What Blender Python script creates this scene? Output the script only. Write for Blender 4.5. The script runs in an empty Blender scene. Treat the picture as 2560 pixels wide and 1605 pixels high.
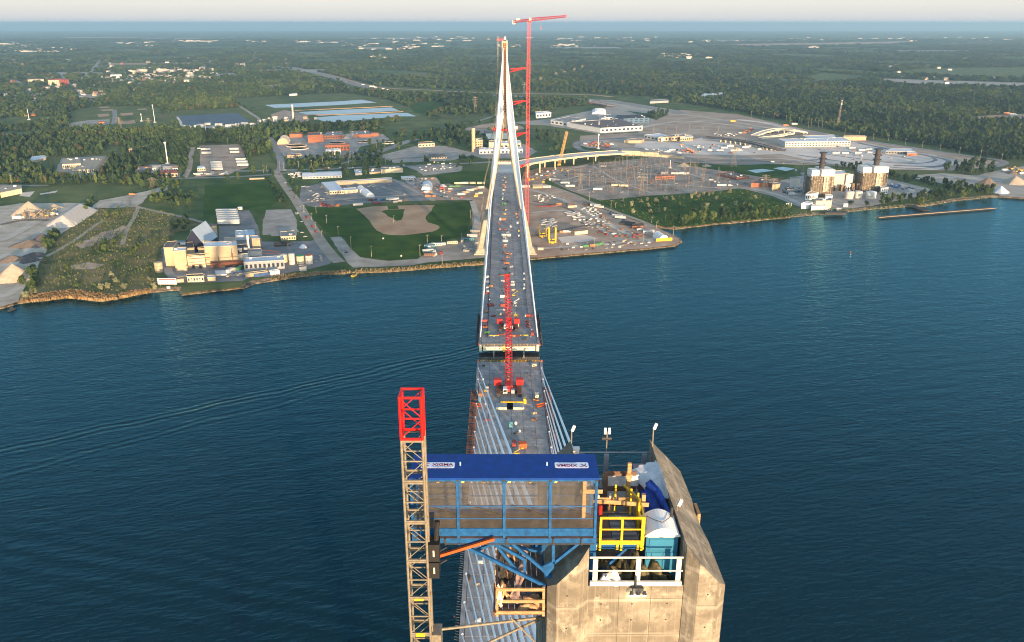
import bpy, bmesh, math, random
import numpy as np
from mathutils import Vector, Matrix, Quaternion, Euler
from mathutils.geometry import tessellate_polygon
R = math.radians
rnd = random.Random(7)
S = bpy.context.scene
C = S.collection

# ------------------------------------------------------------------ camera, world, sun, exposure
F_PX, PITCH, EYE = 2060.0, R(19.9), 240.0          # focal length in photo pixels, downward pitch, eye height above the water
cam_d = bpy.data.cameras.new('camera'); cam = bpy.data.objects.new('camera', cam_d); C.objects.link(cam)
cam.location = (0, 0, EYE); cam.rotation_euler = (R(90) - PITCH, 0, 0)
cam_d.sensor_width = 36; cam_d.lens = F_PX / 2560 * 36; cam_d.clip_start = .5; cam_d.clip_end = 400000
S.camera = cam
SUN_EL, SUN_AZ = R(5.2), R(159.5)                   # azimuth clockwise from +Y: low sun behind the camera, a little right
W = bpy.data.worlds.new('World'); S.world = W; W.use_nodes = True
wn, wl = W.node_tree.nodes, W.node_tree.links
wn.clear()
sky = wn.new('ShaderNodeTexSky'); sky.sky_type = 'NISHITA'; sky.sun_disc = False
sky.sun_elevation = SUN_EL; sky.sun_rotation = SUN_AZ; sky.altitude = 200; sky.dust_density = 1.6; sky.air_density = 1.0; sky.ozone_density = 2.2
# near the horizon the morning sky opposite the sun is cream over a blue-grey band, the same all round; higher up it is the plain Nishita sky
def wmath(op, a, b_):
    x = wn.new('ShaderNodeMath'); x.operation = op; x.use_clamp = False
    for i, v in enumerate((a, b_)):
        if isinstance(v, (int, float)): x.inputs[i].default_value = v
        else: wl.new(v, x.inputs[i])
    return x.outputs[0]
tco = wn.new('ShaderNodeTexCoord'); sep = wn.new('ShaderNodeSeparateXYZ'); wl.new(tco.outputs['Generated'], sep.inputs[0])
elev = wmath('POWER', wmath('MAXIMUM', sep.outputs['Z'], 0.0), .5)
wr = wn.new('ShaderNodeValToRGB'); wl.new(elev, wr.inputs[0]); els = wr.color_ramp.elements
SKY = [(0.0, (.42, .485, .56)), (.035, (.48, .51, .555)), (.073, (.555, .555, .555)), (.10, (.59, .58, .555)), (.132, (.64, .62, .575)), (.157, (.68, .675, .63)), (.20, (.66, .65, .63)), (.28, (.40, .54, .64)), (.40, (.25, .41, .54)), (.63, (.13, .26, .38)), (1.0, (.20, .28, .38))]
while len(els) > 1: els.remove(els[-1])
els[0].position = SKY[0][0]; els[0].color = (*SKY[0][1], 1)
for p_, c_ in SKY[1:]: e_ = els.new(p_); e_.color = (*c_, 1)
cl = wn.new('ShaderNodeTexNoise'); cl.inputs['Scale'].default_value = 3.0; cl.inputs['Detail'].default_value = 5
cm = wn.new('ShaderNodeVectorMath'); cm.operation = 'MULTIPLY'; cm.inputs[1].default_value = (3, 3, 60); wl.new(tco.outputs['Generated'], cm.inputs[0]); wl.new(cm.outputs[0], cl.inputs['Vector'])
cr_ = wn.new('ShaderNodeMapRange'); cr_.inputs[1].default_value = .55; cr_.inputs[2].default_value = .75; cr_.inputs[3].default_value = 0; cr_.inputs[4].default_value = .5; wl.new(cl.outputs['Fac'], cr_.inputs[0])
cb_ = wn.new('ShaderNodeMapRange'); cb_.inputs[1].default_value = .012; cb_.inputs[2].default_value = .03; wl.new(sep.outputs['Z'], cb_.inputs[0])
cmx = wn.new('ShaderNodeMix'); cmx.data_type = 'RGBA'; wl.new(wmath('MULTIPLY', cr_.outputs[0], cb_.outputs[0]), cmx.inputs[0]); wl.new(wr.outputs[0], cmx.inputs[6]); cmx.inputs[7].default_value = (.86, .70, .66, 1)
bgn = wn.new('ShaderNodeBackground'); wl.new(sky.outputs[0], bgn.inputs[0])
fade = wn.new('ShaderNodeMapRange'); fade.inputs[1].default_value = .06; fade.inputs[2].default_value = .35; fade.inputs[3].default_value = 0; fade.inputs[4].default_value = .07; wl.new(sep.outputs['Z'], fade.inputs[0])
dsun = wn.new('ShaderNodeVectorMath'); dsun.operation = 'DOT_PRODUCT'; dsun.inputs[1].default_value = (math.sin(SUN_AZ), math.cos(SUN_AZ), 0); wl.new(tco.outputs['Generated'], dsun.inputs[0])   # the sunward half of the sky keeps its low warm glow
glow = wn.new('ShaderNodeMapRange'); glow.inputs[1].default_value = -.1; glow.inputs[2].default_value = .7; glow.inputs[3].default_value = 0; glow.inputs[4].default_value = .2; wl.new(dsun.outputs['Value'], glow.inputs[0])
wl.new(wmath('MAXIMUM', fade.outputs[0], glow.outputs[0]), bgn.inputs[1])
bgr = wn.new('ShaderNodeBackground'); wl.new(cmx.outputs[2], bgr.inputs[0]); bgr.inputs[1].default_value = .6
add = wn.new('ShaderNodeAddShader'); wl.new(bgn.outputs[0], add.inputs[0]); wl.new(bgr.outputs[0], add.inputs[1])
wo = wn.new('ShaderNodeOutputWorld'); wl.new(add.outputs[0], wo.inputs[0])
sd = bpy.data.lights.new('sun', 'SUN'); sd.energy = 5.0; sd.angle = R(.53); sd.color = (1.0, .69, .40)
sun = bpy.data.objects.new('sun', sd); C.objects.link(sun)
_d = Vector((-math.sin(SUN_AZ) * math.cos(SUN_EL), -math.cos(SUN_AZ) * math.cos(SUN_EL), -math.sin(SUN_EL)))
sun.rotation_euler = _d.to_track_quat('-Z', 'Y').to_euler(); sun.location = (200, -600, 500)
vs = S.view_settings; vs.view_transform = 'Standard'; vs.look = 'None'; vs.gamma = 1; vs.exposure = 1.15; vs.use_curve_mapping = False
cy = S.cycles; cy.use_denoising = True; cy.max_bounces = 6; cy.diffuse_bounces = 2; cy.glossy_bounces = 3; cy.transparent_max_bounces = 12
cy.volume_bounces = 1; cy.filter_width = 1.05; cy.sample_clamp_indirect = 4

# ------------------------------------------------------------------ survey: photo pixel -> point on a level plane, or in a plane Y = const
cP, sP = math.cos(PITCH), math.sin(PITCH)
def ray(px, py):
    v = (802.5 - py) / F_PX
    return ((px - 1280) / F_PX, cP + v * sP, -sP + v * cP)
G = 2.5                                             # ground level on the far bank
def at(px, py, z=G):
    d = ray(px, py); t = (z - EYE) / d[2]
    return Vector((d[0] * t, d[1] * t, z))
def atY(px, py, Y):
    d = ray(px, py); t = Y / d[1]
    return Vector((d[0] * t, Y, EYE + d[2] * t))
def zoom(x0, y0, k): return lambda x, y: (x0 + x / k, y0 + y / k)
zp = lambda x, y: (x, y)
z1, z2, z3 = zoom(0, 0, 2.8), zoom(850, 0, 2.8), zoom(1700, 0, 2.8)
z4, z5, z6, z7 = zoom(0, 400, 3.436), zoom(680, 300, 3.436), zoom(1280, 300, 3.436), zoom(1860, 250, 3.436)

# ------------------------------------------------------------------ materials
MATS = {}
def lin(c): return tuple((v / 255 / 12.92 if v / 255 <= .04045 else ((v / 255 + .055) / 1.055) ** 2.4) for v in c)
def mat(name, col, rough=.7, var=.25, scale=1.5, col2=None, metal=0, spec=.3, emit=None, rand=0, bump=0, stretch=None, alpha=None, detail=4):
    """procedural material: base colour broken up by noise in world space, optional per-object tint and bump"""
    if name in MATS: return MATS[name]
    m = bpy.data.materials.new(name); m.use_nodes = True; MATS[name] = m
    n, l = m.node_tree.nodes, m.node_tree.links
    b = n['Principled BSDF']; b.inputs['Roughness'].default_value = rough; b.inputs['Metallic'].default_value = metal
    b.inputs['Specular IOR Level'].default_value = spec
    geo = n.new('ShaderNodeNewGeometry'); co = geo.outputs['Position']
    if stretch:
        vm = n.new('ShaderNodeVectorMath'); vm.operation = 'MULTIPLY'; vm.inputs[1].default_value = stretch; l.new(co, vm.inputs[0]); co = vm.outputs[0]
    t = n.new('ShaderNodeTexNoise'); t.inputs['Scale'].default_value = scale; t.inputs['Detail'].default_value = detail; t.inputs['Roughness'].default_value = .6
    l.new(co, t.inputs['Vector'])
    cr = n.new('ShaderNodeValToRGB'); e = cr.color_ramp.elements
    c2 = col2 or tuple(min(1, c * (1 + var)) for c in col)
    c1 = col if col2 else tuple(c * (1 - var) for c in col)
    e[0].position, e[1].position = .36, .66; e[0].color = (*c1, 1); e[1].color = (*c2, 1)
    l.new(t.outputs['Fac'], cr.inputs[0]); out = cr.outputs[0]
    if rand:
        oi = n.new('ShaderNodeObjectInfo'); mr = n.new('ShaderNodeMapRange'); mr.inputs[3].default_value = 1 - rand; mr.inputs[4].default_value = 1 + rand
        l.new(oi.outputs['Random'], mr.inputs[0])
        mx = n.new('ShaderNodeVectorMath'); mx.operation = 'SCALE'; l.new(out, mx.inputs[0]); l.new(mr.outputs[0], mx.inputs['Scale']); out = mx.outputs[0]
    l.new(out, b.inputs['Base Color'])
    if bump:
        bp = n.new('ShaderNodeBump'); bp.inputs['Strength'].default_value = .6; bp.inputs['Distance'].default_value = bump
        l.new(t.outputs['Fac'], bp.inputs['Height']); l.new(bp.outputs[0], b.inputs['Normal'])
    if emit:
        b.inputs['Emission Color'].default_value = (*emit[0], 1); b.inputs['Emission Strength'].default_value = emit[1]
    if alpha is not None: b.inputs['Alpha'].default_value = alpha
    return m

# ------------------------------------------------------------------ mesh builder
class MB:
    def __init__(s): s.v, s.f, s.m = [], [], []
    def add(s, vs, fs, mi=0):
        o = len(s.v); s.v.extend(tuple(v) for v in vs); s.f.extend(tuple(i + o for i in f) for f in fs); s.m.extend([mi] * len(fs)); return s
    def box(s, c, sz, mi=0, rz=0, M=None):
        hx, hy, hz = sz[0] / 2, sz[1] / 2, sz[2] / 2
        vs = [Vector((x, y, z)) for z in (-hz, hz) for y in (-hy, hy) for x in (-hx, hx)]
        if M is not None: vs = [M @ v for v in vs]
        elif rz: q = Matrix.Rotation(rz, 3, 'Z'); vs = [q @ v for v in vs]
        c = Vector(c)
        return s.add([v + c for v in vs], [(0, 2, 3, 1), (4, 5, 7, 6), (0, 1, 5, 4), (2, 6, 7, 3), (0, 4, 6, 2), (1, 3, 7, 5)], mi)
    def bx(s, x0, x1, y0, y1, z0, z1, mi=0): return s.box(((x0 + x1) / 2, (y0 + y1) / 2, (z0 + z1) / 2), (abs(x1 - x0), abs(y1 - y0), abs(z1 - z0)), mi)
    def beam(s, a, b, w, h=None, mi=0):
        a, b = Vector(a), Vector(b); d = b - a; L = d.length
        if L < 1e-6: return s
        q = d.to_track_quat('X', 'Z').to_matrix()
        return s.box((a + b) / 2, (L, w, h or w), mi, M=q)
    def tube(s, a, b, r, r2=None, n=8, mi=0, cap=True):
        a, b = Vector(a), Vector(b); d = b - a
        if d.length < 1e-6: return s
        r2 = r if r2 is None else r2
        q = d.to_track_quat('Z', 'Y').to_matrix(); vs = []
        for p, rr in ((a, r), (b, r2)):
            for i in range(n): t = 2 * math.pi * i / n; vs.append(p + q @ Vector((math.cos(t) * rr, math.sin(t) * rr, 0)))
        fs = [(i, (i + 1) % n, n + (i + 1) % n, n + i) for i in range(n)]
        if cap: fs += [tuple(range(n))[::-1], tuple(range(n, 2 * n))]
        return s.add(vs, fs, mi)
    def path(s, pts, r, n=6, mi=0):
        for a, b in zip(pts, pts[1:]): s.tube(a, b, r, n=n, mi=mi)
        return s
    def lathe(s, prof, c=(0, 0, 0), n=16, mi=0):
        c = Vector(c); vs = []
        for r, z in prof:
            for i in range(n): t = 2 * math.pi * i / n; vs.append(c + Vector((math.cos(t) * r, math.sin(t) * r, z)))
        k = len(prof); fs = [(j * n + i, j * n + (i + 1) % n, (j + 1) * n + (i + 1) % n, (j + 1) * n + i) for j in range(k - 1) for i in range(n)]
        if prof[0][0] > 1e-4: fs.append(tuple(range(n))[::-1])
        if prof[-1][0] > 1e-4: fs.append(tuple(range((k - 1) * n, k * n)))
        return s.add(vs, fs, mi)
    def prism(s, poly, z0, z1, mi=0):
        """vertical prism on a 2-D polygon; z0, z1 numbers or lists per vertex"""
        k = len(poly); z0 = [z0] * k if not hasattr(z0, '__len__') else z0; z1 = [z1] * k if not hasattr(z1, '__len__') else z1
        vs = [(p[0], p[1], z) for p, z in zip(poly, z0)] + [(p[0], p[1], z) for p, z in zip(poly, z1)]
        fs = [(i, (i + 1) % k, k + (i + 1) % k, k + i) for i in range(k)]
        tri = tessellate_polygon([[Vector((p[0], p[1], 0)) for p in poly]])
        for t in tri: fs.append(tuple(i + k for i in t)); fs.append(tuple(t)[::-1])
        return s.add(vs, fs, mi)
    def sheet(s, poly, z, mi=0):
        tri = tessellate_polygon([[Vector((p[0], p[1], 0)) for p in poly]])
        return s.add([(p[0], p[1], z) for p in poly], [tuple(t) for t in tri], mi)
    def gable(s, L, D, h, rise, over=.4, mi=0, c=(0, 0, 0)):
        """pitched roof over a box L x D (ridge along x), its eaves at height h"""
        x, y = L / 2 + over, D / 2 + over; t = .25; cx, cy_, cz = c
        vs = [(-x, -y, h), (x, -y, h), (x, y, h), (-x, y, h), (-x, 0, h + rise), (x, 0, h + rise), (-x, -y, h - t), (x, -y, h - t), (x, y, h - t), (-x, y, h - t)]
        return s.add([(a + cx, b + cy_, d + cz) for a, b, d in vs], [(0, 1, 5, 4), (2, 3, 4, 5), (0, 4, 3), (1, 2, 5), (6, 9, 8, 7), (0, 6, 7, 1), (1, 7, 8, 2), (2, 8, 9, 3), (3, 9, 6, 0)], mi)
    def mesh(s, name, mats, smooth=False):
        me = bpy.data.meshes.new(name); me.from_pydata(s.v, [], s.f)
        for m in (mats if isinstance(mats, (list, tuple)) else [mats]): me.materials.append(m)
        if any(s.m): me.polygons.foreach_set('material_index', s.m)
        if smooth: me.polygons.foreach_set('use_smooth', [True] * len(s.f))
        bm = bmesh.new(); bm.from_mesh(me); bmesh.ops.recalc_face_normals(bm, faces=bm.faces[:]); bm.to_mesh(me); bm.free()
        return me
    def obj(s, name, mats, parent=None, loc=None, rz=0, smooth=False):
        o = bpy.data.objects.new(name, s.mesh(name, mats, smooth)); C.objects.link(o)
        if parent: o.parent = parent
        if loc is not None: o.location = loc
        if rz: o.rotation_euler.z = rz
        return o
def inst(name, me, parent=None, loc=(0, 0, 0), rz=0, sc=None):
    o = bpy.data.objects.new(name, me); C.objects.link(o); o.location = loc; o.rotation_euler.z = rz
    if parent: o.parent = parent
    if sc is not None: o.scale = sc if hasattr(sc, '__len__') else (sc,) * 3
    return o
def tag(o, label=None, cat=None, group=None, kind=None):
    for k, v in (('label', label), ('category', cat), ('group', group), ('kind', kind)):
        if v: o[k] = v
    return o
def thing(name, label, cat, loc=(0, 0, 0), rz=0, group=None):
    o = bpy.data.objects.new(name, None); C.objects.link(o); o.location = loc; o.rotation_euler.z = rz; o.empty_display_size = .5
    return tag(o, label, cat, group)
def struct(name, mb, m): return tag(mb.obj(name, m), kind='structure')
KIDS = {}
def copy_tree(o, loc, rz=0, label=None, group=None, sc=None, parent=None):
    c = o.copy(); C.objects.link(c); c.parent = parent
    if parent is None:
        c.location = loc; c.rotation_euler.z = rz
        if sc is not None: c.scale = sc if hasattr(sc, '__len__') else (sc,) * 3
        if label: c['label'] = label
        if group: c['group'] = group
    for ch in [k for k in o.children]: copy_tree(ch, None, parent=c)
    return c
# ------------------------------------------------------------------ shared materials (real-world base colours)
m_conc = mat('tower_concrete', (.135, .115, .088), .9, scale=1.1, col2=(.28, .24, .18), bump=.02, detail=10)
def weather(m):
    """pale laitance patches, vertical run-down streaks and pour lines on the fair-faced concrete"""
    n, l = m.node_tree.nodes, m.node_tree.links; b = n['Principled BSDF']; geo = n.new('ShaderNodeNewGeometry')
    def nz(s, sc, det, lo, hi):
        v = n.new('ShaderNodeVectorMath'); v.operation = 'MULTIPLY'; v.inputs[1].default_value = s; l.new(geo.outputs['Position'], v.inputs[0])
        t = n.new('ShaderNodeTexNoise'); t.inputs['Scale'].default_value = sc; t.inputs['Detail'].default_value = det; t.inputs['Roughness'].default_value = .65; l.new(v.outputs[0], t.inputs['Vector'])
        r = n.new('ShaderNodeMapRange'); r.inputs[1].default_value = lo; r.inputs[2].default_value = hi; l.new(t.outputs['Fac'], r.inputs[0]); return r.outputs[0]
    def mixc(f, col, k):
        src = b.inputs['Base Color'].links[0].from_socket; m_ = n.new('ShaderNodeMath'); m_.operation = 'MULTIPLY'; m_.inputs[1].default_value = k; l.new(f, m_.inputs[0])
        x = n.new('ShaderNodeMix'); x.data_type = 'RGBA'; l.new(m_.outputs[0], x.inputs[0]); l.new(src, x.inputs[6]); x.inputs[7].default_value = (*col, 1); l.new(x.outputs[2], b.inputs['Base Color'])
    mixc(nz((1, 1, .8), 1.7, 9, .53, .60), (.36, .31, .235), .8); mixc(nz((1.3, 5, 1.3), 1.0, 5, .54, .62), (.115, .098, .08), .55)
    mixc(nz((1, 1, .8), 2.3, 10, .56, .66), (.10, .085, .065), .7); mixc(nz((1, 1, 2.2), .55, 6, .50, .58), (.145, .12, .09), .6)
    mixc(nz((9, 9, .35), 1.0, 5, .52, .72), (.13, .11, .085), .6)
    mixc(nz((16, 16, .12), 1.0, 4, .55, .75), (.42, .37, .29), .45)
    w = n.new('ShaderNodeTexWave'); w.bands_direction = 'Z'; w.inputs['Scale'].default_value = .21; w.inputs['Distortion'].default_value = .35; w.inputs['Detail'].default_value = 3; w.inputs['Detail Scale'].default_value = 1.5; l.new(geo.outputs['Position'], w.inputs['Vector'])
    r = n.new('ShaderNodeMapRange'); r.inputs[1].default_value = .955; r.inputs[2].default_value = 1.0; l.new(w.outputs['Fac'], r.inputs[0]); mixc(r.outputs[0], (.40, .35, .28), .35)
weather(m_conc)
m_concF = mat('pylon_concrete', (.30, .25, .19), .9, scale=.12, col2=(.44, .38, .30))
m_deck = mat('deck_concrete', (.20, .19, .185), .85, scale=.25, col2=(.315, .30, .29), rand=.12, detail=8)
m_joint = mat('deck_joint', (.03, .03, .033), .9)
m_white = mat('white_paint', (.62, .585, .52), .5, var=.05)
m_stay = mat('stay_pipe', (.92, .91, .89), .6, var=.02, spec=.15)
m_cream = mat('cream_steel', (.72, .62, .42), .5, var=.06)
m_steel = mat('galvanised_steel', (.23, .195, .145), .5, var=.2, scale=6, metal=.25)
m_dark = mat('dark_steel', (.035, .036, .04), .6, var=.2)
m_rust = mat('rusty_steel', (.14, .055, .03), .85, var=.35, scale=3)
m_red = mat('red_paint', (.50, .018, .015), .5, var=.2, scale=4)
m_redF = mat('crane_red', (.58, .045, .05), .5, var=.1)
m_blue = mat('blue_roof_paint', (.0, .034, .21), .5, var=.18, scale=3, detail=9)
m_blue2 = mat('blue_frame_paint', (.008, .075, .21), .5, var=.3, scale=5, detail=9)
m_yel = mat('yellow_paint', (.70, .42, .015), .5, var=.18, scale=6)
m_org = mat('orange_paint', (.50, .085, .018), .55, var=.12)
m_wood = mat('lumber', (.29, .16, .07), .8, scale=3, col2=(.47, .29, .14), stretch=(1, 1, 6), bump=.01)
m_ply = mat('plywood_floor', (.14, .085, .06), .85, var=.3, scale=3)
m_tarpw = mat('white_tarp', (.55, .55, .55), .55, var=.12, scale=4, bump=.05)
m_tarpb = mat('blue_tarp', (.012, .05, .28), .45, var=.3, scale=5, bump=.05)
m_black = mat('black_rubber', (.015, .015, .015), .7, var=.2)
m_glass = mat('dark_glass', (.02, .03, .04), .12, var=.2, spec=.6)
m_gold = mat('warning_yellow', (.75, .42, .02), .5)
m_lamp = mat('lamp_glow', (1, .9, .7), .4, emit=((1, .85, .6), 9))
m_grayp = mat('grey_paint', (.32, .32, .32), .5, var=.15)
m_greenp = mat('green_paint', (.03, .22, .06), .5)
# ------------------------------------------------------------------ setting: water, ground, banks, haze
def water_mat():
    m = bpy.data.materials.new('river_water'); m.use_nodes = True; n, l = m.node_tree.nodes, m.node_tree.links
    n.clear(); out = n.new('ShaderNodeOutputMaterial'); body = n.new('ShaderNodeBsdfDiffuse'); body.inputs[0].default_value = (.0, .014, .021, 1)   # green water body under a blue-green tinted sheen
    sheen = n.new('ShaderNodeBsdfGlossy'); sheen.inputs[0].default_value = (.34, .84, 1.0, 1); sheen.inputs[1].default_value = .15
    frn = n.new('ShaderNodeFresnel'); frn.inputs[0].default_value = 1.3; mixw = n.new('ShaderNodeMixShader'); l.new(frn.outputs[0], mixw.inputs[0]); l.new(body.outputs[0], mixw.inputs[1]); l.new(sheen.outputs[0], mixw.inputs[2]); l.new(mixw.outputs[0], out.inputs[0])
    geo = n.new('ShaderNodeNewGeometry')
    def vmul(v, s):
        x = n.new('ShaderNodeVectorMath'); x.operation = 'MULTIPLY'; x.inputs[1].default_value = s; l.new(v, x.inputs[0]); return x.outputs[0]
    def noise(sc, s, det, dist=0):
        t = n.new('ShaderNodeTexNoise'); t.inputs['Scale'].default_value = sc; t.inputs['Detail'].default_value = det; t.inputs['Distortion'].default_value = dist
        l.new(vmul(geo.outputs['Position'], s), t.inputs['Vector']); return t.outputs['Fac']
    def M(op, a, b_=None):
        x = n.new('ShaderNodeMath'); x.operation = op
        for i, v in enumerate((a, b_)):
            if v is None: continue
            if isinstance(v, (int, float)): x.inputs[i].default_value = v
            else: l.new(v, x.inputs[i])
        return x.outputs[0]
    rot = n.new('ShaderNodeVectorRotate'); rot.rotation_type = 'Z_AXIS'; rot.inputs['Angle'].default_value = R(-14); l.new(geo.outputs['Position'], rot.inputs['Vector'])
    def rnoise(sc, s, det):
        t = n.new('ShaderNodeTexNoise'); t.inputs['Scale'].default_value = sc; t.inputs['Detail'].default_value = det
        l.new(vmul(rot.outputs[0], s), t.inputs['Vector']); return t.outputs['Fac']
    h = M('MULTIPLY', rnoise(.28, (.55, 1.5, 1), 3), 1.0)
    h = M('ADD', h, M('MULTIPLY', rnoise(.07, (.5, 1.4, 1), 3), 1.5))
    gust = M('MULTIPLY', rnoise(.0045, (.6, 1.3, 1), 4), 1.1)                        # cat's paws: calmer and rougher water
    h = M('MULTIPLY', h, M('ADD', .55, gust))
    # wake of a boat that has gone: two trains of long waves running out from under the gap in the bridge
    def train(p, q, wid, lam, amp):
        a, c = at(*p, 0), at(*q, 0); d = (c - a).normalized(); nn = Vector((-d.y, d.x, 0))
        dp = n.new('ShaderNodeVectorMath'); dp.operation = 'DOT_PRODUCT'; dp.inputs[1].default_value = nn
        sb = n.new('ShaderNodeVectorMath'); sb.operation = 'SUBTRACT'; sb.inputs[1].default_value = a; l.new(geo.outputs['Position'], sb.inputs[0]); l.new(sb.outputs[0], dp.inputs[0])
        al = n.new('ShaderNodeVectorMath'); al.operation = 'DOT_PRODUCT'; al.inputs[1].default_value = d; l.new(sb.outputs[0], al.inputs[0])
        dist = M('ADD', dp.outputs['Value'], M('MULTIPLY', M('SUBTRACT', rnoise(.02, (1, 1, 1), 2), .5), 14))
        env = M('POWER', 2.718, M('MULTIPLY', M('POWER', M('DIVIDE', dist, wid), 2), -1))
        fade = M('MULTIPLY', M('GREATER_THAN', al.outputs['Value'], -10), M('LESS_THAN', al.outputs['Value'], (c - a).length * 1.6))
        return M('MULTIPLY', M('MULTIPLY', M('SINE', M('MULTIPLY', dist, 6.283 / lam)), env), M('MULTIPLY', fade, amp))
    for a in (((1188, 872), (0, 1128), 8, 6.5, .42), ((1188, 885), (300, 1110), 8, 7, .28), ((0, 1370), (900, 1560), 26, 12, .35)): h = M('ADD', h, train(*a))
    bp = n.new('ShaderNodeBump'); bp.inputs['Strength'].default_value = 1; bp.inputs['Distance'].default_value = .5
    l.new(h, bp.inputs['Height'])
    for q in (sheen.inputs['Normal'], frn.inputs['Normal']): l.new(bp.outputs[0], q)
    return m
FAR, FLAT = 62000, 11500                              # the plain is level near by and falls away with the earth's curve beyond
struct('river_water', MB().add([(-13000, -9000, 0), (13000, -9000, 0), (13000, 3500, 0), (-13000, 3500, 0)], [(0, 1, 2, 3)]), water_mat())

shore_px = [z4(*p) for p in ((0, 1283), (150, 1240), (300, 1215), (400, 1212), (560, 1188), (720, 1202), (870, 1220), (1020, 1195), (1140, 1170), (1300, 1140), (1545, 1120), (1560, 1166), (2095, 1105), (2190, 1065), (2405, 1035))]
shore_px += [z5(*p) for p in ((150, 1362), (400, 1330), (600, 1325), (1000, 1308), (1300, 1283), (1820, 1243), (2200, 1205))]
shore_px += [z6(*p) for p in ((400, 1180), (800, 1145), (1200, 1110), (1400, 1087), (1462, 1050), (1440, 1020), (1380, 985), (1300, 955), (1250, 928), (1400, 942), (1700, 905), (2000, 880))]
shore_px += [z7(*p) for p in ((0, 1052), (300, 1020), (600, 990), (880, 965), (1100, 940), (1420, 920), (1560, 915), (1800, 870), (2000, 850), (2170, 835), (2405, 850))]
shore = [at(*p, 0) for p in shore_px]
L0, L1, R1, R0 = shore[0], shore[1], shore[-1], shore[-2]
shore = [Vector((-9000, L0.y - 900, 0)), Vector((-1500, L0.y - 150, 0)), Vector((-900, L0.y - 40, 0))] + shore + [Vector((R1.x + 300, R1.y + 60, 0)), Vector((3500, R1.y + 500, 0)), Vector((12000, R1.y + 1500, 0))]
# wiggle the bank between the surveyed points so that its edge is not made of straight runs
fine = []
for a, b in zip(shore, shore[1:]):
    k = max(1, min(12, int((b - a).length / 7)))
    for i in range(k):
        p = a.lerp(b, i / k)
        if i: p += Vector((rnd.uniform(-.6, .6), rnd.uniform(-1.1, 1.1), 0))
        fine.append(p)
fine.append(shore[-1])
inner = []
for i, p in enumerate(fine):
    a, b = fine[max(0, i - 1)], fine[min(len(fine) - 1, i + 1)]
    d = (b - a); d.z = 0; d.normalize(); nn = Vector((-d.y, d.x, 0))
    inner.append(p + nn * rnd.uniform(4.5, 6.5) + Vector((0, 0, G)))
for i in range(1, len(inner)):                                   # keep the inner line from folding over itself in the inlet
    pass
bank = MB(); k = len(fine)
bank.add([(p.x, p.y, -1.5) for p in fine] + [(p.x, p.y, .5 + rnd.uniform(0, .5)) for p in fine] + [tuple(p) for p in inner],
         [(j * k + i, j * k + i + 1, (j + 1) * k + i + 1, (j + 1) * k + i) for j in range(2) for i in range(k - 1)])
m_rock = mat('bank_rock', (.05, .04, .028), .95, scale=.25, col2=(.30, .22, .14), bump=.3)
struct('river_bank', bank, m_rock)

def ground_mat():
    m = mat('ground_grass', (.042, .078, .020), .95, scale=.02, col2=(.115, .14, .042), spec=.1, detail=8)
    n, l = m.node_tree.nodes, m.node_tree.links; b = n['Principled BSDF']
    geo = n.new('ShaderNodeNewGeometry')
    t = n.new('ShaderNodeTexNoise'); t.inputs['Scale'].default_value = .0016; t.inputs['Detail'].default_value = 7; t.inputs['Roughness'].default_value = .62; l.new(geo.outputs['Position'], t.inputs['Vector'])
    cr = n.new('ShaderNodeValToRGB'); e = cr.color_ramp.elements; e[0].position, e[1].position = .5, .7; e[0].color = (0, 0, 0, 1); e[1].color = (1, 1, 1, 1); l.new(t.outputs['Fac'], cr.inputs[0])
    mx = n.new('ShaderNodeMix'); mx.data_type = 'RGBA'; l.new(cr.outputs[0], mx.inputs[0])
    src = b.inputs['Base Color'].links[0].from_socket; l.new(src, mx.inputs[6]); mx.inputs[7].default_value = (.16, .14, .06, 1); l.new(mx.outputs[2], b.inputs['Base Color'])
    return m
gpoly = [(p.x, p.y) for p in inner] + [(13000, FLAT), (-13000, FLAT), (-13000, inner[0].y)]
gpoly[0] = (-9000, inner[0].y)
def gz(Y): return G - max(0, Y * Y - FLAT * FLAT) / (2 * 6.371e6)
gm = MB().sheet(gpoly, G); ys_ = list(np.linspace(FLAT, FAR, 40)); o_ = len(gm.v)
for y in ys_: gm.v += [(-FAR * .8, y, gz(y)), (FAR * .8, y, gz(y))]
gm.f += [(o_ + 2 * i, o_ + 2 * i + 1, o_ + 2 * i + 3, o_ + 2 * i + 2) for i in range(len(ys_) - 1)]; gm.m += [0] * (len(ys_) - 1)
struct('ground', gm, ground_mat())

def haze():
    m = bpy.data.materials.new('haze_air'); m.use_nodes = True; n, l = m.node_tree.nodes, m.node_tree.links; n.clear()
    v = n.new('ShaderNodeVolumePrincipled'); o = n.new('ShaderNodeOutputMaterial')
    v.inputs['Color'].default_value = (.58, .83, 1.0, 1); v.inputs['Density'].default_value = 5.8e-5; v.inputs['Anisotropy'].default_value = .42
    l.new(v.outputs[0], o.inputs['Volume'])
    h = MB().bx(-FAR - 500, FAR + 500, -9500, FAR + 500, gz(FAR) - 1, 262).obj('haze', m)
    tag(h, kind='stuff'); return h
haze()
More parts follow.
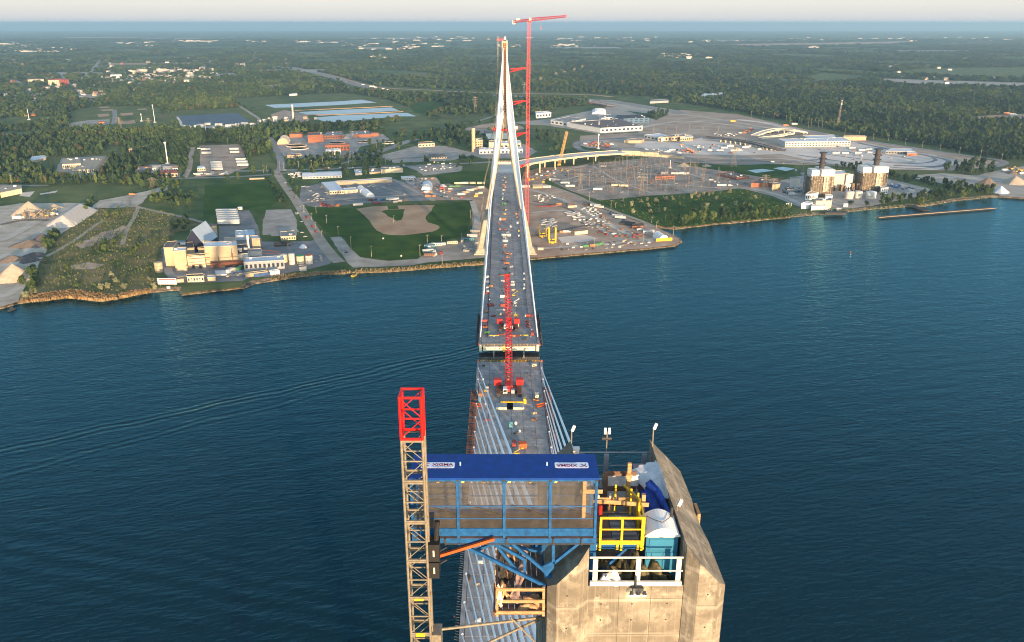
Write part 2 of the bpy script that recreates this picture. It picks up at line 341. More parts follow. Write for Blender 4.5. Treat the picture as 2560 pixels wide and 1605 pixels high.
# ------------------------------------------------------------------ the bridge: two halves that have not met yet
YAW = .0137
TN, TF = Vector((4.33, 27.8, 0)), Vector((-7.4, 875, 0))
def axis_x(Y): return 4.33 - YAW * (Y - 27.8)
def zd(Y): return 56 - 4 * ((Y - 451) / 424) ** 2 if Y < 875 else 52 - (Y - 875) * .022
def deck_pt(Y, x, dz=0): return Vector((axis_x(Y) + x, Y, zd(Y) + dz))
near = thing('bridge_half', 'nearer half of the unfinished cable stayed bridge with the open concrete tower head', 'bridge', TN, YAW)
far = thing('bridge_half', 'farther half of the unfinished cable stayed bridge with the whole A shaped tower', 'bridge', TF, YAW)
MN = Matrix.Translation(TN) @ Matrix.Rotation(YAW, 4, 'Z'); MNI = MN.inverted()
MF = Matrix.Translation(TF) @ Matrix.Rotation(YAW, 4, 'Z'); MFI = MF.inverted()

def ring(hw, hd, ch, cx=0, z=0): return [(cx + a, b, z) for a, b in ((-hw + ch, -hd), (hw - ch, -hd), (hw, -hd + ch), (hw, hd - ch), (hw - ch, hd), (-hw + ch, hd), (-hw, hd - ch), (-hw, -hd + ch))]
def loft(mb, rings, cap=True, mi=0):
    n = len(rings[0]); vs = [v for r in rings for v in r]
    fs = [(j * n + i, j * n + (i + 1) % n, (j + 1) * n + (i + 1) % n, (j + 1) * n + i) for j in range(len(rings) - 1) for i in range(n)]
    if cap: fs += [tuple(range(n))[::-1], tuple(range((len(rings) - 1) * n, len(rings) * n))]
    return mb.add(vs, fs, mi)
def tower_legs(mb):
    for s in (-1, 1):
        loft(mb, [ring(2.9, 5.0, .8, s * 27.0, 9), ring(2.5, 4.5, .7, s * 17.5, 58), ring(2.4, 4.4, .7, s * 9.5, 101), ring(2.2, 4.3, .6, s * 2.6, 139)])
def pedestals(mb):
    for s in (-1, 1):
        mb.bx(s * 27 - 7, s * 27 + 7, -9, 9, -2, 4.2); loft(mb, [ring(6, 8, 1, s * 27, 4.2), ring(3.6, 5.6, .8, s * 27, 9.2)])

# --- near tower: pylon shaft, then the open head with its two facetted fins
zt = 223.0
b = MB(); tower_legs(b); pedestals(b); loft(b, [ring(4.4, 4.4, .7, 0, 139), ring(3.3, 4.05, .6, 0, 190), ring(3.14, 4.03, .55, 0, 217)])
b.obj('pylon_shaft', m_conc, near)
def fin(s):
    """one fin of the head (s = -1 left, +1 right): level ridge along the inner wall, roof falling outwards, splayed front return and chamfered corner"""
    pl = [(1.70, -3.62, 222.93), (2.1, -4.0, 222.5), (2.83, -4.0, 221.68), (3.14, -3.68, 221.36), (3.14, -1.2, 221.42), (3.14, .1, 221.25), (3.14, 1.4, 221.44), (3.14, 4.03, 221.42), (2.4, 4.05, 222.24), (1.70, 4.05, 222.98)]
    k = len(pl); vs = [(s * x, y, 216.5) for x, y, z in pl] + [(s * x, y, z) for x, y, z in pl]
    vs += [(s * 1.7, y, 222.95) for y in (-1.2, .1, 1.4)]
    m = 2 * k
    fs = [(i, (i + 1) % k, k + (i + 1) % k, k + i) for i in range(k - 1)] + [(k - 1, 0, k, m, m + 1, m + 2, 2 * k - 1)]
    K = lambda i: k + i
    fs += [(K(0), K(1), K(2)), (K(0), K(2), K(3)), (K(0), K(3), K(4), m), (m, K(4), K(5), m + 1), (m + 1, K(5), K(6), m + 2), (m + 2, K(6), K(7), K(8)), (m + 2, K(8), K(9))]
    return MB().add(vs, fs)
for s in (-1, 1): fin(s).obj('tower_fin', m_conc, near)
b = MB(); b.bx(-1.69, 1.69, -3.36, 4.0, 216.9, 220.72); b.obj('court_floor', m_conc, near)
b = MB()                                                                # front wall between the fins, set back behind two splayed returns
loft(b, [[(-1.74, -3.58, z), (1.74, -3.58, z), (1.74, -3.36, z), (-1.74, -3.36, z)] for z in (216.5, 221.28)]); b.obj('front_wall', m_conc, near)
# formwork joints and tie holes on the fair faces (dark hairlines and pits)
fj, th = MB(), MB()
for x in (-.58, .56): fj.bx(x - .006, x + .006, -3.586, -3.58, 216.6, 221.26)
for z in (217.6, 219.15, 220.72): fj.bx(-1.72, 1.72, -3.586, -3.58, z - .006, z + .006)
for s in (-1, 1):
    for z in (217.6, 219.15, 220.72): fj.bx(s * 2.11, s * 2.82, -4.006, -4.0, z - .006, z + .006); fj.bx(s * 3.14, s * 3.146, -3.6, 4.0, z - .006, z + .006)
    for y in (-1.2, 1.3): fj.bx(s * 3.14, s * 3.146, y - .006, y + .006, 216.6, 221.2)
    for z in (218.2, 219.8, 221.2): th.tube((s * 2.46, -4.004, z), (s * 2.46, -3.99, z), .035, n=8)
for x in (-1.2, -.1, 1.15):
    for z in (217.1, 218.3, 219.8, 220.5): th.tube((x, -3.584, z), (x, -3.57, z), .035, n=8)
fj.obj('form_joint', mat('joint_dark', (.07, .06, .048), .95), near)['kind'] = 'stuff'; th.obj('tie_hole', m_dark, near)['kind'] = 'stuff'
# stays
m_anchor = mat('anchor_cap_white', (.8, .8, .78), .4, var=.03)
def stays(root, MI, Yt, face, Ys, zlo, zhi, rad):
    n = len(Ys)
    for sx in (-1, 1):
        for i, Y in enumerate(Ys):
            t = i / (n - 1); a = MI @ deck_pt(Y, sx * 17.7, 1.3); top = Vector((sx * 1.5, face, zlo + (zhi - zlo) * t ** .8))
            o = MB().tube(a, top, rad, n=8).obj('stay_cable', m_stay, root)
            if rad < .3: MB().lathe([(0, -.35), (.3, -.2), (.42, .1), (.28, .4), (0, .5)], a, n=8).obj('anchor_cap', m_anchor, o)
stays(near, MNI, 27.8, 3.9, [46.5 + 15.2 * i for i in range(26)], 150, 214, .19)
stays(far, MFI, 875, -4.2, [857 - 15.2 * i for i in range(26)], 150, 216, .34)
stays(far, MFI, 875, 4.2, [893 + 15.2 * i for i in range(18)], 150, 214, .34)

# --- decks
def deck_half(root, MI, Y0, Y1, panels, ncol, dy):
    d = MB(); n = int((Y1 - Y0) / 15) + 1
    ys = [Y0 + (Y1 - Y0) * i / n for i in range(n + 1)]
    loft(d, [[MI @ deck_pt(Y, x, dz) for x, dz in ((-18.7, -.06), (18.7, -.06), (18.7, -.5), (-18.7, -.5))] for Y in ys])
    deck = d.obj('deck', m_joint, root)
    for sx in (-1, 1):                                                   # steel edge girders and the concrete upstand along each edge
        loft(MB(), [[MI @ deck_pt(Y, sx * x, dz) for x, dz in ((17.0, -.5), (18.5, -.5), (18.5, -2.9), (17.0, -2.9))] for Y in ys]).obj('edge_girder', m_dark, deck)
        loft(MB(), [[MI @ deck_pt(Y, sx * x, dz) for x, dz in ((17.2, -.05), (18.72, -.05), (18.72, .42), (17.2, .42))] for Y in ys]).obj('edge_upstand', m_deck, deck)
    beams = MB()
    for Y in np.arange(Y0 + 2, Y1, 5): beams.beam(MI @ deck_pt(Y, -17, -1.5), MI @ deck_pt(Y, 17, -1.5), .5, 1.8)
    beams.obj('floor_beams', m_dark, deck)['kind'] = 'stuff'
    w = 34.2 / ncol; me = {}
    Y = panels[0]
    while Y < panels[1] - .1:
        for c in range(ncol):
            if 'p' not in me: me['p'] = MB().box((0, 0, 0), (w - .15, dy - .15, .16)).mesh('deck_panel', m_deck)
            p = MI @ deck_pt(Y + dy / 2, -17.1 + w * (c + .5), .02 + rnd.uniform(-.012, .012)); inst('deck_panel', me['p'], deck, p)
        Y += dy
    return deck, ys
deckN, ysN = deck_half(near, MNI, 30, 439, (189, 439), 6, 6.25)
deckF, ysF = deck_half(far, MFI, 463.5, 1120, (463.5, 1118), 3, 15.2)
# side shoulders of the near deck: sheet of rebar stubs and brown scaffold frames along both edges
st = MB()
for sx in (-1, 1):
    for Y in np.arange(120, 330, 1.3):
        p = MNI @ deck_pt(Y, sx * 18.75, .2); st.beam(p, p + Vector((sx * 1.5, 0, .35)), .07)
st.obj('rebar_stubs', m_steel, deckN)['kind'] = 'stuff'
for sx in (-1, 1):
    for i, Y in enumerate(np.arange(322, 398, 6.5) if sx < 0 else np.arange(300, 402, 6.5)):
        f = MB()
        for k in range(5):
            a = MNI @ deck_pt(Y + k * 1.2, sx * 17.2, .7); c = a + Vector((sx * 3.6, 0, 0)); f.beam(a, c, .22, .3); f.beam(c, c + Vector((0, 0, 1.3)), .14)
        a = MNI @ deck_pt(Y, sx * 19, .8); c = MNI @ deck_pt(Y + 5.2, sx * 19, .8); f.beam(a, c, .2); f.beam(a + Vector((sx * 1.7, 0, 1.2)), c + Vector((sx * 1.7, 0, 1.2)), .12)
        f.obj('edge_form', m_rust, deckN)
# guard rail in yellow along the open end of each half, orange lamps on its corners
def end_rail(deck, MI, Y):
    r = MB()
    for x in np.linspace(-17, 17, 18): p = MI @ deck_pt(Y, x, .1); r.beam(p, p + Vector((0, 0, 1.2)), .09)
    for dz in (.65, 1.25): r.beam(MI @ deck_pt(Y, -17, dz), MI @ deck_pt(Y, 17, dz), .08)
    r.obj('end_rail', m_yel, deck)
end_rail(deckN, MNI, 438.6); end_rail(deckF, MFI, 463.9)
for (dk, MI, Y) in ((deckN, MNI, 438.4), (deckF, MFI, 464.5)):
    for sx in (-1, 1):
        p = MI @ deck_pt(Y, sx * 18.3, .1); MB().bx(p.x - .5, p.x + .5, p.y - .5, p.y + .5, p.z, p.z + 1.3).obj('corner_box', m_org, dk)
# far half: pale end beam with holes, struts, dark travelling platform slung below, side cages
p0, p1 = MFI @ deck_pt(463.2, -15.7, 0), MFI @ deck_pt(463.2, 15.7, 0)
eb = MB().bx(p0.x, p1.x, p0.y - .25, p0.y + .3, p0.z - 2.9, p0.z - .2).obj('end_beam', m_cream, far)
for x in (-8.4, -5.9, 9.6, 11): MB().bx(x - .35, x + .35, p0.y - .28, p0.y - .24, p0.z - 1.6, p0.z - 1.15).obj('bolt_hole', m_dark, eb)
MB().bx(-3.9, -2.6, p0.y - .5, p0.y - .26, p0.z - 3.4, p0.z + .3).obj('access_ladder', m_gold, far)
tp = MB(); zz = p0.z - 7
tp.bx(-18.2, 18.2, p0.y - 3.5, p0.y + 7, zz - .3, zz)
tp.obj('slung_platform', m_dark, far)
tr = MB()
for x in np.linspace(-18.2, 18.2, 30): tr.beam((x, p0.y - 3.5, zz), (x, p0.y - 3.5, zz + 1.3), .12)
for dz in (.1, .7, 1.3): tr.beam((-18.2, p0.y - 3.5, zz + dz), (18.2, p0.y - 3.5, zz + dz), .12)
tr.obj('platform_rail', m_steel, far)
for x in (-9.2, 9.0): MB().beam((x, p0.y - 1.2, zz), (x, p0.y - .4, p0.z - 2.6), .3).obj('hanger', m_white, far)
for sx in (-1, 1):
    MB().bx(sx * 17.3 - .7, sx * 17.3 + .7, p0.y - .8, p0.y + 1.2, p0.z - 3, p0.z + 1).obj('end_anchor', m_cream, far)
    for Y, L, hh in ((470, 9, 2), (481, 9, 2.4), (492, 9, 2.6), (503, 12, 3.4), (518, 14, 4.2)):
        c = MFI @ deck_pt(Y, sx * 19.4, 0); k = MB(); k.bx(c.x - 1, c.x + 1, c.y, c.y + L, c.z - hh, c.z - hh + .25)
        for q in np.linspace(0, L, 6):
            for e in (-1, 1): k.beam((c.x + e, c.y + q, c.z - hh), (c.x + e, c.y + q, c.z + 1), .14)
        for dz in (0, 1): 
            for e in (-1, 1): k.beam((c.x + e, c.y, c.z + dz), (c.x + e, c.y + L, c.z + dz), .14)
        if Y > 490: k.bx(c.x + sx * 1.05 - .05, c.x + sx * 1.05 + .05, c.y, c.y + L, c.z - hh, c.z + .3)
        k.obj('side_cage', m_dark, far)
# kerb lines and walkway strip along the far deck
for sx in (-1, 1):
    loft(MB(), [[MFI @ deck_pt(Y, sx * x, dz) for x, dz in ((13.3, .1), (13.7, .1), (13.7, .75), (13.3, .75))] for Y in ysF if Y > 478]).obj('kerb', m_joint if sx < 0 else m_deck, deckF)
# far tower
b = MB(); tower_legs(b); loft(b, [ring(4.4, 4.4, .7, 0, 139), ring(3.3, 4.05, .6, 0, 190), ring(3.1, 4.0, .5, 0, 222.5)]); b.obj('tower_legs', m_concF, far)
b = MB(); pedestals(b); b.obj('pedestal', m_concF, far)
for s in (-1, 1):
    b = MB(); b.prism([(s * 1.6, -4), (s * 3.1, -4), (s * 3.1, 4), (s * 1.6, 4)], 222.4, [224.2, 222.8, 222.8, 224.2]); b.obj('tower_fin', m_concF, far)
b = MB(); b.bx(-1.5, 1.5, -4.3, -4.0, 140, 221); 
for z in np.arange(141, 221, 2.3): b.bx(-.9, .9, -4.75, -4.3, z, z + 1.1, 1)
b.obj('anchor_recess', [m_rust, m_wood], far)
b = MB(); b.bx(-9.4, 9.4, -2.5, 2.5, 99.8, 102.2); 
for x in np.linspace(-9, 9, 12): b.beam((x, -2.5, 102.2), (x, -2.5, 103.4), .2)
b.beam((-9, -2.5, 103.3), (9, -2.5, 103.3), .2); b.obj('cross_strut', m_cream, far)
b = MB(); b.bx(-20, 20, -4, 4, 42.5, 47); b.obj('lower_cross_beam', m_concF, far)
b = MB(); b.bx(-12.6, 12.6, -6.4, -5.2, 134.6, 136.4); b.bx(-12.6, 12.6, 5.2, 6.4, 134.6, 136.4); b.bx(-12.6, -11.2, -6, 6, 135, 136); b.bx(11.2, 12.6, -6, 6, 135, 136)
b.obj('climbing_platform', m_red, far)
for x, mm in ((-11.4, m_org), (11.6, m_cream)): MB().bx(x - 1.4, x + 1.4, -6.2, -3.8, 136.4, 139.4).obj('hoist_cabin', mm, far)
b = MB(); b.bx(-8, -1, -4.2, -2, 222.8, 223.1); 
for x in np.linspace(-8, -1, 6): b.beam((x, -4.2, 223), (x, -4.2, 225.6), .2)
for z in (224.2, 225.6): b.beam((-8, -4.2, z), (-1, -4.2, z), .18)
b.obj('top_gangway', m_redF, far)
MB().lathe([(0, 224), (1.2, 224), (1.2, 226), (.6, 227), (0, 227)], (.3, -2, 0), n=10).obj('water_tank', m_white, far)
# thin rack hoist mast up the far tower, following the leaning leg at the bottom
hm = thing('hoist_mast', 'thin grey rack hoist mast up the left side of the far white tower', 'hoist mast', (0, 0, 0))
b = MB(); pts = [atY(1245, 90, 868), atY(1243.5, 215, 868), atY(1238, 300, 868), atY(1222, 408, 868), atY(1213, 445, 868), Vector((-38, 868, 3))]
for a, c in zip(pts, pts[1:]):
    for e in ((-.5, 0, 0), (.5, 0, 0), (0, 1, 0)): b.beam(a + Vector(e), c + Vector(e), .16)
    nn = max(2, int((c - a).length / 2))
    for i in range(nn): b.beam(a.lerp(c, i / nn) + Vector((-.5, 0, 0)), a.lerp(c, (i + 1) / nn) + Vector((.5, 0, 0)), .1)
b.obj('lattice', m_steel, hm)

# --- red tower crane tied to the far tower
def lattice(mb, a, b_, w, h, seg, chord, lace, mi=0, taper=(1, 1)):
    """square lattice girder from a to b_"""
    a, b_ = Vector(a), Vector(b_); d = b_ - a; L = d.length; q = d.to_track_quat('X', 'Z').to_matrix(); n = max(1, round(L / seg))
    def cn(i, k):
        t = i / n; s = taper[0] + (taper[1] - taper[0]) * t
        return a + d * t + q @ Vector((0, (w / 2 if k in (0, 3) else -w / 2) * s, (h / 2 if k < 2 else -h / 2) * s))
    for k in range(4): mb.beam(cn(0, k), cn(n, k), chord, mi=mi)
    for i in range(n + 1):
        for k in range(4):
            if i in (0, n) or i % 2 == 0: mb.beam(cn(i, k), cn(i, (k + 1) % 4), lace, mi=mi)
            if i < n: mb.beam(cn(i, k), cn(i + 1, (k + 1) % 4), lace, mi=mi)
    return mb
CX, CY = atY(1317.6, 409, 885).x, 885
tc = thing('tower_crane', 'tall red hammerhead tower crane tied to the right side of the far tower', 'tower crane', (CX, CY, 0))
zc = atY(1320, 56, 885).z
lattice(MB(), (0, 0, 2), (.9, 0, 205), 3.0, 3.0, 3.2, .55, .24).obj('mast', m_redF, tc)
lattice(MB(), (.9, 0, 205), (1.3, 0, zc), 2.3, 2.3, 2.6, .5, .22).obj('upper_mast', m_redF, tc)
MB().bx(-.9, 3.5, -1.8, 1.8, zc, zc + 2.2).obj('slewing_ring', m_redF, tc)
jd = Vector((.62, -.78, .035)).normalized()
jb = MB(); lattice(jb, Vector((1.3, 0, zc + 2.6)) + jd * 1.5, Vector((1.3, 0, zc + 3.6)) + jd * 55, 2.6, 2.6, 3.5, .5, .26, taper=(1, .55))
tip = Vector((1.3, 0, zc + 3.4)) + jd * 55; jb.beam(tip, tip + Vector((0, 0, 2.6)), .3); jb.obj('jib', m_redF, tc)
cj = MB(); lattice(cj, Vector((1.3, 0, zc + 2.4)), Vector((1.3, 0, zc + 1.6)) - jd * 24, 2.4, 1.8, 3, .45, .22); cj.obj('counter_jib', m_redF, tc)
cw = Vector((1.3, 0, zc + .9)) - jd * 25; MB().box(cw, (3, 2.6, 3.4)).obj('counterweight', m_cream, tc)
cw = Vector((1.3, 0, zc + 3.4)) - jd * 18; MB().box(cw, (3, 2.4, 2.2)).obj('winch_house', m_cream, tc)
cb = Vector((2.6, -2.2, zc + 3)); MB().box(cb, (2.4, 2.4, 2.8)).obj('cab', m_white, tc)
tr_ = Vector((1.3, 0, zc + 1.4)) + jd * 18; hk = MB().box(tr_, (1.6, 1.6, .9)); hk.obj('trolley', m_redF, tc)
hk = MB().beam(tr_, tr_ - Vector((0, 0, 7)), .1).box(tr_ - Vector((0, 0, 7.6)), (1.1, 1.1, 1.6)); hk.obj('hook_block', m_org, tc)
for py, xl, tw in ((170, 1276, 3.4), (252, 1283, 4), (332, 1290, 6.5), (412, 1296, 11)):
    a = atY(1315, py, 884) - tc.location; c = atY(xl, py + 2, 876) - tc.location; c2 = atY(xl, py + 10, 872) - tc.location
    t = MB(); t.beam(a, c, .9, 1.1); t.beam(a + Vector((-2, 0, -.4)), c2, .7, .7); t.beam(a.lerp(c, .5), c2, .5); t.obj('wall_tie', m_red, tc)
# ------------------------------------------------------------------ things on the near tower head
def wobj(mb, name, m, root, smooth=False):
    """mesh given in world coordinates, linked as a part of root"""
    L = Vector(root.location)
    p = root.parent
    while p is not None: L += Vector(p.location); p = p.parent
    mb.v = [tuple(Vector(v) - L) for v in mb.v]
    return mb.obj(name, m, root, smooth=smooth)
# --- rack hoist mast: red top section on grey sections
mx0, mx1, my0, my1 = -3.50, -2.83, 23.18, 23.85
hm = thing('hoist_mast', 'square lattice hoist mast with a red top section beside the blue gangway', 'hoist mast', ((mx0 + mx1) / 2, (my0 + my1) / 2, 0))
def mast_section():
    b = MB(); w = (mx1 - mx0) / 2; h = 1.505; cs = [(-w, -w), (w, -w), (w, w), (-w, w)]
    for x, y in cs: b.tube((x, y, 0), (x, y, h), .043, n=8)
    for k in range(4):
        (xa, ya), (xb, yb) = cs[k], cs[(k + 1) % 4]
        for z in (.035, h - .035): b.beam((xa, ya, z), (xb, yb, z), .06, .065)
        b.beam((xa, ya, h / 2), (xb, yb, h / 2), .038, .045)
        b.beam((xa, ya, .06), (xb, yb, h / 2 - .04), .024); b.beam((xb, yb, h / 2 + .04), (xa, ya, h - .06), .024)
    b.beam((w + .03, -.02, 0), (w + .03, -.02, h), .05, .07)
    return b
ms = mast_section(); msg = ms.mesh('mast_section', m_steel); msr = ms.mesh('mast_section', mat('mast_red', (.70, .012, .010), .4, var=.1))
for i in range(24):
    z = 229.12 - 1.51 * (i + 1)
    o = inst('mast_section', msr if i == 0 else msg, hm, (0, 0, z))
    if i == 0: o['label'] = 'red painted top section'
    if i in (5, 6): 
        for dz in (.035, 1.47): wobj(MB().box(((mx0 + mx1) / 2, my0 - .04, z + dz), (.3, .03, .075)), 'tie_plate', m_gold, hm)
# --- tie tubes from the mast to the tower
tie = thing('mast_tie', 'steel tie tubes bracing the hoist mast to the concrete tower', 'brace', (0, 25, 219))
a1, a2 = Vector((-2.5, 23.7, 219.82)), Vector((1.18, 25.2, 219.1))
wobj(MB().tube(a1, a2, .052, n=10), 'tie_tube', m_steel, tie)
wobj(MB().tube(Vector((-2.55, 23.2, 218.7)), Vector((1.16, 25.3, 219.0)), .05, n=10), 'tie_tube', m_steel, tie)
wobj(MB().tube(Vector((-.05, 24.2, 219.9)), Vector((1.2, 24.4, 218.2)), .03, n=8), 'tie_tube', m_steel, tie)
wobj(MB().bx(-2.85, -2.48, 23.3, 23.9, 218.0, 219.9), 'mast_collar', m_steel, tie)
# --- hoist drive beside the mast
hd = thing('hoist_drive', 'black hoist drive box on the right side of the lattice mast', 'machine', (-2.62, 23.6, 222.3))
wobj(MB().bx(-2.80, -2.44, 23.3, 23.8, 222.95, 223.62).bx(-2.80, -2.46, 23.3, 23.8, 222.28, 222.9), 'drive_box', m_black, hd)
wobj(MB().tube((-2.56, 23.6, 223.6), (-2.5, 23.6, 224.35), .09), 'motor', m_black, hd)
for z in (222.6, 223.28):
    wobj(MB().bx(-2.65, -2.6, 23.28, 23.3, z - .12, z + .12), 'data_plate', m_cream, hd)
wobj(MB().beam((-2.46, 23.7, 223.1), (-2.25, 23.9, 223.1), .05).beam((-2.46, 23.7, 222.6), (-2.25, 23.9, 222.6), .05), 'bracket', m_dark, hd)
# --- blue gangway
gx0, gx1, gy0, gy1, gz0, gz1 = -3.44, 2.9, 24.16, 25.7, 223.32, 225.62
gw = thing('access_gangway', 'blue roofed gangway with wire mesh sides from the hoist mast to the tower', 'gangway', ((gx0 + gx1) / 2, 24.9, gz0))
roof = wobj(MB().bx(gx0 - .02, gx1 + .03, gy0 - .05, gy1 + .04, gz1, gz1 + .07), 'roof', m_blue, gw)
wobj(MB().bx(gx0, gx1, gy0, gy1, gz0 - .12, gz0 - .02), 'floor', m_ply, gw)
px_ = [gx0 + .05, -1.84, -.27, 1.30, gx1 - .05]
for y in (gy0 + .05, gy1 - .05):
    for x in px_:
        p = wobj(MB().bx(x - .045, x + .045, y - .045, y + .045, gz0 - .1, gz1), 'post', m_blue2, gw)
        if y < 25: wobj(MB().bx(x - .055, x + .055, y - .055, y + .045, gz1 - .1, gz1 - .005), 'post_cap', m_dark, gw)
    yo = y - .046 if y < 25 else y + .046
    wobj(MB().bx(gx0, gx1, y - .05, y + .05, gz1 - .09, gz1 - .003), 'top_beam', m_blue2, gw)
    wobj(MB().bx(gx0, gx1, y - .07, y + .07, gz0 - .22, gz0 - .03), 'bottom_beam', m_blue2, gw)
    wobj(MB().bx(gx0, gx1, y - .02, y + .02, gz0 + .03, gz0 + .34), 'toe_board', m_blue2, gw)
    for z in (gz0 + .72, gz0 + 1.21): wobj(MB().tube((gx0, y + .01, z), (gx1, y + .01, z), .022, n=8), 'hand_rail', m_blue2, gw)
m_wire = mat('mesh_wire', (.21, .185, .155), .5, var=.15, metal=.2)
mp = MB(); pw, ph = 1.46, 1.86; nx, nz = 46, 58
for i in range(nx + 1): x = -pw / 2 + pw * i / nx; mp.box((x, 0, 0), (.0032, .005, ph))
for j in range(nz + 1): z = -ph / 2 + ph * j / nz; mp.box((0, .006, z), (pw, .005, .0032))
mpm = mp.mesh('mesh_panel', m_wire); L = Vector(gw.location)
for y in (gy0 + .075, gy1 - .075):
    for a, c in zip(px_, px_[1:]):
        inst('mesh_panel', mpm, gw, Vector(((a + c) / 2, y, (gz0 + .34 + gz1 - .1) / 2)) - L, sc=((c - a - .1) / pw, 1, (gz1 - gz0 - .45) / ph))
for a, c in zip(px_, px_[1:]):                                          # corner gussets, little yellow work lights, back diagonals
    g_ = MB()
    for x, s in ((a + .045, 1), (c - .045, -1)): g_.prism([(x, gz1 - .09), (x + s * .12, gz1 - .09), (x, gz1 - .21)], gy0 + .03, gy0 + .04)
    g_.v = [(x, z, y) for x, y, z in g_.v]; wobj(g_, 'corner_gusset', m_blue2, gw)
    wobj(MB().beam((a + .25, gy1 - .12, gz0 + .38), (c - .1, gy1 - .12, gz0 - .05), .06), 'diagonal', m_dark, gw)
    if a > -2: wobj(MB().box((a + .17, gy0 + .16, gz1 - .17), (.12, .08, .09), M=Matrix.Rotation(.3, 3, 'Y')), 'work_light', mat('light_amber', (.9, .62, .08), .4, emit=((1, .6, .1), .5)), gw)
    if c < 2: wobj(MB().lathe([(.06, 0), (.06, .02), (.035, .02)], ((a + c) / 2 + .1, gy0 + .2, gz1 - .24), n=8), 'cable_hook', m_gold, gw)
wobj(MB().path([Vector((px_[1] + .17 + i * .16, gy0 + .2, gz1 - .16 - .05 * math.sin(i * 1.1) ** 2)) for i in range(26)], .008, n=5), 'cable', m_org, gw)
wobj(MB().bx(gx1 - .42, gx1 - .28, gy1 - .4, gy1 - .26, gz0, gz1 - .1).bx(gx1 - .5, gx1 + .3, gy1 - .42, gy1 - .38, gz0 + 1.05, gz0 + 1.2), 'timber_frame', m_wood, gw)
for x in (-1.78, 1.2):
    wobj(MB().tube((x, 24.95, gz1 + .07), (x, 24.95, gz1 + .2), .03), 'lifting_eye', mat('pale_blue', (.25, .42, .62), .5), gw)
wobj(MB().bx(gx0 + .3, gx1 - .05, gy0 - .03, gy0 + .02, gz0 - .27, gz0 - .22), 'fixing_strip', m_dark, gw)
for x in (-2.3, -.2, 1.42, 2.4): wobj(MB().bx(x - .03, x + .03, gy0 - .06, gy0 - .02, gz0 - .28, gz0 - .02), 'clamp', m_dark, gw)
# signs on the roof: white plates with maroon letters and a crossed mark
m_sign = mat('sign_white', (.72, .74, .80), .4, var=.02); m_mar = mat('sign_maroon', (.24, .008, .03), .5, var=.02); m_navy = mat('sign_navy', (.01, .015, .05), .5, var=.02)
def text(body, size, m, name, parent, loc, rz, sx=1.0):
    cu = bpy.data.curves.new(name, 'FONT'); cu.body = body; cu.size = size; cu.align_x = 'CENTER'; cu.align_y = 'CENTER'; cu.extrude = .002; cu.offset = size * .022
    cu.materials.append(m); t_ = bpy.data.objects.new(name, cu); C.objects.link(t_); bpy.context.view_layer.update(); me = bpy.data.meshes.new_from_object(t_.evaluated_get(bpy.context.evaluated_depsgraph_get())); bpy.data.objects.remove(t_); o = bpy.data.objects.new(name, me); C.objects.link(o); o.parent = parent; o.location = loc; o.rotation_euler.z = rz; o.scale = (sx, 1, 1); return o
for cx, rz in ((-2.55, 0), (2.05, math.pi)):
    sg = MB(); w, h, r_ = .58, .19, .07; pts = []
    for qx, qy, t0 in ((1, 1, 0), (-1, 1, 90), (-1, -1, 180), (1, -1, 270)):
        for k in range(5): t = R(t0 + 22.5 * k); pts.append((qx * (w - r_) + r_ * math.cos(t), qy * (h - r_) + r_ * math.sin(t)))
    sg.prism(pts, 0, .006)
    o = sg.obj('sign', m_sign, roof); o.location = Vector((cx, 24.96, gz1 + .071)) - L; o.rotation_euler.z = rz
    text('XIGMA', .23, m_mar, 'lettering', o, (.165, .02, .008), 0, .98)
    text('ENGINEERING & FORMWORK', .042, m_navy, 'lettering', o, (.15, -.14, .008), 0, 1.1)
    mk = MB(); mk.beam((-.52, .13, .008), (-.32, -.07, .008), .035, .004); mk.obj('logo_stroke', m_navy, o)
    mk = MB(); pp = [(-.50, -.09), (-.47, -.01), (-.43, .05), (-.36, .1), (-.28, .125)]
    for a, c in zip(pp, pp[1:]): mk.beam((*a, .0085), (*c, .0085), .028, .004)
    mk.obj('logo_stroke', m_mar, o)
# --- blue truss under the gangway, bolted to the left fin
tr = thing('support_truss', 'blue steel truss under the gangway with a gusset plate on the concrete fin', 'truss', (1.2, 24.6, 221.5))
Yf, Yb = 24.22, 25.55
def fr(x, y, Y=Yf): return atY(960 + x / 2.273, 940 + y / 2.273, Y)
for p, q, w, Y in (((385, 928), (915, 1192), .105, Yf), ((705, 930), (895, 1092), .10, Yf), ((625, 945), (800, 1042), .10, 24.3), ((630, 950), (775, 1128), .095, 24.4), ((800, 1035), (800, 1140), .095, 24.4),
                   ((962, 930), (962, 1062), .10, Yf), ((964, 1062), (1132, 928), .10, Yf), ((800, 925), (890, 1000), .09, Yb), ((952, 925), (885, 1005), .09, Yb), ((640, 945), (870, 995), .09, 25.2), ((895, 1000), (905, 1090), .08, Yb), ((500, 1000), (640, 945), .09, 24.6)):
    wobj(MB().beam(fr(*p, Y), fr(*q, Y), w), 'strut', m_blue2, tr)
gus = MB(); gp = [fr(*q, 24.3) for q in ((882, 1092), (962, 1052), (968, 1090), (925, 1140))]; bk = [p + Vector((0, .05, .02)) for p in gp]
gus.add(gp + bk, [(0, 1, 2, 3), (7, 6, 5, 4), (0, 4, 5, 1), (1, 5, 6, 2), (2, 6, 7, 3), (3, 7, 4, 0)]); wobj(gus, 'gusset_plate', m_blue2, tr)
wobj(MB().beam(fr(930, 1140, 24.4), fr(985, 1095, 24.9), .28, .12), 'base_plate', m_blue2, tr)
wobj(MB().beam(fr(905, 1190, 24.3), fr(918, 1200, 25.0), .22, .12), 'base_plate', m_blue2, tr)
wobj(MB().bx(.85, 1.2, 25.4, 25.9, 221.9, 223.1), 'back_bracket', m_blue2, tr)
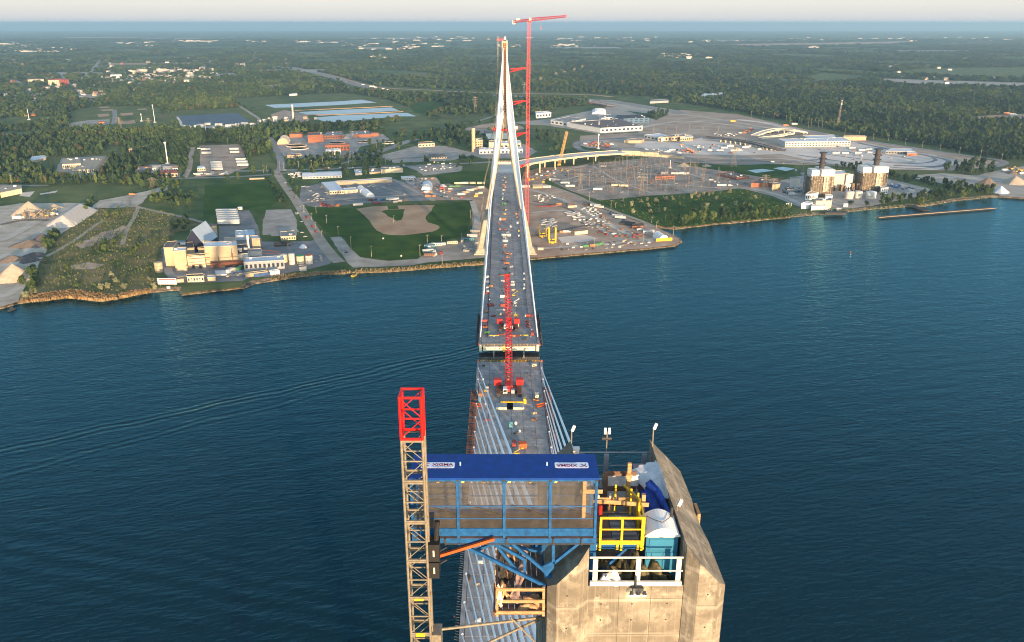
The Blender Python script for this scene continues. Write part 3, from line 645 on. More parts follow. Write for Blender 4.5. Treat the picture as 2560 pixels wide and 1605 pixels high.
ob = thing('steel_beam', 'orange steel beam reaching up from the hoist to the gangway underside', 'beam', (-1.6, 24.1, 223))
wobj(MB().beam(atY(1098, 1389, 24.0), atY(1236, 1347, 24.0), .11, .10), 'web', m_org, ob)
pl = thing('wall_plate', 'narrow white steel plate hanging beside the black hoist drive', 'plate', (-2.68, 24.1, 222.5))
wobj(MB().beam(atY(1094, 1346, 24.05), atY(1087, 1413, 24.05), .05, .14), 'plate', m_white, pl)
wobj(MB().beam(atY(1094.5, 1341, 24.04), atY(1094, 1347, 24.04), .06, .16), 'end_block', m_red, pl)
# --- timber working platform on the left face, strewn with debris netting
wp = thing('timber_platform', 'wooden work platform on the left tower face strewn with netting', 'platform', (.35, 26, 220.2))
fx0, fx1, fz = -.55, 1.16, 220.2
for i in range(8):
    x = fx0 + (fx1 - fx0) * (i + .5) / 8; wobj(MB().bx(x - .1, x + .1, 24.05, 28.6, fz - .05 + rnd.uniform(-.006, .006), fz), 'plank', m_ply, wp)
for y in (24.3, 26.2, 28.2): wobj(MB().bx(fx0 - .1, fx1, y - .06, y + .06, fz - .2, fz - .055), 'joist', m_wood, wp)
for z in (.1, .58, 1.08): wobj(MB().bx(fx0, fx1, 23.98, 24.03, fz + z - .06, fz + z + .06), 'guard_board', m_wood, wp)
for z in (.62, 1.08): wobj(MB().bx(fx0 - .03, fx0 + .02, 24.05, 28.5, fz + z - .05, fz + z + .05), 'guard_board', m_ply, wp)
for x in (fx0 + .02, fx1 - .04): wobj(MB().bx(x - .045, x + .045, 24.035, 24.12, fz - .1, fz + 1.16), 'post', m_wood, wp)
for y in (25.4, 26.6, 27.8, 28.5): wobj(MB().bx(fx0 - .08, fx0 - .03, y - .045, y + .045, fz - .1, fz + 1.14), 'post', m_wood, wp)
wobj(MB().bx(fx0, fx1, 28.52, 28.57, fz + .95, fz + 1.05).bx(fx0, fx1, 28.52, 28.57, fz + .5, fz + .6), 'guard_board', m_ply, wp)
wobj(MB().bx(fx0 - .12, fx0 - .06, 24.0, 25.6, fz - .1, fz + .12), 'toe_plank', m_rust, wp)
m_net = mat('debris_net', (.55, .30, .15), .8, var=.35, scale=7, bump=.03); m_net2 = mat('grey_net', (.24, .17, .16), .8, var=.3, scale=7, bump=.03)
def crumple(c, sx, sy, h, seed, n=12, drop=0, M=None):
    """a heap of cloth: a small grid sheet thrown into folds"""
    r = random.Random(seed); b = MB(); ph = [(r.uniform(2, 7), r.uniform(2, 7), r.uniform(0, 6)) for _ in range(6)]; vs = []
    for j in range(n + 1):
        for i in range(n + 1):
            u, v = i / n * 2 - 1, j / n * 2 - 1; e = min(.8, 1.5 * max(0, 1 - (u * u + v * v) ** 1.2 * .75))
            z = h * e * (.55 + .25 * sum(math.sin(a * u + b_ * v + c_) for a, b_, c_ in ph) / 2) - drop * max(0, abs(u) + abs(v) - 1)
            rr = 1 + .18 * math.sin(5 * math.atan2(v, u) + ph[0][2]) + r.uniform(-.05, .05)
            p = Vector((u * sx / 2 * rr, v * sy / 2 * rr, max(0, z)))
            if M is not None: p = M @ p
            vs.append(Vector(c) + p)
    return b.add(vs, [(j * (n + 1) + i, j * (n + 1) + i + 1, (j + 1) * (n + 1) + i + 1, (j + 1) * (n + 1) + i) for j in range(n) for i in range(n)])
def strip(pts, w, seed, n=4, sag=.12):
    r = random.Random(seed); vs = []; b = MB(); pts = [Vector(p) for p in pts]
    P_ = []
    for a, c in zip(pts, pts[1:]):
        for k in range(4): P_.append(a.lerp(c, k / 4))
    P_.append(pts[-1])
    for q, p in enumerate(P_):
        for i in range(n + 1): t = i / n - .5; vs.append(p + Vector((t * w * (1 + .4 * math.sin(q * 1.3 + seed)), .05 * math.sin(q * 2 + i * 2.2), sag * math.sin(i * 2.1 + q * .8) * .6)))
    return b.add(vs, [(q * (n + 1) + i, q * (n + 1) + i + 1, (q + 1) * (n + 1) + i + 1, (q + 1) * (n + 1) + i) for q in range(len(P_) - 1) for i in range(n)])
dn = tag(crumple((.75, 24.5, fz + .02), .9, .7, .55, 3).obj('debris_net', m_net, smooth=True), 'orange netting heaped in the front corner of the wooden platform', 'netting', 'netting on the wooden platform')
dn2 = MB()
for (x, y, sx, sy, h, sd) in ((-.3, 25.2, .45, .8, .5, 5), (-.25, 26.4, .5, .9, .45, 6), (-.1, 27.6, .7, 1.0, .55, 8)):
    q = crumple((x, y, fz + .02), sx, sy, h, sd); dn2.add(q.v, q.f)
tag(dn2.obj('debris_net', m_net, smooth=True), 'tan netting bunched along the left edge of the wooden platform', 'netting', 'netting on the wooden platform')
tag(strip([(-.42, 24.05, fz + 1.2), (-.42, 24.0, fz + .75), (-.4, 23.99, fz + .35)], .16, 2).obj('debris_net', m_cream, smooth=True), 'pale cloth strip hung over the wooden platform front rail', 'netting', 'netting on the wooden platform')
tag(strip([(.55, 26.6, fz + 2.2), (.5, 25.9, fz + 1.5), (.35, 25.2, fz + .8), (.1, 24.7, fz + .3), (.3, 24.4, fz + .1)], .3, 4).obj('debris_net', m_net2, smooth=True), 'grey netting rope trailing down across the wooden platform', 'netting', 'netting on the wooden platform')
tag(crumple((.5, 25.0, fz + .02), 1.0, .8, .35, 9).obj('debris_net', m_net2, smooth=True), 'grey netting heaped mid floor of the wooden platform', 'netting', 'netting on the wooden platform')
# --- front guard rail in white steel and the lit floodlight
gr = thing('guard_rail', 'white steel guard rail along the front edge of the tower court', 'guard rail', (4.35, 24.22, 221.28))
y0 = 24.18
wobj(MB().bx(2.75, 5.98, y0, y0 + .08, 221.29, 221.47), 'kick_board', m_white, gr)
for x in (2.93, 4.44, 5.86): wobj(MB().bx(x - .085, x + .085, y0 + .085, y0 + .17, 221.29, 222.34), 'post', m_white, gr)
wobj(MB().tube((2.72, y0 + .12, 222.4), (6.0, y0 + .12, 222.4), .035), 'top_rail', m_white, gr)
wobj(MB().tube((2.72, y0 + .05, 221.9), (6.0, y0 + .05, 221.9), .025), 'mid_rail', m_white, gr)
fl = thing('floodlight', 'black floodlight with three lit lamps hung under the white rail', 'floodlight', (4.42, 24.0, 221.2))
wobj(MB().bx(4.24, 4.62, 23.98, 24.12, 221.12, 221.34), 'housing', m_dark, fl); wobj(MB().beam((4.36, 24.1, 221.2), (4.34, 24.14, 221.75), .06), 'bracket', m_dark, fl)
for x in (4.21, 4.43, 4.65):
    lp = MB().lathe([(.05, .12), (.09, 0), (.085, -.02)], (0, 0, 0), n=12); lp.v = [tuple(Matrix.Rotation(-.5, 3, 'X') @ Vector(v) + Vector((x, 23.97, 221.1))) for v in lp.v]; o = wobj(lp, 'reflector', m_dark, fl)
    g_ = MB().lathe([(0, 0), (.075, 0), (.06, -.03), (0, -.045)], (0, 0, 0), n=12); g_.v = [tuple(Matrix.Rotation(-.5, 3, 'X') @ Vector(v) + Vector((x, 23.958, 221.075))) for v in g_.v]; wobj(g_, 'lamp', m_lamp, fl)
ld = bpy.data.lights.new('floodlight_glow', 'POINT'); ld.energy = 14; ld.color = (1, .86, .6); ld.shadow_soft_size = .05; lo = bpy.data.objects.new('floodlight_glow', ld); C.objects.link(lo); lo.location = (4.43, 23.85, 220.98)
# --- sacks, bags, buckets in the court
m_sack = mat('olive_sack', (.035, .034, .018), .7, scale=6, col2=(.13, .10, .05), bump=.04)
for i, (x, y, sx, sy, h, lb) in enumerate(((3.2, 24.95, .75, .8, .95, 'dark olive sack behind the left bay of the white rail'), (3.85, 24.95, 1.0, .8, 1.0, 'paler olive sack leaning by the middle post of the white rail'), (4.95, 24.95, 1.25, .85, 1.15, 'big dark sack behind the right bay of the white rail'), (5.4, 24.75, .75, .55, .7, 'low dark sack by the right post of the white rail'))):
    b = crumple((x, y, 220.72), sx, sy, h * 1.5, 20 + i, n=14); tag(b.obj('sack', m_sack, smooth=True), lb, 'sack', 'sacks in the tower court')
tag(crumple((3.55, 24.4, 221.15), .85, .35, .8, 31).obj('white_bag', m_tarpw, smooth=True), 'white bag slumped against the kick board of the white rail', 'bag')
tag(crumple((3.35, 25.35, 220.75), .5, .5, .9, 33).obj('white_bag', m_tarpw, smooth=True), 'grey white bag standing under the blue landing', 'bag')
bk = thing('bucket', 'pale plastic bucket under the blue landing', 'bucket', (4.05, 25.2, 220.72))
MB().lathe([(0, 0), (.13, 0), (.17, .36), (.15, .36), (.14, .3), (0, .3)], n=14).obj('pail', m_grayp, bk)
tag(MB().lathe([(0, 0), (.26, 0), (.3, .1), (.27, .3), (.2, .33), (.16, .25), (0, .2)], (4.35, 25.1, 220.72), n=14).obj('hose_coil', m_dark), 'dark coil of hose beside the pale bucket', 'hose')
# --- blue landing with yellow gate
ln = thing('landing', 'small blue landing with yellow guard rails in the tower court', 'landing', (3.9, 25.8, 222.2))
wobj(MB().bx(2.95, 4.62, 24.98, 25.06, 222.28, 222.5).bx(2.95, 4.62, 25.07, 27.2, 222.30, 222.36), 'deck_frame', m_blue2, ln)
for i in range(4): wobj(MB().bx(2.97, 3.62, 25.08 + i * .5, 25.56 + i * .5, 222.362, 222.40 + rnd.uniform(0, .01)), 'floor_board', m_ply, ln)
wobj(MB().bx(3.64, 4.6, 25.08, 27.1, 222.362, 222.385), 'grating', m_dark, ln)
gt = MB()
for i in range(24): gt.bx(3.66, 4.58, 25.1 + i * .08, 25.12 + i * .08, 222.386, 222.40)
wobj(gt, 'grating_bars', m_grayp, ln)
for x in (3.14, 3.9, 4.62): wobj(MB().bx(x - .04, x + .04, 24.91, 24.975, 222.25, 223.62), 'rail_post', m_yel, ln)
for x in (2.99, 3.76, 4.5): wobj(MB().bx(x - .045, x + .045, 24.93, 24.972, 222.28, 222.47), 'hinge_plate', m_yel, ln)
wobj(MB().bx(3.1, 4.66, 24.90, 24.955, 223.56, 223.635), 'top_rail', m_yel, ln); wobj(MB().bx(3.185, 4.58, 24.915, 24.955, 223.1, 223.15), 'mid_rail', m_yel, ln); wobj(MB().bx(3.185, 4.58, 24.92, 24.96, 222.5, 222.66), 'toe_board', m_yel, ln)
for y in (25.05, 26.2): wobj(MB().bx(4.66, 4.73, y, y + .07, 222.2, 223.55), 'rail_post', m_yel, ln)
wobj(MB().bx(4.66, 4.72, 25.0, 26.3, 223.5, 223.56).bx(4.66, 4.72, 25.0, 26.3, 223.0, 223.05), 'side_rail', m_yel, ln)
wobj(MB().beam((4.68, 26.4, 223.45), (4.3, 27.6, 223.3), .05, .09), 'side_rail', m_yel, ln)
for x, y in ((3.95, 27.3), (4.5, 27.0), (4.72, 26.7)): wobj(MB().bx(x - .035, x + .035, y, y + .07, 222.0, 223.5), 'rail_post', m_yel, ln)
wobj(MB().beam((3.0, 24.96, 221.1), (4.1, 24.99, 222.3), .09, .09), 'brace', m_blue2, ln); wobj(MB().bx(2.76, 2.98, 24.7, 24.9, 220.74, 223.08), 'column', m_blue2, ln)
wobj(MB().bx(2.98, 3.7, 25.1, 25.2, 222.41, 222.56), 'timber_block', m_wood, ln)
# --- portable toilet
pt = thing('portable_toilet', 'blue portable toilet with a white arched roof inside the tower court', 'toilet', (5.37, 25.6, 220.72))
m_pt = mat('toilet_blue', (.025, .14, .24), .4, var=.06); m_pt2 = mat('toilet_blue_inset', (.032, .165, .275), .4, var=.05)
wobj(MB().bx(4.80, 5.94, 25.03, 26.17, 220.74, 222.83), 'cabin', m_pt, pt)
for xa, xb, za, zb in ((4.92, 5.82, 222.22, 222.66), (4.84, 4.99, 220.8, 222.1), (5.03, 5.38, 220.8, 222.1), (5.44, 5.9, 220.8, 222.1)): wobj(MB().bx(xa, xb, 25.005, 25.028, za, zb), 'wall_panel', m_pt2, pt)
rf = MB(); N = 10; arc = [(4.76 + 1.22 * i / N, 222.83 + .30 * math.sin(math.pi * i / N)) for i in range(N + 1)]
for Y0_, Y1_, k in ((24.98, 26.22, 1),):
    vs = [(x, Y0_, z) for x, z in arc] + [(x, Y1_, z + .02) for x, z in arc]; rf.add(vs, [(i, i + 1, N + 2 + i, N + 1 + i) for i in range(N)] + [tuple(range(N + 1))[::-1], tuple(range(N + 1, 2 * N + 2)), (0, N + 1, 2 * N + 1, N)])
rf = wobj(rf, 'roof', mat('toilet_roof', (.74, .72, .68), .4, var=.06), pt)
wobj(MB().bx(4.75, 6.0 - .01, 24.95, 24.985, 222.79, 222.86), 'eave', m_white, pt)
for x in (5.05, 5.6): wobj(MB().bx(x - .2, x + .2, 25.0, 25.02, 222.74, 222.785), 'vent_strip', m_cream, pt)
wobj(MB().tube((5.85, 26.0, 222.9), (5.85, 26.0, 223.35), .055), 'vent_pipe', m_dark, pt)
wobj(MB().path([(4.8, 25.2, 222.95), (4.9, 25.9, 223.05), (5.15, 25.5, 223.14), (5.4, 25.3, 223.17), (5.7, 25.7, 223.1), (5.85, 26.0, 223.05)], .012, n=5), 'strap', m_dark, pt)
# --- lumber stands, long plank, tarpaulins, chest, crates
lf = thing('lumber_stand', 'wooden lumber stand with two cross boards beside the yellow rails', 'lumber', (3.6, 27.2, 221))
for x in (3.25, 3.75): wobj(MB().bx(x - .05, x + .05, 27.2, 27.28, 220.75, 223.1), 'stud', m_wood, lf)
for z, xa, xb in ((222.9, 3.2, 3.95), (222.9, 4.05, 4.7), (222.25, 3.2, 3.9), (222.25, 4.1, 4.6), (221.75, 3.2, 4.5)): wobj(MB().bx(xa, xb, 27.14, 27.19, z - .14, z + .14), 'cross_board', m_wood, lf)
for x in (3.28, 3.72): wobj(MB().lathe([(.04, 0), (.045, .1), (.02, .14), (.02, .2), (0, .2)], (x, 27.1, 223.05), n=8), 'bottle', m_cream, lf)
wobj(MB().bx(4.62, 4.78, 27.0, 27.12, 220.8, 222.9), 'stud', m_wood, lf)
tp_ = thing('timber_post', 'tall upright timber post standing behind the blue landing', 'post', (4.65, 28.6, 220.75)); wobj(MB().bx(4.56, 4.71, 28.55, 28.68, 220.75, 223.7), 'post_beam', m_wood, tp_); wobj(MB().bx(4.52, 4.75, 28.5, 28.54, 223.05, 223.25), 'cleat', m_wood, tp_)
tp2 = thing('timber_post', 'shorter orange timber post at the corner of the yellow rails', 'post', (4.9, 26.6, 221)); wobj(MB().bx(4.82, 4.96, 26.5, 26.64, 220.75, 223.55), 'post_beam', m_wood, tp2)
pk = tag(MB().beam(atY(1484, 1252, 26.4), atY(1622, 1262, 26.4), .05, .16).obj('plank', m_wood), 'long plank lying level between gangway end and timber post', 'plank')
bf = thing('board_frame', 'brown board frame with white sheeting behind the lumber stand', 'frame', (4.2, 29, 221))
for z in (221.6, 222.3, 223.0): wobj(MB().bx(3.75, 5.0, 28.98, 29.03, z - .1, z + .1), 'board', m_ply, bf)
for x in (3.75,): wobj(MB().bx(x - .1, x + .1, 28.9, 28.97, 220.75, 223.1), 'board', m_ply, bf)
for z in (221.95, 222.65): wobj(MB().bx(3.86, 5.1, 29.04, 29.08, z - .26, z + .26), 'sheet', m_tarpw, bf)
def drape(name, m, pts_a, pts_b, label, n=9, amp=.09, seed=1):
    """hanging cloth between two polylines of equal count"""
    r = random.Random(seed); A, B_ = [Vector(p) for p in pts_a], [Vector(p) for p in pts_b]; rows = []
    for a, c in zip(A, B_):
        rows.append([a.lerp(c, i / n) + Vector((r.uniform(-amp, amp), r.uniform(-amp, amp), r.uniform(-amp, amp) * .8)) for i in range(n + 1)])
    R2 = []
    for a, c in zip(rows, rows[1:]):
        for k in range(4): R2.append([p.lerp(q, k / 4) + Vector((0, 0, r.uniform(-amp, amp) * .35)) for p, q in zip(a, c)])
    R2.append(rows[-1]); w = n + 1; vs = [p for q in R2 for p in q]
    b = MB().add(vs, [(j * w + i, j * w + i + 1, (j + 1) * w + i + 1, (j + 1) * w + i) for j in range(len(R2) - 1) for i in range(n)])
    return tag(b.obj(name, m, smooth=True), label, 'tarpaulin')
drape('white_tarp', m_tarpw, [(6.02, 30.2, 222.95), (5.98, 29.4, 223.05), (5.98, 28.3, 223.0), (6.0, 27.4, 222.9)], [(4.75, 29.6, 222.7), (4.95, 29.2, 222.5), (5.5, 28.6, 222.4), (5.75, 28.0, 222.3)], 'white tarpaulin draped down from the right fin into the court', seed=3)
drape('blue_tarp', m_tarpb, [(5.45, 28.5, 223.0), (5.7, 27.9, 222.95), (5.85, 27.3, 222.85), (5.97, 26.6, 222.7)], [(5.0, 28.3, 222.3), (5.2, 27.6, 222.0), (5.45, 27.0, 221.9), (5.5, 26.5, 221.8)], 'crumpled blue tarpaulin hanging inside the right fin', seed=5)
tag(crumple((5.1, 27.2, 220.74), 1.0, 1.0, 1.0, 41).obj('white_tarp', m_tarpw, smooth=True), 'white sheeting heaped on the court floor behind the toilet', 'tarpaulin')
tag(crumple((5.75, 26.7, 221.9), .45, .4, .7, 43).obj('rag_heap', mat('pale_pink_rag', (.55, .42, .38), .8, var=.2), smooth=True), 'pale pink rags piled at the foot of the blue tarpaulin', 'rags')
ch = thing('storage_chest', 'dusty pink steel storage chest at the back of the court', 'chest', (5.55, 30.6, 220.72)); m_pk = mat('pink_paint', (.33, .21, .22), .6, var=.12)
wobj(MB().bx(5.2, 5.9, 29.9, 31.2, 220.74, 222.1), 'body', m_pk, ch); wobj(MB().bx(5.17, 5.93, 29.86, 31.24, 222.1, 222.17), 'lid', m_pk, ch)
sl = tag(MB().bx(4.75, 5.3, 29.7, 29.95, 221.55, 221.62).bx(4.75, 4.83, 29.72, 29.8, 220.74, 221.55).bx(5.2, 5.28, 29.72, 29.8, 220.74, 221.55).obj('work_bench', m_grayp), 'little grey bench in front of the pink chest', 'bench')
gc = thing('bottle_crate', 'white crate of gas bottles below the middle lamp post', 'crate', (3.85, 30.4, 220.72)); wobj(MB().bx(3.65, 4.0, 30.2, 30.5, 220.74, 221.6), 'crate_body', m_grayp, gc)
for x in (3.74, 3.9): wobj(MB().tube((x, 30.35, 221.3), (x, 30.35, 221.95), .06), 'gas_bottle', m_white, gc)
for x in (3.7, 3.82, 3.94): wobj(MB().bx(x - .02, x + .02, 30.18, 30.2, 220.85, 221.5), 'crate_bar', mat('teal_paint', (.03, .25, .32), .5), gc)
bc = tag(MB().bx(3.35, 3.85, 28.75, 29.05, 220.74, 221.1).bx(3.4, 3.8, 28.8, 29.0, 221.1, 221.16).obj('tool_crate', m_tarpb), 'small dark blue tool crate on the court floor', 'crate')
for i, (x, y, z, lb) in enumerate(((3.2, 27.9, 220.74, 'dark heap of hoses near the gangway end'), (3.9, 28.0, 220.74, 'dark heap of tools behind the lumber stand'))): tag(crumple((x, y, z), .7, .6, .5, 60 + i).obj('hose_heap', m_dark, smooth=True), lb, 'hoses')
tag(MB().tube((3.35, 26.9, 222.45), (3.35, 26.9, 222.85), .07).obj('fire_extinguisher', m_red), 'red fire extinguisher by the lumber stand', 'extinguisher')
# --- back guard rail, lamp posts
br = thing('guard_rail', 'grey guard rail across the open back edge of the tower court', 'guard rail', (4.3, 31.7, 220.72))
for z in (221.25, 221.8, 222.45): wobj(MB().tube((2.68, 31.72, z), (5.98, 31.72, z), .03), 'rail', m_grayp, br)
for x in (3.05, 4.1, 5.75): wobj(MB().bx(x - .11, x + .11, 31.62, 31.7, 220.72, 222.4), 'post', m_grayp, br)
m_lampw = mat('lamp_housing', (.74, .70, .64), .4, var=.05)
def lamp_post(x, y, z0, h, label, two=False, lean=.0):
    t = thing('lamp_post', label, 'lamp', (x, y, z0), 0, 'lamp posts round the tower head')
    MB().tube((0, 0, 0), (lean, 0, h), .03).obj('pole', m_steel, t)
    for dx in ((-.09, .09) if two else (.06,)):
        MB().box((lean + dx, -.05, h + .05), (.10, .08, .28) if two else (.12, .09, .27), M=Matrix.Rotation(.35, 3, 'Y') if not two else None).obj('lamp_head', m_lampw, t)
    if two: MB().tube((-.22, .02, h - .35), (.2, .02, h - .35), .08).obj('siren', m_dark, t)
    return t
lamp_post(2.55, 31.5, 222.7, 1.0, 'lamp post on the left fin tip with a junction box')
jb_ = thing('junction_box', 'white junction box at the foot of the left fin lamp post', 'box', (2.75, 31.5, 222.2)); MB().bx(-.14, .14, -.1, .1, 0, .55).bx(-.16, .16, -.12, .12, .55, .6).obj('case', m_lampw, jb_); MB().bx(-.04, .04, -.115, -.1, .1, .3).obj('door', m_grayp, jb_)
lamp_post(4.1, 31.75, 221.9, 1.55, 'lamp post with twin heads on the back guard rail', two=True)
lamp_post(6.02, 31.4, 222.0, 1.85, 'lamp post on the far tip of the right fin')
lamp_post(6.12, 26.6, 222.4, .75, 'short lamp post on the right fin above the toilet', lean=.08)
tag(MB().bx(7.44, 7.56, 28.4, 29.2, 220.9, 221.5).obj('timber_block', m_wood), 'timber block fixed on the outer edge of the right fin', 'timber')
# ------------------------------------------------------------------ far bank: ground surfaces, each a thin sheet above the one below
m_gravel = mat('gravel', (.33, .27, .205), .95, scale=.05, col2=(.52, .45, .36), detail=8)
m_asph = mat('asphalt', (.155, .145, .138), .9, scale=.04, col2=(.26, .24, .225), detail=8)
m_lot = mat('worn_paving', (.27, .23, .19), .9, scale=.05, col2=(.42, .365, .305), detail=8)
m_dirt = mat('bare_dirt', (.31, .20, .135), .95, scale=.035, col2=(.50, .36, .26), detail=8)
m_tan = mat('tan_earth', (.33, .20, .11), .95, scale=.03, col2=(.46, .305, .185), detail=7)
m_sand = mat('sand_ground', (.33, .28, .22), .95, scale=.03, col2=(.45, .39, .32), detail=7)
m_lawn = mat('lawn', (.022, .060, .005), .95, scale=.03, col2=(.060, .105, .010), detail=8, spec=.1)
m_field = mat('field_grass', (.07, .10, .03), .95, scale=.02, col2=(.15, .16, .055), detail=8, spec=.1)
m_brown = mat('brownfield_grass', (.05, .078, .018), .95, scale=.03, col2=(.25, .18, .08), detail=9, spec=.1)
m_pale = mat('pale_concrete', (.58, .475, .39), .85, scale=.02, col2=(.72, .62, .53), detail=7)
m_road = mat('road_surface', (.20, .185, .17), .9, scale=.03, col2=(.29, .27, .25))
m_track = mat('dusty_track', (.30, .24, .18), .95, scale=.05, col2=(.42, .35, .27), detail=6)
m_pond = mat('pond_water', (.17, .25, .30), .08, var=.15, scale=.01, spec=.8)
m_liner = mat('black_liner', (.028, .03, .045), .45, var=.5, scale=.03)
def pip(X, Y, poly):
    """vectorised point-in-polygon"""
    c = np.zeros(X.shape, bool); n = len(poly)
    for i in range(n):
        x0, y0 = poly[i][0], poly[i][1]; x1, y1 = poly[i - 1][0], poly[i - 1][1]
        if y0 == y1: continue
        k = ((y0 > Y) != (y1 > Y)) & (X < (x1 - x0) * (Y - y0) / (y1 - y0) + x0); c ^= k
    return c
OPEN = []; PATCH_N = [0]
def lift(lay): PATCH_N[0] += 1; return G + .05 * lay + .0012 * PATCH_N[0]
def rough(poly, amp):
    """break the straight edges of a natural outline"""
    out = []
    for i, p in enumerate(poly):
        q = poly[(i + 1) % len(poly)]; k = max(1, min(10, int((q - p).length / 12)))
        for j in range(k):
            s = p.lerp(q, j / k)
            if j: s = s + Vector((rnd.uniform(-amp, amp), rnd.uniform(-amp, amp), 0))
            out.append(s)
    return out
def patch(name, m, zf, pts, lay, amp=1.2, trees=False):
    poly = [at(*(zf(*p[:2]) if len(p) == 2 else p[2](*p[:2]))) for p in pts]
    if not trees: OPEN.append(poly)
    poly = rough(poly, amp)
    struct(name, MB().sheet([(p.x, p.y) for p in poly], lift(lay) + .1), m)
def ribbon(name, m, zf, pts, w, lay, opn=True, z=None):
    P_ = [at(*zf(*p)) for p in pts]; fine_ = []
    for i in range(len(P_) - 1):                                         # Catmull-Rom through the surveyed points
        p0, p1, p2, p3 = P_[max(0, i - 1)], P_[i], P_[i + 1], P_[min(len(P_) - 1, i + 2)]
        for k in range(6):
            t = k / 6; fine_.append(.5 * ((2 * p1) + (p2 - p0) * t + (2 * p0 - 5 * p1 + 4 * p2 - p3) * t * t + (3 * p1 - p0 - 3 * p2 + p3) * t ** 3))
    fine_.append(P_[-1]); Lf, Rt = [], []
    for i, p in enumerate(fine_):
        d = fine_[min(i + 1, len(fine_) - 1)] - fine_[max(0, i - 1)]; d.normalize(); n = Vector((-d.y, d.x, 0)) * w / 2; Lf.append(p + n); Rt.append(p - n)
    k = len(fine_); zz_ = lift(lay) + .1; b = MB().add([(p.x, p.y, zz_) for p in Lf + Rt], [(i, i + 1, k + i + 1, k + i) for i in range(k - 1)])
    struct(name, b, m)
    if opn: OPEN.append(Lf + Rt[::-1])
# quarry, brownfield, factory (left)
patch('quarry_yard', m_gravel, z4, [(-900, 430), (0, 400), (180, 372), (720, 368), (705, 450), (640, 560), (520, 640), (430, 690), (390, 800), (330, 900), (290, 990), (210, 1100), (160, 1215), (0, 1262), (-900, 1400)], 1)
patch('brownfield', m_brown, z4, [(760, 415), (1050, 400), (1180, 400), (1400, 430), (1750, 540), (1500, 640), (1390, 740), (1380, 880), (1330, 980), (1290, 1115), (1000, 1168), (700, 1172), (400, 1185), (200, 1180), (300, 990), (400, 800), (520, 660), (640, 570)], 1, 4)
patch('dirt_patch', m_dirt, z4, [(640, 730), (860, 640), (1060, 560), (1040, 620), (900, 700), (700, 760)], 2, 5)
patch('dirt_patch', m_dirt, z4, [(600, 910), (760, 880), (900, 900), (800, 940), (640, 940)], 2, 4)
patch('dirt_lot', m_gravel, z4, [(775, 415), (850, 350), (1110, 300), (1260, 268), (1450, 215), (1430, 262), (1270, 300), (1225, 370), (1170, 400), (1040, 410)], 2)
ribbon('dirt_track', m_track, z4, [(1150, 300), (1110, 345), (1130, 385), (1230, 415), (1400, 455), (1570, 490), (1770, 545)], 6, 3)
ribbon('dirt_track', m_track, z4, [(1190, 400), (1150, 500), (1090, 600), (1050, 730)], 5, 3)
ribbon('dirt_track', m_track, z4, [(400, 830), (560, 740), (700, 650), (820, 560), (900, 520)], 5, 2)
patch('field', m_field, z4, [(150, 260), (200, 235), (840, 215), (1250, 235), (1250, 265), (830, 345), (700, 362), (230, 365), (150, 340)], 1)
patch('concrete_slab', m_pale, z4, [(165, 310), (185, 280), (300, 270), (255, 318)], 2, .2)
patch('concrete_slab', m_pale, z4, [(340, 290), (500, 262), (480, 280), (350, 300)], 2, .2)
patch('dark_field', m_lawn, z4, [(1760, 215), (2080, 205), (2290, 180), (2405, 330), (2330, 400), (2240, 470), (2150, 430), (1890, 440), (1800, 500), (1740, 500)], 1)
patch('factory_yard', m_asph, z4, [(1385, 760), (1500, 690), (1880, 700), (1885, 455), (2140, 430), (2210, 560), (2250, 700), (2405, 705), (2440, 1000), (2150, 1010), (2090, 1040), (1560, 1060), (1480, 1060), (1400, 960)], 2, .5)
patch('lawn_strip', m_field, z4, [(1565, 1075), (1830, 1072), (2080, 1050), (2085, 1090), (1570, 1145)], 1)
patch('paved_lot', m_lot, z4, [(2285, 430), (2405, 425), (2500, 425), (2550, 520), (2550, 650), (2330, 655), (2270, 500)], 1, .4)
# middle, west of the bridge
ribbon('street', m_track, z5, [(30, 440), (110, 560), (210, 700), (300, 850), (400, 1010), (440, 1070), (520, 1170), (580, 1225)], 13, 3)
patch('paved_lot', m_asph, z5, [(330, 1040), (430, 1010), (540, 1180), (500, 1235), (430, 1255), (330, 1280), (0, 1340), (0, 1050)], 1, .5)
patch('paved_lot', m_lot, z5, [(-80, 850), (120, 840), (240, 960), (40, 980), (-80, 990)], 2, .4)
patch('lawn', m_lawn, z5, [(255, 745), (700, 760), (1000, 730), (1380, 720), (1725, 695), (1715, 800), (1680, 950), (1600, 1010), (1310, 1060), (1320, 1140), (1250, 1190), (1000, 1205), (760, 1175), (690, 1110), (620, 1010), (500, 990)], 2)
patch('bare_ground', m_tan, z5, [(720, 765), (850, 745), (990, 738), (1300, 730), (1400, 735), (1375, 770), (1340, 810), (1318, 850), (1340, 880), (1420, 905), (1442, 922), (1420, 945), (1380, 960), (1240, 980), (1120, 992), (1020, 990), (960, 980), (900, 950), (860, 905), (810, 840)], 3, 1.5)
patch('grass_island', m_lawn, z5, [(940, 785), (1000, 772), (1140, 768), (1130, 800), (1110, 860), (1070, 868), (1000, 830)], 4)
patch('grass_island', m_lawn, z5, [(990, 740), (1080, 738), (1088, 765), (1000, 770)], 4)
patch('shore_drive', m_lot, z5, [(500, 1010), (590, 1000), (680, 1110), (760, 1180), (1000, 1212), (1250, 1195), (1320, 1150), (1330, 1060), (1600, 1050), (1800, 1000), (2300, 1000), (2300, 1160), (1810, 1185), (1330, 1225), (1200, 1250), (700, 1270), (640, 1220)], 1, .8)
patch('storage_yard', m_asph, z5, [(250, 580), (430, 540), (1040, 505), (1170, 540), (1300, 640), (1390, 690), (700, 720), (400, 760), (230, 715)], 1, .3)
ribbon('yard_lane', m_track, z5, [(220, 716), (480, 690), (800, 668), (1290, 640)], 9, 3)
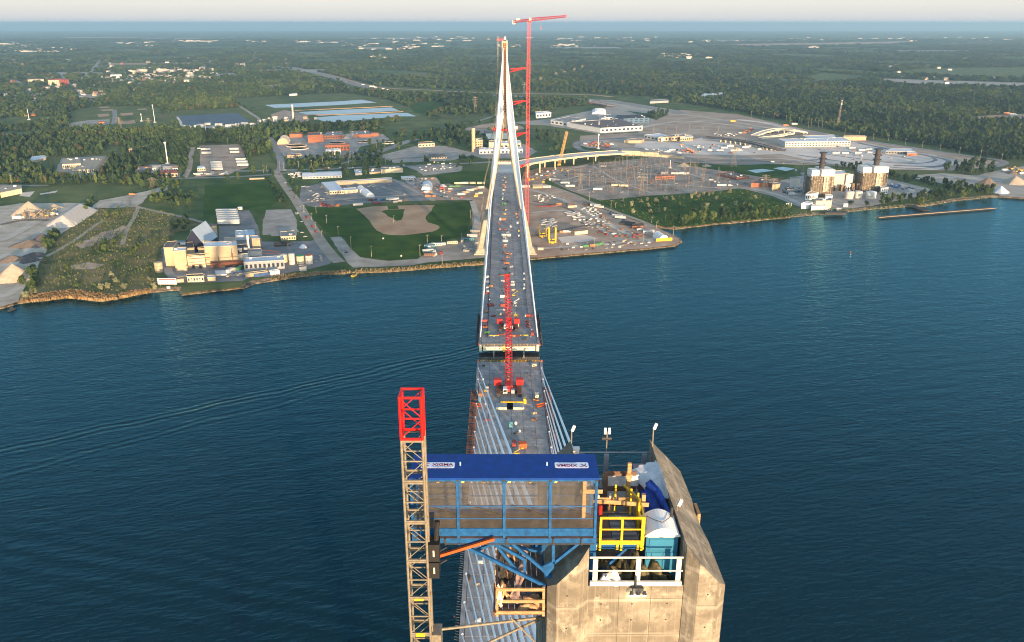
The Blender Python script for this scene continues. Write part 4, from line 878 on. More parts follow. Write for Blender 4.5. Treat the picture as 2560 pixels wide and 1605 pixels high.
ribbon('yard_lane', m_lot, z5, [(1040, 510), (1150, 570), (1290, 640), (1390, 695)], 7, 3)
patch('works_yard', m_dirt, z5, [(1110, 500), (1400, 490), (1560, 560), (1830, 570), (1900, 640), (1900, 1000), (1720, 1000), (1720, 690), (1400, 690), (1300, 640)], 1)
patch('lawn', m_lawn, z5, [(1400, 480), (1640, 440), (1860, 440), (1840, 540), (1450, 550)], 2)
patch('gravel_plaza', m_lot, z5, [(920, 310), (1260, 215), (1500, 225), (1760, 290), (1560, 345), (1050, 370)], 1)
ribbon('road', m_road, z5, [(860, 295), (1000, 245), (1180, 180), (1250, 165)], 20, 2)
ribbon('road', m_road, z5, [(-300, 440), (100, 432), (500, 422), (900, 402), (1200, 395), (1640, 375), (1900, 360)], 14, 3)
ribbon('road', m_road, z5, [(70, 440), (80, 380), (60, 300), (10, 200), (-20, 150)], 14, 2)
ribbon('road', m_road, z5, [(590, 380), (700, 345), (860, 295)], 10, 2)
patch('plant_yard', m_lot, z5, [(20, 195), (150, 150), (400, 120), (950, 120), (1010, 165), (900, 200), (760, 230), (700, 330), (400, 330), (130, 330), (70, 290)], 1)
patch('paved_lot', m_lot, z5, [(1150, 400), (1560, 385), (1640, 400), (1620, 440), (1300, 480), (1250, 440)], 1)
# lagoons, ponds, sports fields, town (upper left)
patch('field', m_field, z1, [(1190, 800), (1200, 775), (1680, 758), (1835, 850), (1790, 900), (1300, 920), (1240, 880)], 1)
patch('lagoon_liner', m_liner, z1, [(1235, 812), (1660, 790), (1755, 852), (1720, 862), (1280, 885)], 2, .5)
ribbon('lagoon_edge', m_pale, z1, [(1240, 818), (1262, 850), (1285, 884), (1400, 880)], 6, 3)
patch('works_ground', m_gravel, z1, [(1290, 890), (1780, 862), (1790, 905), (1300, 920)], 2)
patch('field', m_field, z1, [(1640, 690), (2408, 650), (300, 690, z2), (600, 790, z2), (620, 830, z2), (400, 845, z2), (0, 880, z2), (2200, 880), (1880, 870), (1830, 790), (1680, 740)], 1)
patch('pond', m_pond, z1, [(1850, 735), (2408, 708), (150, 698, z2), (258, 718, z2), (0, 735, z2), (2050, 752), (1920, 755)], 3, .6)
patch('pond', m_pond, z1, [(2085, 785), (2408, 768), (360, 752, z2), (418, 775, z2), (0, 800, z2), (2250, 812), (2140, 800)], 3, .6)
patch('pond', m_pond, z1, [(2200, 824), (0, 808, z2), (470, 790, z2), (535, 815, z2), (400, 815, z2), (0, 855, z2), (2290, 855), (2240, 842)], 3, .6)
for pts in ([(2060, 775), (2408, 760), (370, 745, z2)], [(2140, 806), (0, 803, z2), (440, 783, z2)]):
    a = [at(*(z1(*p) if len(p) == 2 else p[2](*p[:2]))) for p in pts]
    b = MB(); 
    for p, q in zip(a, a[1:]): b.beam(p + Vector((0, 0, .5)), q + Vector((0, 0, .5)), 7, 2)
    struct('dike', b, m_tan)
patch('plant_ground', m_dirt, z1, [(1880, 870), (1900, 800), (1990, 770), (2140, 800), (2180, 860), (2000, 880)], 2)
ribbon('road', m_track, z1, [(1680, 745), (1750, 790), (1820, 840), (1800, 880)], 9, 2)
patch('sports_field', m_field, z1, [(510, 775), (690, 742), (1100, 748), (1135, 880), (1160, 912), (850, 922), (700, 905), (480, 880)], 1)
for q in ([(680, 800), (760, 795), (770, 814), (690, 820)], [(838, 795), (930, 788), (935, 806), (850, 812)], [(835, 850), (940, 842), (950, 862), (850, 872)], [(695, 768), (790, 765), (795, 776), (720, 778)], [(960, 762), (1025, 760), (1030, 768), (970, 770)], [(690, 748), (760, 746), (765, 754), (700, 757)]): patch('ball_diamond', m_tan, z1, q, 2, .4)
patch('paved_lot', m_lot, z1, [(490, 862), (620, 842), (770, 835), (765, 868), (660, 892), (480, 897)], 2)
ribbon('road', m_road, z1, [(800, 770), (805, 820), (795, 870)], 12, 2)
patch('field', m_field, z1, [(0, 830), (200, 815), (410, 815), (420, 845), (200, 880), (0, 900)], 1); patch('field', m_field, z1, [(0, 925), (340, 920), (380, 930), (200, 960), (0, 975)], 1)
patch('pond', m_pond, z1, [(0, 940), (190, 930), (150, 960), (40, 968)], 2)
patch('lot', m_dirt, z1, [(1360, 1240), (1400, 1170), (1395, 1020), (1690, 1010), (1745, 1170), (1660, 1195), (1600, 1225)], 1)
ribbon('road', m_track, z1, [(1350, 1030), (1335, 1100), (1325, 1180), (1290, 1245)], 9, 2)
ribbon('road', m_road, z1, [(-200, 1290), (200, 1300), (340, 1300)], 10, 2)
ribbon('road', m_road, z1, [(1130, 1252), (1600, 1240), (1900, 1222), (2100, 1200)], 12, 2)
patch('lawn', m_field, z1, [(1740, 1100), (1870, 1080), (1960, 1170), (1960, 1200), (1740, 1200)], 1)
patch('school_lot', m_lot, z1, [(370, 1232), (430, 1110), (760, 1088), (760, 1150), (690, 1250), (420, 1262)], 1)
patch('lawn', m_field, z1, [(700, 1060), (740, 1020), (880, 1030), (850, 1080), (720, 1090)], 1)
patch('small_lot', m_lot, z1, [(940, 1210), (1060, 1150), (1250, 1150), (1260, 1240), (960, 1240)], 1)
patch('town_ground', m_lot, z1, [(700, 560), (900, 530), (1130, 500), (1500, 490), (1490, 560), (1280, 560), (1080, 600), (780, 590)], 1, trees=True)
patch('rubble_ground', m_tan, z1, [(1840, 600), (1920, 590), (2000, 585), (1980, 610), (1850, 620)], 1); patch('rubble_ground', m_tan, z1, [(2120, 625), (2210, 618), (2230, 635), (2150, 640)], 1)
# motorway and the land behind the tower
ribbon('motorway', m_road, z2, [(-350, 470), (-200, 500), (0, 560), (200, 612), (420, 652), (870, 658), (1100, 668), (1600, 690), (1900, 712), (2200, 760), (2408, 795)], 46, 2)
ribbon('verge', m_tan, z2, [(-300, 478), (-50, 530), (230, 605), (640, 632), (1090, 652), (1700, 662), (1910, 680)], 26, 1)
ribbon('motorway', m_road, z1, [(1900, 460), (2050, 482), (2170, 500), (2408, 575)], 40, 2)
patch('cleared_ground', m_sand, z2, [(1560, 690), (1900, 700), (2408, 780), (2408, 800), (2200, 800), (1950, 770), (1740, 720)], 1)
patch('field', m_field, z2, [(250, 880), (560, 830), (780, 840), (820, 860), (700, 920), (500, 950), (330, 940)], 1)
patch('grass_mound', m_lawn, z2, [(480, 740), (600, 710), (720, 720), (760, 760), (620, 800), (520, 790)], 1)
patch('brown_mound', m_dirt, z2, [(850, 905), (1000, 870), (1200, 850), (1300, 900), (1180, 930), (960, 935)], 1)
patch('pad', m_lot, z2, [(1200, 860), (1480, 830), (1900, 745), (2210, 840), (2170, 915), (1820, 940), (1600, 900), (1400, 880)], 1)
patch('field', m_lawn, z2, [(2180, 880), (2408, 850), (2408, 930), (2250, 940), (2160, 920)], 1)
patch('field', m_field, z2, [(1280, 870), (1470, 880), (1740, 960), (1600, 980), (1300, 940)], 1)
ribbon('road', m_road, z2, [(1760, 1060), (1690, 1050), (1650, 1015), (1690, 990), (1850, 975), (2100, 960)], 14, 2)
patch('station_yard', m_lot, z2, [(900, 1080), (940, 1040), (1290, 1010), (1380, 1060), (1300, 1110), (1000, 1110)], 1)
ribbon('road', m_road, z2, [(960, 850), (1080, 810), (1240, 740), (1260, 700)], 12, 2)
# yard right of the bridge, substation, meadow
patch('works_yard', m_dirt, z6, [(100, 450), (240, 410), (560, 395), (700, 370), (300, 500), (260, 540), (500, 625), (760, 760), (1100, 880), (1245, 925), (1430, 1020), (1440, 1045), (1395, 1075), (1200, 1098), (800, 1132), (400, 1166), (150, 1185), (60, 1000), (60, 600)], 1)
patch('substation_ground', mat('substation_earth', (.22, .17, .13), .95, scale=.04, col2=(.38, .315, .25), detail=8), z6, [(290, 505), (560, 400), (900, 355), (1240, 318), (1500, 400), (2000, 520), (2060, 575), (1700, 620), (1200, 650), (750, 692), (500, 610)], 2, .6)
ribbon('track', m_track, z6, [(300, 560), (500, 630), (700, 720), (900, 795), (1100, 865), (1230, 925)], 7, 3)
patch('meadow', m_lawn, z6, [(720, 695), (1200, 655), (1700, 625), (2000, 605), (2180, 660), (2405, 725), (2405, 822), (2000, 862), (1400, 922), (1265, 910), (1100, 855)], 1, trees=True)
patch('concrete_pad', m_pale, z6, [(390, 1010), (620, 985), (740, 1020), (620, 1050), (430, 1060)], 2, .3)
patch('field', m_lawn, z6, [(1500, 400), (1800, 390), (2405, 375), (2450, 430), (2300, 480), (2050, 520), (1900, 460)], 1)
ribbon('road', m_road, z6, [(1250, 318), (1400, 350), (1800, 378), (2100, 378), (2500, 350), (2700, 340)], 13, 3)
patch('plaza_ground', mat('plaza_earth', (.29, .20, .14), .95, scale=.02, col2=(.46, .35, .26), detail=8), z3, [(-150, 830), (0, 770), (400, 800), (870, 905), (1300, 985), (1700, 1045), (2050, 1105), (2265, 1138), (2200, 1168), (1900, 1195), (1500, 1190), (1000, 1158), (700, 1150), (0, 1140), (-700, 1020), (-700, 950), (-300, 930)], 1)
patch('plaza_paving', m_pale, z3, [(170, 960), (0, 1000), (-300, 985), (-320, 1030), (0, 1078), (420, 1088), (700, 1078), (1000, 1142), (1400, 1182), (1800, 1190), (1990, 1140), (1700, 1075), (1450, 1035), (1200, 990), (1080, 1010), (740, 1040), (500, 1010)], 2)
ribbon('plaza_kerb', m_asph, z3, [(980, 1075), (1300, 1118), (1500, 1142), (1700, 1142), (1790, 1120), (1740, 1095)], 7, 3)
ribbon('plaza_kerb', m_asph, z3, [(820, 1085), (1200, 1140), (1600, 1180), (1850, 1165)], 7, 3)
ribbon('road', m_road, z3, [(870, 915), (1300, 985), (1700, 1045), (2050, 1098), (2220, 1118), (2270, 1142), (2200, 1168)], 15, 3)
ribbon('ramp', m_pale, z3, [(400, 838), (600, 862), (870, 925)], 22, 3); ribbon('ramp', m_pale, z3, [(1200, 985), (1450, 1040), (1800, 1090)], 10, 3)
patch('pond', m_pond, z7, [(30, 605), (160, 592), (268, 608), (100, 628)], 2, .5); patch('pond', m_pond, z7, [(250, 588), (330, 575), (445, 592), (360, 612)], 2, .5)
patch('plant_yard', m_lot, z7, [(0, 765), (200, 740), (330, 690), (550, 640), (900, 640), (1250, 680), (1620, 770), (1500, 830), (1250, 880), (1100, 912), (880, 935), (700, 945), (500, 930), (250, 830)], 2, .5)
patch('brick_yard', m_dirt, z7, [(-500, 560), (0, 640), (330, 690), (200, 740), (0, 765), (-400, 720)], 1)
patch('quarry_yard', m_sand, z7, [(1450, 650), (1700, 630), (2000, 650), (2200, 600), (2405, 570), (3200, 560), (3200, 880), (2405, 842), (2200, 828), (2170, 800), (2000, 740), (1700, 720)], 1)
patch('sand_cut', m_tan, z3, [(1880, 832), (2240, 802), (2500, 795), (2500, 870), (2350, 850), (2100, 852)], 1); patch('far_field', m_field, z3, [(1290, 530), (1700, 480), (2600, 470), (2600, 545), (2000, 545), (1700, 520)], 1)
patch('far_lot', m_lot, z3, [(1300, 545), (1700, 560), (2600, 585), (2600, 615), (1900, 605), (1500, 590)], 1); patch('far_field', m_tan, z3, [(0, 312), (1000, 300), (1700, 286), (1500, 310), (500, 325)], 1, 30)
patch('far_field', m_field, z3, [(860, 540), (1000, 510), (1280, 530), (1260, 560), (1000, 570)], 1)

# open fields, cleared strips and roads out on the plain
rf = random.Random(21)
for i in range(64):
    y = 93 + 145 * rf.random() ** 1.7; x = rf.uniform(-20, 2580)
    if 150 < y and (x > 900 or y > 190): continue
    w, h_ = rf.uniform(50, 260), rf.uniform(1.2, 2.6) * (1 + (y - 85) / 45); k = rf.uniform(-20, 20)
    patch('far_field', rf.choice([m_field, m_field, m_tan, m_lot, m_field]), zp, [(x, y), (x + w, y + rf.uniform(-1, 1)), (x + w + k, y + h_), (x + k, y + h_ + rf.uniform(-1, 1))], 1, 8)

# haul roads, wheel tracks and worn lanes across the yards
m_haul = mat('haul_road', (.40, .34, .27), .95, scale=.05, col2=(.56, .49, .41)); m_rut = mat('wheel_rut', (.15, .11, .08), .95, scale=.05, col2=(.23, .175, .13))
for zf, pts, w, m in ((z3, [(-300, 900), (0, 850), (300, 870), (560, 905), (760, 945)], 16, m_haul), (z3, [(0, 800), (260, 835), (520, 880), (800, 930), (1180, 985), (1500, 1045), (1800, 1100), (1990, 1140)], 14, m_haul), (z3, [(-600, 990), (-200, 960), (100, 930), (400, 925)], 12, m_haul), (z3, [(0, 1095), (300, 1110), (700, 1112), (1000, 1150)], 12, m_haul), (z3, [(100, 1130), (500, 1128), (900, 1148)], 10, m_asph), (z3, [(1240, 1000), (1480, 1050), (1720, 1090), (1880, 1128), (1800, 1165), (1500, 1160)], 9, m_asph), (z3, [(1100, 1040), (1300, 1060), (1500, 1095), (1640, 1120), (1560, 1140), (1250, 1110)], 6, m_haul),
    (z6, [(150, 600), (300, 640), (500, 720), (760, 860), (1000, 980), (1200, 1050)], 9, m_haul), (z6, [(160, 800), (420, 780), (600, 830), (800, 960), (1000, 1060)], 7, m_haul), (z6, [(170, 1000), (380, 960), (560, 920), (700, 900)], 6, m_rut), (z6, [(200, 1110), (500, 1090), (900, 1060), (1250, 1020)], 7, m_haul), (z6, [(180, 700), (420, 745), (560, 800)], 5, m_rut), (z6, [(120, 500), (300, 460), (500, 420), (640, 395)], 8, m_haul), (z6, [(600, 200), (740, 180), (880, 205), (860, 240), (680, 240), (600, 210)], 8, m_haul),
    (z6, [(420, 520), (800, 440), (1250, 400), (1700, 520)], 6, m_haul), (z6, [(560, 610), (900, 560), (1400, 560), (1800, 590)], 6, m_haul), (z6, [(700, 400), (900, 520), (1200, 630)], 5, m_haul),
    (z5, [(1180, 540), (1320, 600), (1440, 650), (1700, 690)], 8, m_haul), (z5, [(1400, 640), (1600, 600), (1830, 590)], 6, m_haul), (z5, [(1720, 700), (1760, 850), (1740, 1000), (1780, 1100)], 8, m_haul), (z5, [(300, 600), (420, 650), (700, 700)], 5, m_lot), (z5, [(640, 560), (760, 640), (900, 690)], 5, m_lot), (z5, [(820, 545), (1010, 600), (1180, 650)], 5, m_lot), (z5, [(960, 300), (1200, 260), (1500, 300)], 5, m_haul), (z5, [(1020, 340), (1300, 320), (1560, 330)], 5, m_asph),
    (z4, [(0, 700), (200, 600), (420, 480), (640, 400)], 12, m_haul), (z4, [(60, 950), (260, 760), (480, 600)], 10, m_haul), (z4, [(0, 560), (200, 520), (420, 520)], 8, m_rut), (z4, [(40, 1180), (180, 1080), (260, 960)], 9, m_haul), (z4, [(1440, 720), (1450, 960), (1600, 1000), (2080, 985), (2400, 960)], 8, m_lot), (z7, [(60, 760), (300, 820), (520, 910)], 9, m_haul), (z7, [(1250, 820), (1450, 790), (1330, 720)], 8, m_haul), (z7, [(1480, 680), (1800, 670), (2100, 690), (2400, 720)], 12, m_haul)): ribbon('worn_lane', m, zf, pts, w, 5)

# streets and clearings among the trees of the left suburbs and the far woods
for pts, w in (([(-20, 645), (300, 652), (740, 640)], 12), ([(-20, 722), (380, 702), (490, 722)], 12), ([(110, 560), (200, 640), (270, 745)], 14), ([(420, 520), (520, 620), (640, 700)], 14), ([(-20, 505), (500, 484), (1100, 472), (2000, 452)], 22), ([(1130, 478), (1000, 570), (900, 700)], 16), ([(-20, 432), (800, 418), (1700, 402)], 30), ([(700, 420), (640, 500), (560, 560)], 20), ([(1500, 405), (1420, 470), (1300, 560)], 20)): ribbon('street', m_lot, z1, pts, w, 2)
for q in ([(300, 612), (430, 602), (450, 628), (310, 638)], [(540, 664), (700, 655), (720, 690), (560, 700)], [(60, 575), (180, 570), (170, 590), (70, 595)], [(820, 560), (960, 552), (980, 575), (840, 582)], [(1150, 580), (1320, 572), (1340, 590), (1160, 598)], [(300, 452), (620, 446), (640, 458), (310, 464)], [(1500, 520), (1640, 512), (1660, 530), (1520, 538)], [(20, 670), (110, 665), (120, 690), (20, 694)], [(880, 470), (1080, 462), (1090, 474), (890, 482)]): patch('clearing', rnd.choice([m_field, m_field, m_lot]), z1, q, 1, 5)
# ------------------------------------------------------------------ trees: leaf-clump crowns on tapered trunks
def leaf_mat(name, c1, c2):
    m = mat(name, c1, .8, scale=.35, col2=c2, rand=.28, spec=.15); return m
m_leaf = [leaf_mat('leaf_mid', (.024, .048, .016), (.062, .092, .032)), leaf_mat('leaf_dark', (.015, .036, .015), (.036, .062, .026)), leaf_mat('leaf_bright', (.042, .074, .018), (.105, .130, .038)), leaf_mat('leaf_pale', (.15, .16, .09), (.27, .26, .15)), leaf_mat('leaf_bronze', (.055, .052, .024), (.095, .078, .034))]
m_bark = mat('bark', (.06, .045, .035), .9, var=.3, scale=2)
def crown_mesh(name, m, seed, nlobe=9, nleaf=26, shape=1.0, leaf=.13):
    """unit crown (radius about .5, height about 1 x shape): lobes of many small leaf-clump faces round a broken-up core"""
    r = random.Random(seed); b = MB()
    lobes = []
    for i in range(nlobe):
        t = r.uniform(0, 6.283); q = r.uniform(.0, .30); z = r.uniform(.22, .86); q *= 1.25 - abs(z - .5)
        lobes.append((Vector((q * math.cos(t), q * math.sin(t), z * shape)), r.uniform(.15, .27) * (1.15 - .5 * z)))
    lobes.append((Vector((0, 0, .5 * shape)), .27))
    for c, R_ in lobes:
        for k in range(nleaf):
            d = Vector((r.gauss(0, 1), r.gauss(0, 1), r.gauss(.25, 1))).normalized(); p = c + Vector((d.x, d.y, d.z * (.8 + .4 * shape) / 1.1)) * R_ * r.uniform(.72, 1.08)
            n = (d + Vector((r.gauss(0, .45), r.gauss(0, .45), r.gauss(0, .45)))).normalized(); u = n.orthogonal().normalized(); v = n.cross(u); a = r.uniform(0, 6.28); u, v = u * math.cos(a) + v * math.sin(a), v * math.cos(a) - u * math.sin(a)
            s = leaf * r.uniform(.55, 1.25)
            b.add([p - u * s * .6, p + v * s * .45 + n * .02, p + u * s * .6, p - v * s * .45 + n * .02], [(0, 1, 2, 3)])
        e = R_ * .78                                                      # dim heart of the lobe, so that the sky shows only through the gaps
        b.add([c + Vector(q) * e for q in ((1, 0, 0), (-1, 0, 0), (0, 1, 0), (0, -1, 0), (0, 0, 1), (0, 0, -1))], [(0, 2, 4), (2, 1, 4), (1, 3, 4), (3, 0, 4), (2, 0, 5), (1, 2, 5), (3, 1, 5), (0, 3, 5)])
    me = bpy.data.meshes.new(name); me.from_pydata(b.v, [], b.f); me.materials.append(m); return me
trunk_me = MB().tube((0, 0, 0), (0, 0, .34), .035, .022, n=6).tube((0, 0, .30), (.16, .05, .58), .02, .008, n=5).tube((0, 0, .3), (-.13, .1, .6), .018, .008, n=5).tube((0, 0, .32), (.02, -.12, .66), .016, .007, n=5).mesh('trunk', m_bark)
CROWN = [[crown_mesh('crown', m_leaf[k], 10 * k + j, shape=(1.15 if k == 3 else 1.0)) for j in range(3)] for k in range(5)]
CLUMP = [crown_mesh('crown', m_leaf[k], 90 + k * 3 + j, nlobe=8, nleaf=17, leaf=.165) for k in (0, 1, 2, 4) for j in range(2)]
TREES = []                                                               # (x, y, height, width, kind, label, group)
def ground_xy(zf, x, y): p = at(*zf(x, y)); return p.x, p.y
def grove(zf, pts, n, h, kinds, label, group, wr=.9, seed=0):
    r = random.Random(seed + len(TREES)); P_ = [at(*zf(*p)) for p in pts]; X = [p.x for p in P_]; Y = [p.y for p in P_]; k = tries = 0; got = []
    while k < n and tries < n * 60:
        tries += 1; x, y = r.uniform(min(X), max(X)), r.uniform(min(Y), max(Y))
        if not pip(np.array([x]), np.array([y]), P_)[0] or any((x - a) ** 2 + (y - b_) ** 2 < (h[0] * .32) ** 2 for a, b_ in got): continue
        got.append((x, y)); hh = r.uniform(*h); TREES.append((x, y, hh, hh * wr * r.uniform(.75, 1.2), r.choice(kinds), label, group)); k += 1
def spots(zf, pts, h, kinds, label, group, wr=1.0):
    r = random.Random(len(TREES))
    for p in pts: x, y = ground_xy(zf, *p); hh = r.uniform(*h); TREES.append((x, y, hh, hh * wr * r.uniform(.85, 1.2), r.choice(kinds), label, group))
grove(z4, [(360, 790), (400, 690), (440, 640), (530, 640), (510, 700), (400, 790)], 16, (6, 11), (0, 2), 'green tree in the clump between the quarry piles and the brownfield', 'trees between quarry and brownfield')
grove(z4, [(190, 1060), (240, 960), (320, 980), (350, 1130), (230, 1175)], 10, (7, 14), (0, 2), 'bushy tree at the water corner of the quarry yard', 'trees at the quarry water corner')
spots(z4, [(270, 1165), (300, 1150), (230, 1190), (870, 1120), (1000, 1060), (960, 1010), (1070, 1115), (1280, 1040), (1340, 1060), (1365, 1070), (390, 890), (930, 1110), (1330, 1115)], (4, 7), (3,), 'pale grey green shrub along the brownfield shore', 'pale shrubs by the brownfield shore', 1.2)
grove(z4, [(665, 815), (700, 770), (900, 715), (1000, 720), (980, 770), (800, 810)], 16, (4, 8), (0, 2), 'small tree in the row across the middle of the brownfield', 'trees across the brownfield')
grove(z4, [(1090, 830), (1120, 760), (1300, 690), (1400, 670), (1380, 720), (1200, 800)], 14, (4, 8), (0, 2), 'small tree on the brownfield near the factory end', 'trees beside the factory')
grove(z4, [(880, 490), (1080, 400), (1120, 460), (1080, 490), (900, 510)], 12, (4, 9), (0, 2), 'small tree beside the bend of the dirt track', 'trees by the track bend')
grove(z4, [(1210, 360), (1290, 300), (1500, 230), (1740, 205), (1740, 330), (1620, 450), (1540, 450), (1400, 380), (1280, 370)], 34, (7, 13), (0, 2, 1), 'leafy tree in the thicket above the factory field', 'trees above the factory field')
grove(z4, [(1480, 560), (1600, 480), (1640, 520), (1560, 640), (1480, 650)], 10, (7, 11), (1, 0), 'dark tree in the shade behind the factory', 'trees behind the factory')
grove(z4, [(2290, 180), (2350, 200), (2440, 350), (2470, 420), (2405, 380)], 14, (7, 11), (0, 1), 'tree in the row along the dusty street', 'trees along the dusty street')
grove(z4, [(710, 400), (800, 340), (800, 390), (730, 470), (690, 480)], 8, (7, 11), (0, 2), 'tree at the upper corner of the quarry', 'trees at the quarry corner')
spots(z4, [(575, 940), (665, 1095), (700, 720), (1060, 680)], (4, 6), (2,), 'lone bright green bush on the brownfield', 'lone bushes on the brownfield', 1.2)
grove(z5, [(120, 560), (200, 560), (270, 680), (230, 700)], 9, (5, 9), (4, 0), 'brownish tree beside the dusty street and storage yard', 'trees by the storage yard')
spots(z5, [(645, 485)], (15, 16), (0,), 'big round tree beside the long white warehouse', None, 1.1); spots(z5, [(805, 480)], (13, 14), (0,), 'second big tree right of the long white warehouse', None, 1.0)
grove(z5, [(110, 380), (240, 340), (620, 330), (590, 400), (150, 410)], 40, (6, 11), (0, 2, 1), 'tree on the grass in front of the red brick works', 'trees before the brick works')
spots(z5, [(650, 315), (475, 350)], (8, 9), (2,), 'yellow green tree in front of the red brick works', 'yellow green trees before the brick works', 1.1)
grove(z5, [(760, 330), (850, 310), (900, 390), (780, 400)], 10, (7, 12), (0, 1), 'tree on the triangle of grass by the gravel plaza', 'trees on the grass triangle')
grove(z5, [(1260, 200), (1270, 140), (1500, 70), (1730, 130), (1720, 215), (1560, 225), (1400, 205)], 60, (9, 16), (1, 1, 0), 'dark tree in the dense wood left of the power station', 'trees left of the power station')
spots(z5, [(1335, 365), (1615, 350), (1705, 385), (1600, 410), (1020, 395), (1720, 350)], (9, 12), (0, 1), 'roadside tree between the gravel plaza and the tower', 'roadside trees by the plaza', .95)
grove(z6, [(1345, 920), (1370, 850), (1700, 800), (2000, 780), (2330, 760), (2405, 760), (2405, 815), (2000, 858), (1420, 920)], 62, (6, 13), (0, 2, 2, 0), 'green tree on the river bank below the meadow', 'trees on the meadow bank', .8)
spots(z6, [(1110, 712), (1160, 700), (1235, 715), (1325, 700), (1540, 680), (1600, 672), (1575, 650), (1690, 655), (1755, 698), (1670, 758), (1800, 760), (1920, 738), (2005, 735), (2090, 678), (1870, 632), (950, 710), (1030, 745), (1170, 748), (1310, 785), (1260, 800), (1190, 805), (1040, 810), (1745, 840), (1640, 660), (1380, 690), (1720, 640)], (5, 8), (3,), 'pale silvery shrub dotted on the green meadow', 'pale shrubs on the meadow', 1.15)
spots(z6, [(1435, 765), (1320, 860), (1680, 830), (1640, 900)], (7, 11), (2,), 'bright green poplar standing out on the meadow', 'poplars on the meadow', .5)
spots(z7, [(920, 905), (1050, 910)], (8, 10), (1,), 'round dark tree in front of the plant storage tanks', 'round trees before the tanks', 1.1)
grove(z7, [(1150, 915), (1180, 870), (1430, 840), (1430, 905), (1300, 920)], 16, (8, 13), (0, 2), 'tree on the bank just right of the plant tanks', 'trees right of the plant tanks')
grove(z7, [(1440, 905), (1500, 840), (1700, 790), (1900, 780), (2120, 800), (2150, 830), (1980, 838), (1800, 860), (1560, 908)], 44, (8, 16), (0, 2, 1), 'big tree in the wooded bank near the timber pier', 'trees on the bank by the pier')
spots(z7, [(1875, 830), (1550, 880)], (13, 14), (3,), 'pale flowering tree in the wooded bank near the timber pier', 'pale trees by the pier', .95)
grove(z7, [(1230, 650), (1260, 620), (1500, 690), (1900, 720), (1960, 765), (1600, 745), (1250, 690)], 46, (6, 11), (1, 0), 'dark tree in the belt between plant yard and quarry', 'trees between plant and quarry')
grove(z7, [(1700, 630), (1780, 560), (2000, 530), (2180, 600), (2180, 640), (1900, 640)], 34, (9, 15), (0, 1), 'tree in the clump at the end of the plaza loop', 'trees at the plaza loop')
grove(z7, [(790, 600), (800, 560), (1020, 570), (1000, 620)], 18, (7, 11), (1, 0), 'dark tree behind the power plant boilers', 'trees behind the boilers')
grove(z6, [(190, 190), (210, 100), (430, 100), (440, 190), (300, 200)], 26, (9, 15), (0, 1), 'tree in the grove behind the red tower crane', 'trees behind the tower crane')
grove(z6, [(310, 280), (320, 210), (480, 210), (490, 265), (400, 285)], 14, (8, 12), (0, 2), 'tree in the grove beside the tan lattice boom', 'trees beside the tan boom')
# woods on the plain behind, thinning out into single clumps with distance
PX = lambda X, Y, z=G: (1280 + F_PX * X / (Y * cP + (EYE - z) * sP), 802.5 - F_PX * (Y * sP - (EYE - z) * cP) / (Y * cP + (EYE - z) * sP))
WOODS = [
 (1.0, z3, [(-60, 300), (-60, 725), (0, 720), (400, 785), (860, 872), (1300, 955), (1700, 1010), (2050, 1085), (2300, 1128), (2800, 1100), (2800, 260)]),
 (1.0, z2, [(-400, 350), (2500, 350), (2500, 700), (1700, 652), (1200, 640), (600, 620), (250, 598), (-400, 450)]),
 (.62, z1, [(-300, 240), (2500, 240), (2500, 480), (1700, 520), (1500, 700), (0, 800), (-300, 800)]),
 (1.0, z1, [(760, 580), (1500, 560), (2000, 485), (2408, 590), (2408, 650), (1640, 690), (1680, 755), (1200, 778), (1090, 748), (780, 738)]),
 (.85, z1, [(-300, 640), (500, 690), (720, 740), (500, 780), (480, 880), (0, 960), (-300, 960)]),
 (1.0, z1, [(-300, 960), (400, 920), (700, 905), (1250, 915), (1500, 930), (1950, 880), (2350, 860), (2408, 900), (2020, 950), (1990, 1000), (1850, 1100), (1720, 1010), (1380, 1010), (1330, 1030), (1290, 1230), (1070, 1130), (900, 1060), (700, 1085), (440, 1095), (0, 1120), (-300, 1120)]),
 (.8, z1, [(-300, 1120), (100, 1120), (400, 1225), (780, 1250), (1100, 1240), (1120, 1320), (700, 1290), (200, 1300), (-300, 1300)]),
 (.9, z1, [(700, 1090), (1070, 1130), (950, 1200), (930, 1240), (700, 1240), (680, 1150)]),
 (.8, z1, [(1690, 1010), (1850, 1100), (1960, 1180), (1960, 1215), (1740, 1200), (1720, 1100)]),
 (1.0, z2, [(-20, 610), (240, 640), (700, 660), (1050, 670), (1060, 800), (700, 800), (620, 830), (300, 690), (0, 660)]),
 (1.0, z2, [(-20, 880), (420, 850), (560, 840), (330, 930), (0, 900)]),
 (1.0, z2, [(1200, 700), (1560, 690), (1740, 690), (1730, 740), (1600, 750), (1350, 800), (1220, 830)]),
 (.9, z2, [(2130, 800), (2200, 780), (2408, 800), (2408, 870), (2180, 830)]),
 (1.0, z3, [(0, 810), (120, 830), (420, 900), (380, 930), (0, 930)]),
 (.9, z3, [(-200, 740), (0, 780), (-60, 800), (-200, 800)]),
 (.05, z1, [(0, 700), (2408, 640), (2408, 1240), (1900, 1300), (0, 1320)]), (.08, z2, [(150, 640), (1300, 640), (1330, 860), (900, 1120), (600, 1150), (0, 1150)]), (.06, z6, [(1250, 60), (2400, 10), (2400, 130), (1250, 160)]), (.10, z5, [(80, 330), (1000, 300), (1600, 350), (1600, 420), (700, 450), (100, 450)]), (.12, z6, [(1500, 390), (2400, 370), (2450, 440), (2200, 500), (1950, 470)]),
 (.35, zp, [(0, 84), (2560, 84), (2560, 130), (0, 130)]),
 (1.0, zp, [(-40, 128), (-40, 145), (2600, 150), (2600, 128)])]
rg = np.random.default_rng(5); pts = []
D = 1050.0
